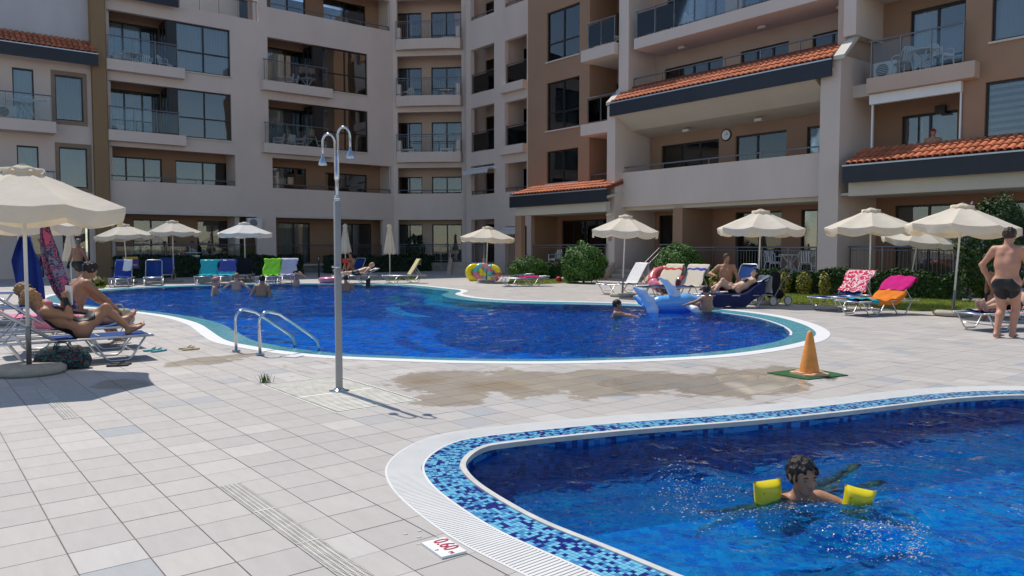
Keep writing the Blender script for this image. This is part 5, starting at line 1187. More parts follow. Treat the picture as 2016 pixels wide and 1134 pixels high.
    if arms:
        for i in (0, 1):
            e, w_ = J['el'][i], J['wr'][i]; c(sh[i], sh[i].lerp(e, .3), .058, .052); c(sh[i].lerp(e, .2), e, .051, .038); c(e, e.lerp(w_, .35), .039, .040); c(e.lerp(w_, .35), w_, .040, .026)
            d = (w_ - e).normalized(); pn = Vector(palm[i]) if palm else (Vector((0, 0, -1)) if abs(d.z) < .8 else -rt2 * (1 if i else -1)); pn = (pn - d * pn.dot(d)).normalized(); sd = d.cross(pn).normalized(); thumb = sd * (1 if sd.dot(f2 + Vector((0, 0, .4))) > 0 else -1)
            kn = w_ + d * .085 * k
            for q in (-.026, 0, .026): B_.cone(w_ + sd * q * .6 * k, kn + sd * q * k, .017 * k, .014 * k, .012)
            for q, L_ in ((-.033, .062), (-.011, .078), (.011, .083), (.033, .074)):
                if thumb.dot(sd) < 0: q = -q
                b0 = kn + sd * q * k; cv = (d * (1 - curl * .5) + pn * curl * .8).normalized(); b1 = b0 + cv * L_ * .5 * k; cv2 = (d * (1 - curl) + pn * curl * 1.3).normalized(); b2 = b1 + cv2 * L_ * .5 * k
                B_.cone(b0, b1, .0095 * k, .0085 * k, .004); B_.cone(b1, b2, .0085 * k, .0068 * k, .004)
            t0 = w_ + d * .03 * k + thumb * .022 * k; t1 = t0 + (d * .6 + thumb * .75 + pn * .25).normalized() * .042 * k; B_.cone(t0, t1, .012 * k, .0105 * k, .006); B_.cone(t1, t1 + (d * .85 + thumb * .3 + pn * .4 * curl).normalized() * .032 * k, .0105 * k, .008 * k, .004)
            hands.append((kn, d, pn, sd))
    if legs:
        for i in (0, 1):
            kn, a_n = J['kn'][i], J['an'][i]; c(hp[i], hp[i].lerp(kn, .45), .092 if sex == 'm' else .096, .080, .04); c(hp[i].lerp(kn, .45), kn, .080, .056); sd_ = (a_n - kn).normalized(); bk = -(toes[i] - sd_ * toes[i].dot(sd_)).normalized() if (toes[i] - sd_ * toes[i].dot(sd_)).length > .1 else -fwd
            c(kn, kn.lerp(a_n, .3) + bk * .018, .055, .057); c(kn.lerp(a_n, .3) + bk * .018, a_n, .057, .036); t = toes[i]; dn = (sd_ - t * sd_.dot(t)).normalized()
            heel = a_n + dn * .035 * k - t * .045 * k; ball = a_n + dn * .045 * k + t * .13 * k; B_.cone(a_n, heel, .036 * k, .03 * k, .02); B_.cone(heel, ball, .028 * k, .026 * k, .03); B_.cone(a_n, ball, .034 * k, .024 * k, .03); sdv = t.cross(dn).normalized()
            for q, L_, r in ((-.034, .035, .009), (-.017, .045, .010), (0, .052, .010), (.018, .058, .011), (.036, .062, .015)):
                inner = sdv.dot(rt) * (1 if i == 0 else -1); q = q if inner > 0 else -q; b0 = ball + sdv * q * k; B_.cone(b0 - t * .04 * k, b0 + t * L_ * k + dn * .005, .017 * k, r * k, .008)
    Fv = B_.F; X, Y, Z = B_.grids(); org = B_.lo
    if cut_z is not None: Fv = np.maximum(Fv, (cut_z - Z)[None, None, :])
    bp0 = Vector(base) if base is not None else Vector((pel.x, pel.y, lo[2] + .17)); off = np.array(bp0)
    V, Fc = nets(Fv, org, res); o = link('person', np_mesh('person', V - off, Fc, skin), None, None, bp0, label=label, cat='person')
    def child(name, Fn, mat):
        V, Fc = nets(Fn.astype(np.float32), org, res)
        if len(V): link(name, np_mesh(name, V - off, Fc, mat), None, o)
    G_ = np.meshgrid(X, Y, Z, indexing='ij', sparse=True)
    plane = lambda p, n: (G_[0] - p[0]) * n[0] + (G_[1] - p[1]) * n[1] + (G_[2] - p[2]) * n[2]
    sph = lambda p, r: np.sqrt((G_[0] - p[0]) ** 2 + (G_[1] - p[1]) ** 2 + (G_[2] - p[2]) ** 2) - r
    # hair: a shell over the skull behind the hairline, longer hair falls on the back
    if hair:
        e = 0
        for v, rr in ((lk, .110), (lr, .089), (hu, .106)): e = e + (plane(hc + hu * .028 * hk - lk * .014 * hk, v) / (rr * hk)) ** 2
        sk = (np.sqrt(e) - 1) * .09 * hk; line = (lk * .80 - hu * .60).normalized(); nz_ = .010 * np.sin(G_[0] * 95 + G_[2] * 40) * np.sin(G_[1] * 88 + G_[2] * 37) + .004 * np.sin(G_[0] * 190 + 2) * np.sin(G_[1] * 170)
        hf = np.maximum(sk + nz_ * .9, plane(hc + lk * .058 * hk + hu * .036 * hk, line) + nz_ * 2.2); hf = np.maximum(hf, plane(hc - hu * .055 * hk, -hu) - .0 + 0 * hf)
        if hairlen:
            D = Sdf(lo, hi, res)
            for sgn in (-1, 0, 1): D.cone(hc - lk * .05 + lr * sgn * .045, hc - lk * .075 - hu * (.08 + hairlen) + lr * sgn * .05, .05, .035, .03)
            hf = np.minimum(hf, D.F + nz_)
        if bun: hf = np.minimum(hf, sph(hc - lk * .115 * hk + hu * .02, .048) + nz_)
        child('hair', hf, hair)
    for wname, kind, mat in wear:
        if kind == 'trunks': reg = np.maximum(plane(pel + up * .075 * k, up), -np.minimum(plane(hp[0].lerp(J['kn'][0], .62), (J['kn'][0] - hp[0]).normalized()) * -1, 9)) if legs else plane(pel + up * .07, up)
        if kind == 'trunks' and legs:
            r0 = np.maximum(plane(hp[0].lerp(J['kn'][0], .5), (J['kn'][0] - hp[0]).normalized()), sph(hp[0], .36 * k)); r1 = np.maximum(plane(hp[1].lerp(J['kn'][1], .5), (J['kn'][1] - hp[1]).normalized()), sph(hp[1], .36 * k)); reg = np.maximum(plane(pel + up * .08 * k, up), np.minimum(r0, r1))
        if kind == 'briefs': reg = np.maximum(plane(pel + up * .05 * k, up), sph(pel - up * .09 * k - fwd * .02, .205 * k))
        if kind == 'onepiece': reg = np.maximum(np.maximum(plane(nb - up2 * .10 * k, up2), -plane(pel - up * .09 * k, up)), np.maximum(sph(chest - up * .09 * k, .36 * k), np.maximum(plane(chest + rt2 * .135 * k, rt2), plane(chest - rt2 * .135 * k, -rt2))))
        if kind == 'bra': reg = np.maximum(plane(nb - up2 * .13 * k, up2), -plane(nb - up2 * .27 * k, up2)); reg = np.maximum(reg, np.maximum(plane(chest + rt2 * .15, rt2), plane(chest - rt2 * .15, -rt2)))
        child(wname, np.maximum(Fv - .006, reg), mat)
    if parts and 'face' in parts:
        for sgn in (-1, 1):
            p = hc + lk * .079 * hk + lr * sgn * .032 * hk + hu * .001 * hk; eo = MB().tube([p + lr * q - lk * abs(q) * .35 + lk * .004 - bp0 for q in (-.0145, -.007, .0, .007, .0145)], [.0015, .0048, .0058, .0048, .0015], 8).build('eye', 'eye_white', o, smooth=True); MB().tube([p + lr * q + lk * .0062 - bp0 for q in (-.0065, 0, .0065)], [.003, .0052, .003], 8).build('iris', 'iris', eo, smooth=True)
            MB().tube([p + lk * .014 + hu * .019 - lr * sgn * .014 - bp0, p + lk * .015 + hu * .023 - bp0, p + lk * .007 + hu * .018 + lr * sgn * .018 - bp0], [.003, .004, .002], 6).build('eyebrow', hair or 'hair_brown', o)
        MB().tube([hc + lk * .086 * hk - hu * .058 * hk + lr * q * hk - lk * abs(q) * .35 - bp0 for q in (-.024, -.012, 0, .012, .024)], [.002, .0055, .006, .0055, .002], 8).build('lips', 'lips', o, smooth=True)
    if parts and 'glasses' in parts:
        m = MB(); gl_ = None
        for sgn in (-1, 1): m.tube([hc + lk * .10 * hk + lr * (sgn * .034 + .027 * math.cos(a)) * hk + hu * (.008 + .021 * math.sin(a)) * hk - bp0 for a in np.linspace(0, 6.28, 13)[:-1]], .012, 6, closed=True); m.tube([hc + lk * .095 * hk + lr * sgn * .06 * hk + hu * .012 - bp0, hc - lk * .01 + lr * sgn * .083 * hk + hu * .012 - bp0], .004, 5)
        m.build('sunglasses', 'sign_black', o)
    if parts and 'cap' in parts:
        e = 0
        for v, rr in ((lk, .120), (lr, .100), (hu, .112)): e = e + (plane(hc + hu * .025 - lk * .01, v) / rr) ** 2
        f = np.maximum((np.sqrt(e) - 1) * .09, -plane(hc + hu * .04, hu)); e2 = np.maximum(np.abs(plane(hc + hu * .05, hu)) - .01, np.sqrt(plane(hc + lk * .1, lk) ** 2 + plane(hc, lr) ** 2) - .085); child('cap', np.minimum(f, e2), 'swim_red')
    return o, dict(hc=hc, hu=hu, lk=lk, lr=lr, sh=sh, pel=pel, chest=chest, nb=nb, **J)
V3 = Vector
Zu = V3((0, 0, 1))
# woman reading on the foreground lounger: lies on her back, knees drawn up
def on_lounger(loc, deg, bk, t, y=0, hgt=.13):
    a = R(deg); d = V3((math.cos(a), math.sin(a), 0)); l = V3((-d.y, d.x, 0)); c, s = math.cos(R(bk)), math.sin(R(bk))
    if t < 1.15: return V3(loc) + d * t + l * y + Zu * (.33 + hgt)
    q = t - 1.15; return V3(loc) + d * (1.15 + c * q - s * hgt) + l * y + Zu * (.33 + s * q + c * hgt)
def recline(label, loc, deg, bk, pt=1.06, knees=None, feet=(.25, .25), book=False, **k):
    a = R(deg); d = V3((math.cos(a), math.sin(a), 0)); l = V3((-d.y, d.x, 0)); c, s = math.cos(R(bk)), math.sin(R(bk)); upv = d * c + Zu * s; nrm = -d * s + Zu * c
    pel = on_lounger(loc, deg, bk, pt, 0, .11); kz = knees or ((0, 0, 1), (0, 0, 1))
    an = [on_lounger(loc, deg, bk, feet[0], .10, .075), on_lounger(loc, deg, bk, feet[1], -.10, .075)]
    return person(label, pel, upv * .5 + d * .5 * c + Zu * .3 * s, nrm, up2=upv, an=an, knh=kz, **k)
a = R(LD); dL = V3((math.cos(a), math.sin(a), 0)); lL = V3((-dL.y, dL.x, 0)); pelR = on_lounger(L1, LD, 34, .82, -.02, .10); shR = pelR + (dL * .83 + Zu * .42) * .5
bk_c = shR - dL * .27 + Zu * .24 - lL * .02
ro, rj = recline('woman in a black swimsuit lying on a blue lounger reading a book', L1, LD, 34, .82, feet=(.25, .19), h=1.68, sex='f', skin='skin_tan', hair='hair_blond', look=-dL + Zu * .1, wr=[bk_c + lL * -.10 - Zu * .05 + dL * .02, bk_c + lL * .10 - Zu * .05 + dL * .02], elh=[-Zu - lL * .5, -Zu + lL * .5], wear=(('swimsuit', 'onepiece', 'swim_black'),), res=.0105, curl=.9, toes=[-dL * .85 + Zu * .45, -dL * .8 + Zu * .5], bun=True, palm=[-dL + lL * .3, -dL - lL * .3])
M('paper', (.74, .71, .64), .8, var=.06, scale=20); M('book_cover', (.82, .81, .79), .5)
bo = thing('book', 'open book held up by the reading woman', 'book', bk_c, a); 
for sy in (-1, 1):
    q = MB(); q.box(-.014, .0, 0, .15 * sy, -.12, .12); w1 = q.build('pages', 'paper', bo); w1.rotation_euler.z = sy * R(18); q = MB(); q.box(.001, .004, 0, .155 * sy, -.125, .125); w2 = q.build('cover', 'book_cover', bo); w2.rotation_euler.z = sy * R(18)
# man sitting with his back turned, behind the reader
ps = g(168, 640, .45); ps = V3((-6.62, 11.5, .47)); fm = V3((.62, .785, 0))
person('dark haired man sitting bent forward behind the reading woman', ps, Zu + fm * .22, fm, h=1.8, up2=Zu + fm * .48, skin='skin_tan', hair='hair_black', wear=(('swim_trunks', 'trunks', 'swim_navy'),), an=[ps + fm * .62 - Zu * .36 + V3((-.6, .8, 0)) * .14, ps + fm * .66 - Zu * .36 - V3((-.6, .8, 0)) * .14], wr=[ps + fm * .62 + Zu * .06 + V3((-.6, .8, 0)) * .18, ps + fm * .66 + Zu * .06 - V3((-.6, .8, 0)) * .18], elh=[V3((-.6, .8, -.3)), V3((.6, -.8, -.3))], look=fm - Zu * .5, headup=Zu + fm * .5, res=.0115, fat=1.1, toes=[fm, fm])
recline('woman with sunglasses lying back on the second lounger', (L2[0] + .1, L2[1] + .1, 0), LD, 38, 1.1, feet=(.0, .0), knees=((0, 0, .3), (0, 0, .3)), h=1.66, sex='f', skin='skin_red', hair='hair_blond', wear=(('bikini_top', 'bra', 'swim_pink'), ('bikini_bottom', 'briefs', 'swim_pink')), res=.012, parts=('glasses',), look=-dL + Zu * .5)
# walking man, left
wm = g(155, 571); fw_ = V3((.25, .97, 0)); rt_ = fw_.cross(Zu)
person('grey haired man in dark trunks walking along the far poolside', wm + Zu * .93, Zu + fw_ * .06, fw_, h=1.8, skin='skin_brown', hair='hair_grey', wear=(('swim_trunks', 'trunks', 'swim_black'),), an=[wm + Zu * .08 - rt_ * .08 + fw_ * .22, wm + Zu * .12 + rt_ * .10 - fw_ * .25], toes=[fw_, fw_ - Zu * .3], wr=[wm + Zu * .88 - rt_ * .27 - fw_ * .15, wm + Zu * .90 + rt_ * .27 + fw_ * .2], look=V3((-.6, .8, 0)), res=.016, fat=1.06)
# man standing at right, seen from behind
sm = g(1979, 665); fs2 = V3((.78, .62, 0)).normalized(); rs2 = fs2.cross(Zu)
person('sunburnt man in black briefs standing with his back turned at the right edge', sm + Zu * .94 - fs2 * .02, Zu, fs2, h=1.83, skin='skin_red', hair='hair_brown', up2=Zu + fs2 * .05, wear=(('swim_briefs', 'briefs', 'swim_black'),), an=[sm + Zu * .085 - rs2 * .09 - fs2 * .12, sm + Zu * .085 + rs2 * .07 + fs2 * .10], toes=[fs2, fs2], wr=[sm + Zu * .96 - rs2 * .30 + fs2 * .05, sm + Zu * 1.0 + rs2 * .18 + fs2 * .30], elh=[-rs2 - fs2 * .3, rs2 - fs2 * .6], look=V3((1, .35, -.1)), res=.0115, fat=1.07)
# woman lying on the right lounger, someone sitting behind
recline('woman lying on the right hand lounger with one knee raised', LL, 18, 30, 1.22, feet=(.42, .18), knees=((0, 0, 1), (0, 0, .4)), h=1.66, sex='f', skin='skin_fair', hair='hair_brown', wear=(('bikini_bottom', 'briefs', 'swim_black'), ('bikini_top', 'bra', 'swim_navy')), res=.013)
p = g(1966, 628) + Zu * .46; f_ = V3((-.7, -.7, 0)); person('tanned person sitting behind the standing man', p, Zu + f_ * .3, f_, h=1.7, skin='skin_brown', hair='hair_brown', an=[p + f_ * .5 - Zu * .38 + V3((.1, -.1, 0)), p + f_ * .5 - Zu * .38 - V3((.1, -.1, 0))], wear=(('swim_trunks', 'trunks', 'swim_navy'),), res=.015, toes=[f_, f_])
# couple at the middle right
a = R(8); dW = V3((math.cos(a), math.sin(a), 0)); lW = V3((-dW.y, dW.x, 0))
recline('dark haired woman reclining on the navy draped lounger with knees bent', LW, 8, 33, 1.02, feet=(.30, .42), h=1.68, sex='f', skin='skin_fair', hair='hair_black', hairlen=.12, wear=(('bikini_bottom', 'briefs', 'swim_black'), ('bikini_top', 'bra', 'swim_black')), res=.014, wr=[V3(LW) + dW * .62 + lW * .30 + Zu * .45, V3(LW) + dW * .55 - lW * .38 + Zu * .40], elh=[-Zu, -Zu - lW], look=-dW + Zu * .6)
pm_ = V3(LM) + V3((.45, .25, .46)); fm2 = V3((-.45, -.9, 0)).normalized(); rm2 = fm2.cross(Zu)
person('bare chested young man sitting upright beside the reclining woman', pm_, Zu - fm2 * .02, fm2, h=1.8, skin='skin_tan', hair='hair_brown', wear=(('swim_trunks', 'trunks', 'swim_red'),), an=[pm_ + fm2 * .45 - Zu * .38 - rm2 * .2, pm_ + fm2 * .45 - Zu * .38 + rm2 * .16], knh=[fm2 - rm2 * .3, fm2 + rm2 * .2], wr=[pm_ - rm2 * .42 - Zu * .02 + fm2 * .1, pm_ + rm2 * .25 + Zu * .30 + fm2 * .28], elh=[-fm2 - rm2 * .5, rm2 - Zu * .6], toes=[fm2, fm2], look=V3((.25, -1, -.15)), res=.0135)
# sunbathers at the back
a = R(22); dS = V3((math.cos(a), math.sin(a), 0)); recline('fair man lying flat on a white towel at the far pool edge', LS, 22, 20, 1.0, feet=(-.05, -.05), knees=((0, 0, .2), (0, 0, .2)), h=1.78, skin='skin_fair', hair=None, wear=(('swim_trunks', 'trunks', 'swim_black'),), res=.018)
a = R(60); p = V3(LR) + V3((math.cos(a), math.sin(a), 0)) * .8 + Zu * .46; f_ = V3((-.4, -.9, 0)); r_s = f_.cross(Zu); M('dress_red', (.50, .05, .04), .8)
pr_o, pr_j = person('person in red sitting up and holding a tablet at the far poolside', p, Zu, f_, h=1.66, sex='f', skin='skin_tan', hair='hair_black', hairlen=.15, wear=(('red_top', 'onepiece', 'dress_red'),), an=[p + f_ * .5 - Zu * .1 - r_s * .12, p + f_ * .5 - Zu * .1 + r_s * .12], knh=[Zu, Zu], wr=[p + f_ * .35 + Zu * .35 - r_s * .1, p + f_ * .35 + Zu * .35 + r_s * .1], res=.018)
tb = MB(); tb.box(-.15, .15, -.01, .01, -.1, .1); tb.build('tablet', 'dress_red', loc=p + f_ * .46 + Zu * .42, rz=math.atan2(f_.y, f_.x) + R(90), label='red covered tablet held by the person in red', cat='tablet')
# bathers standing in the large pool
def bather(px, py, label, face, depth=.75, **k):
    p = g(px, py, WB); f = V3((*face, 0)).normalized(); r = f.cross(Zu); pel = V3((p.x, p.y, WB - depth + .50 + .0)); pel.z = WB - .50 + .95 - depth
    kk = dict(h=1.75, res=.018, legs=False, wr=[pel - r * .34 + f * .1 + Zu * .05, pel + r * .34 + f * .1 + Zu * .05]); kk.update(k)
    if 'wrd' in kk: kk['wr'] = [pel + r * q[0] + f * q[1] + Zu * q[2] for q in kk.pop('wrd')]
    return person(label, pel, Zu, f, base=(p.x, p.y, pel.z - .1), **kk)
pk_o, pk_j = bather(423, 580, 'bather with pink cap standing leftmost in the pool', (.9, .3), .73, skin='skin_fair', hair='hair_blond')
bather(466, 571, 'blond man in the pool with arms spread behind the others', (.0, 1), .68, skin='skin_fair', hair='hair_blond', wrd=[(-.55, .1, .16), (.55, .1, .16)])
bather(516, 583, 'broad backed dark haired man standing in the pool', (.1, 1), .68, skin='skin_tan', hair='hair_black', h=1.85, fat=1.1)
bather(583, 563, 'woman in the pool touching her hair at the far edge', (.9, .35), .62, skin='skin_fair', hair='hair_black', sex='f', h=1.68, wrd=[(-.1, .32, .55), (.25, .15, .62)], bun=True)
bather(681, 573, 'bather half hidden behind the shower post', (-.3, 1), .72, skin='skin_tan', hair='hair_brown')
bather(725, 563, 'long dark haired woman in the pool leaning on the far edge', (.2, 1), .95, skin='skin_tan', hair='hair_black', hairlen=.28, sex='f', h=1.68, wrd=[(-.45, .3, .38), (.5, .35, .38)])
bather(1213, 622, 'boy with black hair swimming in red trunks near the dolphin float', (.95, -.2), .80, h=1.45, skin='skin_boy', hair='hair_black', wrd=[(-.05, .5, .34), (.15, .48, .34)], res=.015)
bather(1391, 615, 'boy with bare back holding the dolphin float', (-.5, .85), .52, h=1.45, skin='skin_boy', hair='hair_black', wrd=[(-.42, .28, .25), (-.1, .38, .2)], res=.013)
MB().lathe([(.001, .10), (.05, .095), (.09, .06), (.108, .0), (.106, -.01)], 18).build('bath_cap', 'swim_pink', loc=pk_j['hc'] + V3((.0, .0, .035)), label='pink cap on the leftmost bather', cat='cap', smooth=True)
# the boy with armbands in the paddling pool
upb = V3((-.05, -.82, .57)).normalized(); ub2 = V3((-.03, -.78, .62)).normalized()
pb0 = SWIM + V3((0, 0, WS + .005)) - upb * .216 - ub2 * .216
bo_, bj = person('dark haired boy swimming in the paddling pool with yellow armbands', pb0, upb, V3((.1, -.5, -.8)), h=1.40, skin='skin_boy', hair='hair_black', up2=ub2, headup=V3((-.04, -.03, 1)), look=V3((.16, -.98, -.10)), wr=[SWIM + V3((.56, -.16, WS - .10)), SWIM + V3((-.56, .0, WS - .16))], elh=[V3((0, 0, 1)), V3((0, 0, 1))], an=[pb0 + V3((.62, .42, .16)), pb0 + V3((.75, .12, .20))], knh=[V3((0, 0, -1)), V3((0, 0, -1))], toes=[V3((.7, .6, .1)), V3((.9, .3, .1))], wear=(('swim_trunks', 'trunks', 'swim_navy'),), res=.0085, parts=('face',), base=SWIM + V3((0, 0, WS - .3)))
# pool attendant on the first floor balcony
pman = E.world(r_(1836, -.55), -.55, 3.27); fb_ = V3((-.5, -.85, 0)).normalized(); rb_ = fb_.cross(Zu)
person('man in a red cap hanging laundry on the right hand balcony', pman + Zu * .93, Zu, fb_, h=1.8, skin='skin_red', hair='hair_grey', wear=(('swim_trunks', 'trunks', 'swim_red'),), wr=[pman + Zu * 1.12 - rb_ * .12 + fb_ * .38, pman + Zu * 1.12 + rb_ * .1 + fb_ * .38], elh=[-rb_ - Zu * .5, rb_ - Zu * .5], res=.018, parts=('cap',), fat=1.12)
# three people round a table on the left terrace
for px, lab, c_0 in ((340, 'person in dark clothes on the left terrace beside the lifeguard chair', 'swim_navy'), (374, 'person in pale shirt sitting at the middle of the left terrace', 'towel_white'), (408, 'person in black sitting at the right of the left terrace group', 'swim_black')):
    p = A.world(a_(px, -.7), -.7, .68) + Zu * .5; f_ = V3((.3, -.95, 0)); person(lab, p, Zu, f_, h=1.72, skin='skin_tan', hair='hair_black', wear=(('shirt', 'onepiece', c_0),), an=[p + f_ * .4 - Zu * .42 - V3((.1, 0, 0)), p + f_ * .4 - Zu * .42 + V3((.1, 0, 0))], wr=[p + f_ * .3 + Zu * .2 - V3((.15, 0, 0)), p + f_ * .3 + Zu * .2 + V3((.15, 0, 0))], res=.022)
# ------------------------------------------------------------------ planting
def leaf_mesh(name, C, Nn, size, mat, seed=0, aspect=.55):
    """one small folded leaf per point, facing roughly along Nn"""
    r = np.random.default_rng(seed); n = len(C); Nn = Nn + r.normal(0, .55, (n, 3)); Nn /= np.linalg.norm(Nn, axis=1)[:, None]; t = r.normal(0, 1, (n, 3)); t -= Nn * (t * Nn).sum(1)[:, None]; t /= np.linalg.norm(t, axis=1)[:, None]; b = np.cross(Nn, t); s = size * r.uniform(.6, 1.35, (n, 1))
    V = np.stack([C - t * s, C + b * s * aspect + Nn * s * .12, C + t * s, C - b * s * aspect + Nn * s * .12], 1).reshape(-1, 3); i = np.arange(n)[:, None] * 4
    F4 = np.hstack([i, i + 1, i + 2, i, i + 2, i + 3]).reshape(-1, 3); me = bpy.data.meshes.new(name); me.from_pydata(V.tolist(), [], F4.tolist()); me.materials.append(MATS[mat]); return me
def bush(loc, rx, rz_, n, label, size=.045, mat='leaf_bush', seed=0, ry=None, cat='shrub', flowers=None, name='round_shrub', core='leaf_dark'):
    r = np.random.default_rng(seed); t = thing(name, label, cat, loc, 0); ry = ry or rx; d = r.normal(0, 1, (n, 3)); d /= np.linalg.norm(d, axis=1)[:, None]; d = d[d[:, 2] > -.75]
    lump = 1 + .09 * np.sin(d[:, 0] * 5 + seed) * np.sin(d[:, 1] * 6 + 1) + .06 * np.sin(d[:, 2] * 9 + d[:, 0] * 7) + r.normal(0, .025, len(d)); R_ = np.array([rx, ry, rz_ * .55]); C = d * R_ * (lump * r.uniform(.86, 1.03, len(d)))[:, None] + [0, 0, rz_ * .47]; C = C[C[:, 2] > .02]; d = d[:len(C)]
    Nn = (C - [0, 0, rz_ * .45]) / R_ ; link('foliage', leaf_mesh('foliage', C, Nn, size, mat, seed), None, t)
    if core:
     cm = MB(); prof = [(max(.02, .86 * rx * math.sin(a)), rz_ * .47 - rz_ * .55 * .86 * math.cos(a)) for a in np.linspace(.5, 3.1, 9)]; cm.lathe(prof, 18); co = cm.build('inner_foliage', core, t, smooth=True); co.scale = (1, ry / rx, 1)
    MB().lathe([(.05, 0), (.035, rz_ * .4)], 8).build('trunk', 'bark', t)
    if flowers:
        k = r.choice(len(C), flowers[1], replace=False); link('blossom', leaf_mesh('blossom', C[k] * 1.03, Nn[k], flowers[2], flowers[0], seed + 1, .9), None, t, kind='stuff')
    return t
def hedge(p, q, depth, h, n, label, size=.05, mat='leaf_hedge', seed=0, name='hedge'):
    p, q = V3((p.x, p.y, 0)), V3((q.x, q.y, 0)); L_ = (q - p).length; a = math.atan2(q.y - p.y, q.x - p.x); r = np.random.default_rng(seed); t = thing(name, label, 'hedge', p, a)
    f = r.uniform(0, 1, n); x = r.uniform(0, L_, n); C = np.zeros((n, 3)); Nn = np.zeros((n, 3)); top = f < .38; bump_ = .05 * np.sin(x * 3.1 + seed) + .03 * np.sin(x * 7.7)
    y = r.uniform(-depth / 2, depth / 2, n); C[:, 0] = x; C[:, 1] = np.where(top, y, np.where(r.random(n) < .7, -depth / 2, depth / 2)) + r.normal(0, .025, n); C[:, 2] = np.where(top, h + bump_ + r.normal(0, .03, n), r.uniform(.03, 1, n) * (h + bump_)); Nn[:, 2] = np.where(top, 1, .25); Nn[:, 1] = np.where(top, 0, np.sign(C[:, 1]))
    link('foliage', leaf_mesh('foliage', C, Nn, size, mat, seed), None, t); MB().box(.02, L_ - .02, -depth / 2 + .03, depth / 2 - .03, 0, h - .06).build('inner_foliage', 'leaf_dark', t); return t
bush(g(1042, 549), .95, 1.05, 5200, 'low round green shrub left of the tall one by the porch', .05, seed=1)
bush(g(1149, 557), .95, 1.62, 8500, 'tall round clipped shrub beside the porch steps', .05, seed=2)
bush(V3((6.72, 31.0, 0)), .95, 1.58, 7000, 'round clipped shrub right of the porch steps', .05, seed=3)
hedge(g(1072, 548), g(1112, 549), .5, .72, 1500, 'short dark hedge between the two porch shrubs', .06, seed=4)
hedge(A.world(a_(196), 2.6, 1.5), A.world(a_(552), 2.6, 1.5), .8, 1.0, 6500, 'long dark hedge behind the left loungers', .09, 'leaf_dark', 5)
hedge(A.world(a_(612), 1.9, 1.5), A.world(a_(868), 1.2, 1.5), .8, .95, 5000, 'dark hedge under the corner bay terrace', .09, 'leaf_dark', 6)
hq = [g(1388, 571), g(1640, 581), g(1885, 592)]
hedge(hq[0], hq[1], .7, .70, 9000, 'clipped green hedge behind the reclining couple', .05, seed=7); hedge(hq[1] + V3((.1, 0, 0)), hq[2], .7, .74, 9000, 'clipped dark hedge behind the red and orange loungers', .05, seed=8)
for px, py, rr, lab in ((1403, 573, .22, 'yellow leafed shrub left of the sitting man'), (1535, 578, .2, 'yellow leafed shrub at the start of the lawn, left of the pair'), (1572, 580, .22, 'yellow leafed shrub hanging over the hedge, right of the pair'), (1612, 582, .16, 'small yellow green shrub near the broad pillar')):
    bush(g(px, py) + V3((0, -.42, 0)), rr, .70, 700, lab, .045, 'leaf_yellow', seed=px)
bush(g(1958, 597), 1.0, 2.75, 9000, 'tall flowering lilac coloured bush at the right edge', .05, 'leaf_hedge', seed=11, ry=.8, flowers=('petal', 130, .045), name='flowering_bush')
bush(A.world(a_(806), .6, .7), .6, 1.7, 420, 'dark leafy terrace plant beside the folded parasol', .13, 'leaf_dark', seed=12, name='terrace_plant', cat='plant', core=None)
bush(g(186, 565), .5, .38, 500, 'low yellowish plant beside the walking man', .05, 'leaf_yellow', seed=13, name='low_plant', cat='plant')
def lawn(pts, n, label, seed, hgt=.05):
    P = [g(*q) for q in pts]; c = sum(P, V3()) / len(P); mb = MB(); mb.add([(p - c) + V3((0, 0, .012)) for p in P], [tuple(range(len(P)))]); o = mb.build('lawn', 'soil', None, fix=False, loc=c, kind='structure')
    Q = np.array([[p.x, p.y] for p in P]); 
    if np.sum(Q[:, 0] * np.roll(Q[:, 1], -1) - np.roll(Q[:, 0], -1) * Q[:, 1]) < 0: Q = Q[::-1]
    r = np.random.default_rng(seed); X = r.uniform(Q.min(0), Q.max(0), (n * 3, 2)); X = X[sdist(X, Q) < 0][:n]; m = len(X); a = r.uniform(0, 6.28, m); w_ = .006; h = r.uniform(.5, 1.5, m) * hgt; bx = np.cos(a); by = np.sin(a); lx = r.normal(0, .4, m) * h; ly = r.normal(0, .4, m) * h; z = np.full(m, .01); cx, cy = c.x, c.y
    V = np.stack([np.c_[X[:, 0] - bx * w_ - cx, X[:, 1] - by * w_ - cy, z], np.c_[X[:, 0] + bx * w_ - cx, X[:, 1] + by * w_ - cy, z], np.c_[X[:, 0] + lx - cx, X[:, 1] + ly - cy, z + h]], 1).reshape(-1, 3); me = bpy.data.meshes.new('grass_blades'); me.from_pydata(V.tolist(), [], np.arange(3 * m).reshape(-1, 3).tolist()); me.materials.append(MATS['grass']); link('grass_blades', me, None, o, kind='stuff')
lawn([(1388, 573), (1640, 583), (1885, 593), (1990, 600), (1890, 613), (1800, 613), (1740, 606), (1640, 602), (1545, 598), (1500, 592), (1400, 583)], 42000, '', 1)
lawn([(1005, 549), (1135, 552), (1140, 556), (1080, 559), (1030, 562), (1000, 558)], 9000, '', 2); lawn([(760, 545), (830, 547), (822, 551), (760, 553)], 3000, '', 3)
lawn([(160, 562), (210, 560), (205, 568), (165, 570)], 2500, '', 4)
wd = g(522, 753); r9 = np.random.default_rng(5); m = MB()
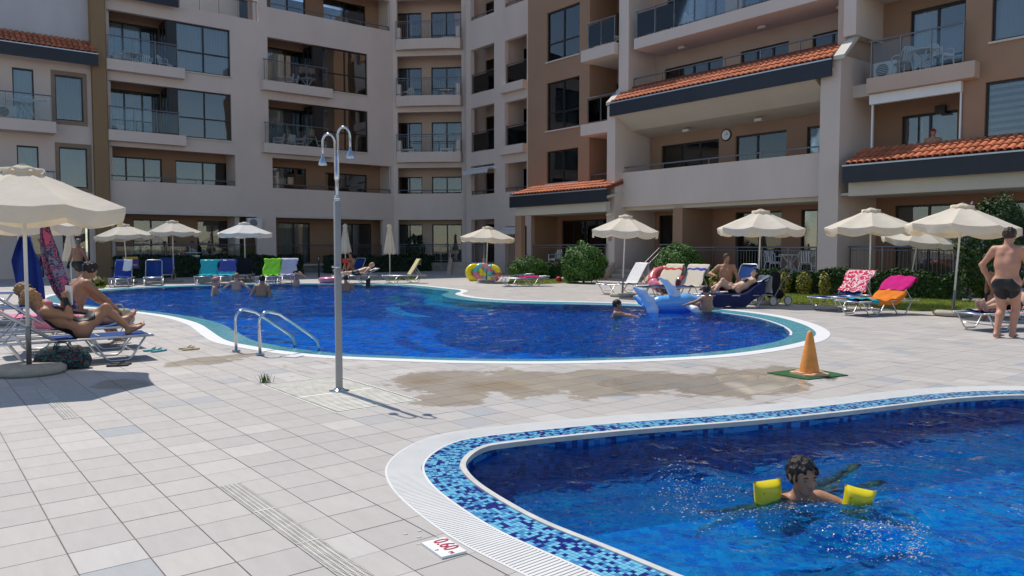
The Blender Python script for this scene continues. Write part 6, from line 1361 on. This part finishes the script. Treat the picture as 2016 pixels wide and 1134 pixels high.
for k in range(46):
    a = r9.uniform(0, 6.28); l = r9.uniform(.04, .12); b = r9.uniform(.2, 1.2); p0 = V3((r9.normal(0, .035), r9.normal(0, .025), 0)); p1 = p0 + V3((math.cos(a) * l * b * .5, math.sin(a) * l * b * .5, l * .8)); p2 = p0 + V3((math.cos(a) * l * b, math.sin(a) * l * b, l)); s_ = V3((-math.sin(a), math.cos(a), 0)) * .004; m.add([p0 - s_, p0 + s_, p1 + s_ * .8, p1 - s_ * .8, p2], [(0, 1, 2, 3), (3, 2, 4)])
m.build('weed', 'leaf_bush', fix=False, loc=wd, label='small weed growing at the corner of the shower tray', cat='plant')

# ------------------------------------------------------------------ terrace and balcony furniture
def make_chair():
    t = link('plastic_chair', None); s = .40
    m = MB(); m.box(-.23, .23, -.22, .22, .40, .43); m.box(-.23, .23, .22, .245, .34, .43); m.build('seat', 'plastic_white', t)
    b = MB(); b.tube([(-.22, -.22, .42), (-.23, -.30, .72), (-.15, -.34, .86), (.15, -.34, .86), (.23, -.30, .72), (.22, -.22, .42)], .02, 6); bo = b.build('backrest', 'plastic_white', t, smooth=True)
    for x in (-.13, -.045, .045, .13): MB().box(x - .028, x + .028, -.008, .008, 0, .42).build('slat', 'plastic_white', bo, loc=(x * .0, -.235, .43)).rotation_euler.x = R(14)
    for x in (-1, 1):
        for y in (-1, 1): MB().tube([(.21 * x, .19 * y, .42), (.25 * x, .24 * y, .0)], [.026, .02], 6).build('leg', 'plastic_white', t)
        MB().tube([(.23 * x, -.27, .62), (.26 * x, .05, .64), (.26 * x, .2, .62), (.24 * x, .22, .42)], .02, 6).build('armrest', 'plastic_white', t, smooth=True)
    return t
def make_table():
    t = link('plastic_table', None); MB().lathe([(.44, .68), (.45, .695), (.45, .71), (.43, .72)], 28).build('table_top', 'plastic_white', t)
    for a in (45, 135, 225, 315): c, s = math.cos(R(a)), math.sin(R(a)); MB().tube([(.30 * c, .30 * s, .69), (.05 * c, .05 * s, .36), (.30 * c, .30 * s, .0)], .028, 6).build('leg', 'plastic_white', t)
    return t
def make_ac():
    t = link('air_conditioner', None); MB().box(-.40, .40, -.14, .14, .05, .62).build('case', 'ac_white', t); gg = MB().lathe([(.22, 0), (.22, .012)], 24).build('fan_opening', 'ac_dark', t); gg.rotation_euler.x = R(90); gg.location = (-.1, -.141, .34)
    for k in range(8): MB().box(-.32, .12, -.165, -.155, .12 + k * .06, .135 + k * .06).build('grille_bar', 'ac_white', t)
    for x in (-.3, .3): MB().box(x - .03, x + .03, -.12, .12, 0, .05).build('foot', 'ac_white', t)
    return t
def make_rack():
    t = link('drying_rack', None); m = MB()
    for y in (-.28, .28): m.tube([(-.55, y, .0), (.1, y, .95)], .012, 5); m.tube([(.55, y, 0), (-.1, y, .95)], .012, 5)
    m.build('legs', 'white_metal', t); f = MB(); f.tube([(-.85, -.3, .97), (.85, -.3, .97), (.85, .3, .97), (-.85, .3, .97)], .012, 5, closed=True); fo = f.build('frame', 'white_metal', t)
    for k in range(9): y = -.24 + k * .06; MB().tube([(-.85, y, .97), (.85, y, .97)], .004, 4).build('line', 'white_metal', fo)
    return t
PROTO = dict(chair=make_chair(), table=make_table(), ac=make_ac(), rack=make_rack()); USED = set(); GR = dict(chair='white plastic chairs of the house', table='white plastic tables of the house', ac='outdoor air conditioner units', rack='folding laundry racks'); CT = dict(chair='chair', table='table', ac='air conditioner', rack='drying rack')
def place(kind, p, rz, label, sc=1.0):
    o = PROTO[kind] if kind not in USED else copy_tree(PROTO[kind]); USED.add(kind); o.location = p; o.rotation_euler = (0, 0, rz); o.scale = (sc,) * 3; o['label'] = label; o['category'] = CT[kind]; o['group'] = GR[kind]
FA = GT + R(90)                                            # facing out of wing A
for kind, px, f, w_, da, lab in (
    ('chair', 243, 3, -.3, 40, 'white chair at the left of the upper left balcony'), ('table', 266, 3, -.2, 0, 'white table on the upper left balcony'), ('chair', 292, 3, -.3, 170, 'white chair in the middle of the upper left balcony'), ('chair', 330, 3, -.1, 230, 'white chair at the right end of the upper left balcony'), ('ac', 224, 3, -.5, 0, 'air conditioner on the upper left balcony'),
    ('ac', 226, 2, -.5, 0, 'air conditioner on the second floor left balcony'),
    ('chair', 568, 3, -.2, 60, 'left white chair on the third floor balcony of the middle bay'), ('chair', 578, 3, -.5, 60, 'second white chair crowded on the third floor middle balcony'), ('table', 607, 3, -.1, 20, 'white table on the third floor middle balcony'),
    ('chair', 548, 2, -.2, 60, 'leftmost white chair on the second floor middle balcony'), ('chair', 570, 2, -.5, 10, 'white chair behind the table on the second floor middle balcony'), ('chair', 588, 2, -.1, 80, 'white chair left of the table on the second floor middle balcony'), ('table', 604, 2, -.1, 0, 'white table on the second floor middle balcony'), ('chair', 632, 2, -.1, 260, 'white chair right of the table on the second floor middle balcony')):
    place(kind, A.world(a_(px, w_), w_, ZB[f] + .2), GT + R(90 + da), lab, 1.08)
for kind, px, f, w_, da, lab in (('chair', 803, 3, -.2, 60, 'white chair on the third floor corner balcony'), ('table', 878, 3, -.2, 0, 'white table on the third floor corner balcony'), ('ac', 885, 4, -.5, 0, 'air conditioner on the fourth floor corner balcony'), ('ac', 880, 2, -.5, 0, 'air conditioner on the second floor corner balcony'), ('ac', 803, 2, -.5, 0, 'left air conditioner on the second floor corner balcony')):
    place(kind, B.world(uB(px, w_), w_, ZB[f] + .2), R(-6 + da), lab, 1.08)
for kind, px, f, w_, da, lab in (('chair', 1180, 3, .1, 120, 'white chair on the third floor brown bay balcony'), ('table', 1203, 3, -.2, 0, 'white table on the third floor brown bay balcony'), ('chair', 1290, 3, -.3, 70, 'left white chair on the long third floor balcony'), ('table', 1318, 3, -.2, 0, 'white table on the long third floor balcony'), ('chair', 1348, 3, -.3, 250, 'right white chair on the long third floor balcony'),
    ('chair', 1772, 2, -.4, 60, 'left white chair on the right hand second floor balcony'), ('table', 1812, 2, -.5, 0, 'white table on the right hand second floor balcony'), ('chair', 1850, 2, -.4, 250, 'right white chair on the right hand second floor balcony'), ('ac', 1742, 2, -.8, 0, 'air conditioner on the right hand second floor balcony'), ('rack', 1748, 1, -.75, 0, 'laundry rack on the balcony of the man in the red cap')):
    place(kind, E.world(r_(px, w_), w_, ZB[f] + (.37 if w_ >= -.4 and f == 3 and px > 1240 else .24) + (.16 if f == 2 else 0) ), GT + R(da), lab, 1.0)
for kind, px, w_, da, lab in (('chair', 1093, .3, 0, 'white chair behind the porch railing'), ('table', 1560, -.6, 0, 'white table on the ground floor terrace behind the couple'), ('chair', 1592, -.5, 200, 'white chair beside the terrace table, nearer the pillar'), ('chair', 1525, -.8, 60, 'white chair beside the terrace table, behind the parasol pole')): place(kind, E.world(r_(px, w_), w_, .68), GT + R(180 + da), lab)
for kind, px, w_, da, lab in (('chair', 338, -.5, 70, 'white chair at the left of the terrace group'), ('chair', 408, -.5, 290, 'white chair at the right of the terrace group'), ('chair', 372, -.9, 0, 'white chair at the back of the terrace group'), ('table', 374, -.35, 0, 'white table of the terrace group'), ('chair', 258, -.5, 0, 'white chair by the yellow sign on the left terrace')): place(kind, A.world(a_(px, w_), w_, .68), GT + R(90 + da), lab)
place('ac', Lf.world(a_(14, .3), .3, ZB[2] + .47), GT + R(90), 'air conditioner on the balcony of the far left block'); place('rack', Lf.world(a_(52, .45), .45, ZB[2] + .47), GT + R(70), 'laundry rack on the balcony of the far left block')
acw = A.world(a_(498, .16), .16, 2.35); place('ac', acw, GT + R(90), 'air conditioner mounted high under the left terrace ceiling')
# laundry on the right balcony rail
for px0, px1, mt, lab in ((1765, 1797, 'towel_blue', 'blue cloth over the balcony rail of the man in the red cap'), (1796, 1816, 'towel_pink', 'pink cloth over the balcony rail of the man in the red cap')):
    u0, u1 = r_(px0, .05), r_(px1, .05); m = MB(); c0 = E.world((u0 + u1) / 2, .02, 4.31)
    m.grid(10, 8, lambda i, j: E.world(u0 + (u1 - u0) * i, -.16 + .04 * math.sin(i * 9) + min(j, .5) * .36 if j < .5 else .03 + .02 * math.sin(i * 8), 4.34 - abs(j - .5) * .34) - c0); m.build('laundry', mt, fix=False, smooth=True, loc=c0, label=lab, cat='towel')
# signs
def board(p, rz, w_, h_, mat, lines, label, tilt=0):
    t = thing('sign_board', label, 'sign', p, rz); MB().box(-w_ / 2, w_ / 2, -.012, .012, 0, h_).build('plate', mat, t)
    for s_, sz, mt, zz in lines: put_text(s_, sz, mt, t, (0, -.0135, zz), 1, 0, R(90))
    return t
ps_ = A.world(a_(370, .1), .1, .95); board(ps_, R(25), .95, .24, 'sign_white', [('LIFEGUARD', .17, 'sign_red', .12)], 'white board reading LIFEGUARD on the left terrace rail')
ps_ = g(258, 552) + V3((0, 0, .55)); board(ps_, R(15), .7, .42, 'sign_purple', [('LIFEGUARD', .11, 'sign_white', .15)], 'dark purple LIFEGUARD board with yellow top beside the loungers'); 
board(ps_ + V3((0, .0, .422)), R(15), .62, .1, 'sign_yellow', [], 'yellow strip board on top of the purple lifeguard board')
ps_ = E.world(r_(1202, .86), .86, 1.75); board(ps_, GT, .2, .24, 'sign_pink', [], 'small pink notice on the pillar by the porch steps')
for px, py, hh, lab in ((628, 546, 1.05, 'slim dark bollard lamp behind the shower'), (492, 550, 1.0, 'slim dark bollard lamp beside the white parasol')):
    t = thing('bollard_lamp', lab, 'bollard', g(px, py), 0, 'garden bollard lamps'); MB().lathe([(.045, 0), (.045, hh - .18)], 12).build('post', 'rubber', t); MB().lathe([(.05, hh - .18), (.05, hh - .04)], 12).build('lens', 'rail_metal', t); MB().lathe([(.06, hh - .04), (.05, hh)], 12).build('cap', 'rubber', t)
cmw = E.world(r_(1199, 1.1), 1.05, 2.72); ct = thing('security_camera', 'small white camera on the pillar beside the porch', 'camera', cmw, GT); MB().tube([(-.18, 0, 0), (.1, 0, .03)], .035, 10).build('body', 'plastic_white', ct); MB().tube([(.1, 0, .03), (.15, .2, .0)], .012, 6).build('bracket', 'plastic_white', ct)

# ------------------------------------------------------------------ floats and small things
M('vinyl_blue', (.16, .44, .80), .22, var=.05, spec=.6); M('vinyl_pale', (.58, .70, .86), .22, var=.05, spec=.6); M('vinyl_deep', (.03, .16, .58), .22, spec=.6); M('vinyl_yellow', (.88, .70, .015), .25, spec=.6); M('vinyl_pink', (.72, .22, .35), .25, spec=.6); M('vinyl_turq', (.12, .55, .56), .25, spec=.6); M('vinyl_red', (.62, .12, .14), .25, spec=.6)
def blob(name, lo, hi, h, prims, mat, par=None, ells=(), **k):
    D = Sdf(lo, hi, h)
    for p in prims: D.cone(*p)
    for p in ells: D.ell(*p)
    V, Fc = nets(D.F, D.lo, h); return link(name, np_mesh(name, V, Fc, mat), None, par, **k)
dq = g(1330, 613, WB); dt = thing('dolphin_float', 'big blue inflatable dolphin floating beside the boy', 'pool float', dq + V3((-.02, .1, 0)), R(6)); dt.scale = (1.14, 1.1, 1.12)
blob('body', (-.8, -.3, -.1), (.9, .3, .5), .018, [((-.62, 0, .13), (-.3, 0, .17), .075, .15, .06), ((-.3, 0, .17), (.25, 0, .20), .16, .18, .06), ((.25, 0, .20), (.55, 0, .19), .18, .12, .06), ((.55, 0, .18), (.80, 0, .14), .075, .045, .05)], 'vinyl_blue', dt)
blob('belly', (-.8, -.35, -.2), (.9, .35, .4), .018, [((-.42, 0, .06), (.45, 0, .07), .155, .16, .05)], 'vinyl_deep', dt)
blob('tail_fluke', (-1.4, -.6, -.3), (-.2, .3, .9), .018, [((-.92, -.20, .52), (-.76, -.20, .42), .035, .085, .05), ((-.76, -.20, .42), (-.60, -.19, .24), .085, .115, .06), ((-.60, -.19, .24), (-.52, -.20, .04), .115, .115, .06), ((-.52, -.20, .04), (-.46, -.22, -.14), .115, .06, .06), ((-.5, 0, .12), (-.60, -.16, .2), .08, .09, .05)], 'vinyl_pale', dt)
blob('tail_fluke', (-1.3, -.3, -.2), (-.3, .6, .9), .018, [((-.5, .04, .1), (-.66, .2, .2), .07, .07, .05), ((-.66, .2, .2), (-.8, .26, .3), .07, .03, .05)], 'vinyl_blue', dt)
blob('dorsal_fin', (-.7, -.2, .2), (.4, .2, 1.0), .018, [((.02, 0, .3), (-.06, 0, .48), .11, .095, .05), ((-.06, 0, .48), (-.20, 0, .64), .095, .06, .05), ((-.20, 0, .64), (-.32, 0, .72), .06, .026, .04), ((.1, 0, .32), (-.04, 0, .46), .08, .07, .05)], 'vinyl_pale', dt)
for sg in (-1, 1): blob('flipper', (-.1, -.6, -.3), (.7, .6, .4), .018, [((.26, .15 * sg, .12), (.36, .32 * sg, .05), .06, .075, .04), ((.36, .32 * sg, .05), (.44, .42 * sg, -.05), .075, .04, .04)], 'plastic_white', dt)
def torus(name, p, R0, r, mat, label, rot=(0, 0, 0), cat='swim ring', cols=None):
    t = thing(name, label, cat, p, 0); t.rotation_euler = rot; n = 40
    cols = cols or [mat]
    for k in range(len(cols)):
        a0, a1 = 2 * math.pi * k / len(cols), 2 * math.pi * (k + 1) / len(cols); m = MB(); q = max(8, n // len(cols)); pts = [(R0 * math.cos(a), R0 * math.sin(a), 0) for a in np.linspace(a0, a1, q + 1)]
        if len(cols) == 1: m.tube(pts[:-1], r, 14, closed=True)
        else: m.tube(pts, r, 14)
        m.build('ring_segment' if len(cols) > 1 else 'ring', cols[k], t, smooth=True)
    MB().lathe([(.012, 0), (.012, .02)], 8, (R0, 0, r - .004)).build('valve', 'plastic_white', t)
pr0 = g(950, 553); torus('swim_ring', pr0 + V3((-.35, -.05, .36)), .30, .13, None, 'yellow swim ring leaning at the left of the pile', (R(75), 0, R(20)), cols=['vinyl_yellow']); torus('swim_ring', pr0 + V3((.0, -.02, .38)), .32, .13, None, 'pink and turquoise swim ring in the middle of the pile', (R(70), 0, R(10)), cols=['vinyl_pink', 'vinyl_turq', 'vinyl_pink', 'vinyl_turq']); torus('swim_ring', pr0 + V3((.42, .02, .34)), .30, .13, None, 'turquoise and yellow swim ring at the right of the pile', (R(66), 0, R(0)), cols=['vinyl_yellow', 'vinyl_turq', 'vinyl_yellow', 'vinyl_red'])
torus('swim_ring', g(648, 557) + V3((0, .2, .12)), .38, .12, None, 'pink swim ring on the paving behind the shower post', (0, 0, 0), cols=['vinyl_pink'])
torus('swim_ring', g(1306, 583) + V3((.15, .3, .5)), .42, .16, None, 'red and white swim ring between the white and cream towels', (R(40), R(-10), 0), cols=['vinyl_red', 'vinyl_red', 'vinyl_pink', 'vinyl_red'])
def ball(p, r, mat, label):
    m = MB().lathe([(max(.002, r * math.sin(a)), -r * math.cos(a)) for a in np.linspace(0, math.pi, 13)], 20); t = thing('ball', label, 'ball', p, 0); m.build('shell', mat, t, smooth=True); MB().lathe([(.012, r - .002), (.010, r + .003)], 8).build('valve', 'rubber', t)
ball(g(1100, 556) + V3((0, 0, .13)), .13, 'swim_red', 'red ball on the grass between the porch shrubs'); ball(g(1109, 556) + V3((.0, .1, .12)), .11, 'coping', 'pale globe on the grass at the foot of the tall shrub')
# armbands on the boy
def armband(p, label, rz, tilt):
    t = thing('armband', label, 'armband', p, 0); t.rotation_euler = (R(4), R(tilt), R(rz)); m = MB(); hw, hh = .084, .095
    for sg in (-1, 1): m.grid(12, 12, lambda i, j: ((i - .5) * 2 * hw * (1 + .10 * (j - .5) + .05 * abs(2 * j - 1) ** 2), sg * .062 * (max(0, 1 - (2 * i - 1) ** 4) * max(0, 1 - (2 * j - 1) ** 4)) ** .55, (j - .5) * 2 * hh * (1 + .06 * abs(2 * i - 1) ** 2)))
    m.build('cushion', 'vinyl_yellow', t, smooth=True, fix=False)
    MB().lathe([(.014, 0), (.012, .012), (.006, .014)], 12).build('valve', 'vinyl_yellow', t, loc=(.028, -.052, .032)).rotation_euler.x = R(90)
    for x, z, l in ((-.035, .04, .045), (-.03, .026, .03)): MB().box(-l / 2, l / 2, -.001, .001, -.003, .003).build('print', 'sign_black', t, loc=(x, -.055, z))
    for k in range(5): MB().box(-.006, .006, -.001, .001, -.012, .012).build('print', 'sign_black', t, loc=(-.035 + .014 * k, -.059 + .003 * abs(k - 2), -.018 + .010 * k)).rotation_euler.y = R(20)
    return t
def at_depth(px, py, Y): d = rayd(px, py); return d * (Y / d.y) + V3((0, 0, CAM_H))
armband(at_depth(1511, 975, 4.74), 'yellow inflatable armband on the boy\'s arm, left of his head', 12, -4); armband(at_depth(1688, 990, 4.62), 'yellow inflatable armband on the boy\'s arm, right of his head', -14, 10)
# splashing water round the boy
m_, N_, L_n, b_ = nmat('splash'); b_.inputs['Base Color'].default_value = (.85, .9, .95, 1); b_.inputs['Roughness'].default_value = .08; b_.inputs['Transmission Weight'].default_value = .35; b_.inputs['IOR'].default_value = 1.33
rs = np.random.default_rng(21); dm_ = MB(); oc = [(1, 0, 0), (-1, 0, 0), (0, 1, 0), (0, -1, 0), (0, 0, 1), (0, 0, -1)]; of = [(0, 2, 4), (2, 1, 4), (1, 3, 4), (3, 0, 4), (2, 0, 5), (1, 2, 5), (3, 1, 5), (0, 3, 5)]
for px, py, sx, sy, n, zt_ in ((1370, 965, 48, 16, 260, .05), (1400, 1010, 60, 9, 150, .01), (1725, 1062, 45, 17, 520, .03), (1590, 1010, 70, 7, 150, .01), (1800, 1078, 16, 16, 240, .03), (1520, 1035, 90, 12, 90, .005), (1640, 995, 160, 40, 120, .004), (1330, 940, 22, 12, 90, .07)):
    for _ in range(n):
        p = g(px + rs.normal(0, sx), py + rs.normal(0, sy), WS); r = float(np.clip(rs.lognormal(-6.1, .5), .001, .0062)); z = WS + waves(p.x, p.y, SWIM) + .002 + abs(rs.normal(0, zt_)) * (rs.random() < .5); q = V3((p.x, p.y, z)); e = (1 + rs.random() * 1.2, 1 + rs.random(), .7)
        dm_.add([q + V3((v[0] * r * e[0], v[1] * r * e[1], v[2] * r * e[2])) for v in oc], of)
dm_.build('water_splash', 'splash', smooth=True, fix=False, kind='stuff')
# things round the foreground loungers
def bag(p, rz, L_, D_, H_, mat, label, hmat='strap_dark'):
    t = thing('beach_bag', label, 'bag', p, rz); blob('body', (-L_ / 2 - .05, -D_ / 2 - .05, -.02), (L_ / 2 + .05, D_ / 2 + .05, H_ + .1), .016, [((-L_ * .36, 0, H_ * .34), (L_ * .36, 0, H_ * .32), D_ * .48, D_ * .46, .05), ((-L_ * .3, 0, H_ * .62), (L_ * .28, .01, H_ * .66), D_ * .36, D_ * .33, .06)], mat, t)
    for y in (-.05, .05): MB().tube([(-L_ * .2, y, H_ * .8), (-L_ * .12, y * 1.6, H_ * 1.12), (L_ * .1, y * 1.7, H_ * 1.1), (L_ * .2, y, H_ * .8)], .009, 6).build('handle', hmat, t, smooth=True)
    return t
bag(V3((-5.55, 9.45, 0)), R(20), .52, .28, .30, 'bag_flower', 'dark flowered beach bag under the reading woman'); M('straw', (.52, .42, .25), .9, var=.25, scale=25, bump=.8, bscale=60)
bag(g(236, 640), R(30), .42, .25, .36, 'straw', 'woven straw bag at the pool side of the loungers', 'straw')
bag(V3((-6.55, 10.8, .36)), R(10), .3, .18, .2, 'vinyl_pink', 'pink frilled pouch beside the sunglasses woman', 'vinyl_pink')
def slippers(p, rz, mat, label):
    t = thing('slippers', label, 'slippers', p, rz)
    for y, a in ((-.07, 8), (.08, -14)):
        o = MB(); o.prism([(-.12, -.03), (-.06, -.042), (.06, -.048), (.125, -.03), (.13, .02), (.07, .045), (-.06, .036), (-.12, .025)], 0, .02, 'z'); so = o.build('sole', mat, t, loc=(0, y, 0)); so.rotation_euler.z = R(a); MB().tube([(.0, -.045, .015), (.05, 0, .05), (.0, .043, .015)], .009, 6).build('strap', mat, so)
slippers(V3((-5.15, 11.05, .002)), R(60), 'swim_teal', 'pale turquoise slippers under the reader\'s lounger'); slippers(V3((-5.0, 9.72, .002)), R(10), 'rubber', 'black slippers beside the paper cup'); slippers(V3((-4.75, 11.25, .002)), R(40), 'straw', 'tan sandals behind the reader\'s lounger'); slippers(LRED + V3((.72, .48, .36)), R(20), 'swim_navy', 'navy flip flops lying on the red towel lounger')
cpp = thing('paper_cup', 'brown paper cup standing beside the parasol base', 'cup', g(122, 720), 0); MB().lathe([(.028, 0), (.04, .11), (.036, .11), (.027, .01)], 18).build('wall', 'straw', cpp, smooth=True); MB().lathe([(.041, .105), (.042, .112)], 18).build('rim', 'paper', cpp)
# pushchair behind the reclining woman
pc_ = g(1528, 604) + V3((.1, .5, 0)); pu = thing('pushchair', 'black folded pushchair with grey wheels behind the reclining woman', 'pushchair', pc_, R(20)); blob('hood', (-.35, -.25, .1), (.35, .25, .95), .02, [((-.05, 0, .35), (.05, 0, .75), .17, .13, .06), ((.0, 0, .3), (.18, 0, .28), .14, .12, .06)], 'towel_black', pu)
for x, y in ((-.2, -.24), (-.2, .24), (.28, -.22), (.28, .22)):
    wh = thing('wheel', None, None, (0, 0, 0)); wh.parent = pu; wh.location = (x, y, .13); wh.rotation_euler.x = R(90); MB().tube([(.115 * math.cos(a), .115 * math.sin(a), 0) for a in np.linspace(0, 6.28, 21)[:-1]], .016, 8, closed=True).build('tyre', 'rail_metal', wh); MB().lathe([(.10, -.008), (.10, .008)], 16).build('rim', 'coping', wh)
fr_ = MB(); fr_.tube([(-.2, -.2, .13), (.1, -.2, .6), (.45, -.2, .95)], .014, 6); fr_.tube([(-.2, .2, .13), (.1, .2, .6), (.45, .2, .95)], .014, 6); fr_.tube([(.45, -.2, .95), (.45, .2, .95)], .016, 6); fr_.tube([(.28, -.2, .13), (.05, -.2, .5)], .012, 6); fr_.tube([(.28, .2, .13), (.05, .2, .5)], .012, 6); fr_.build('frame', 'rail_metal', pu)
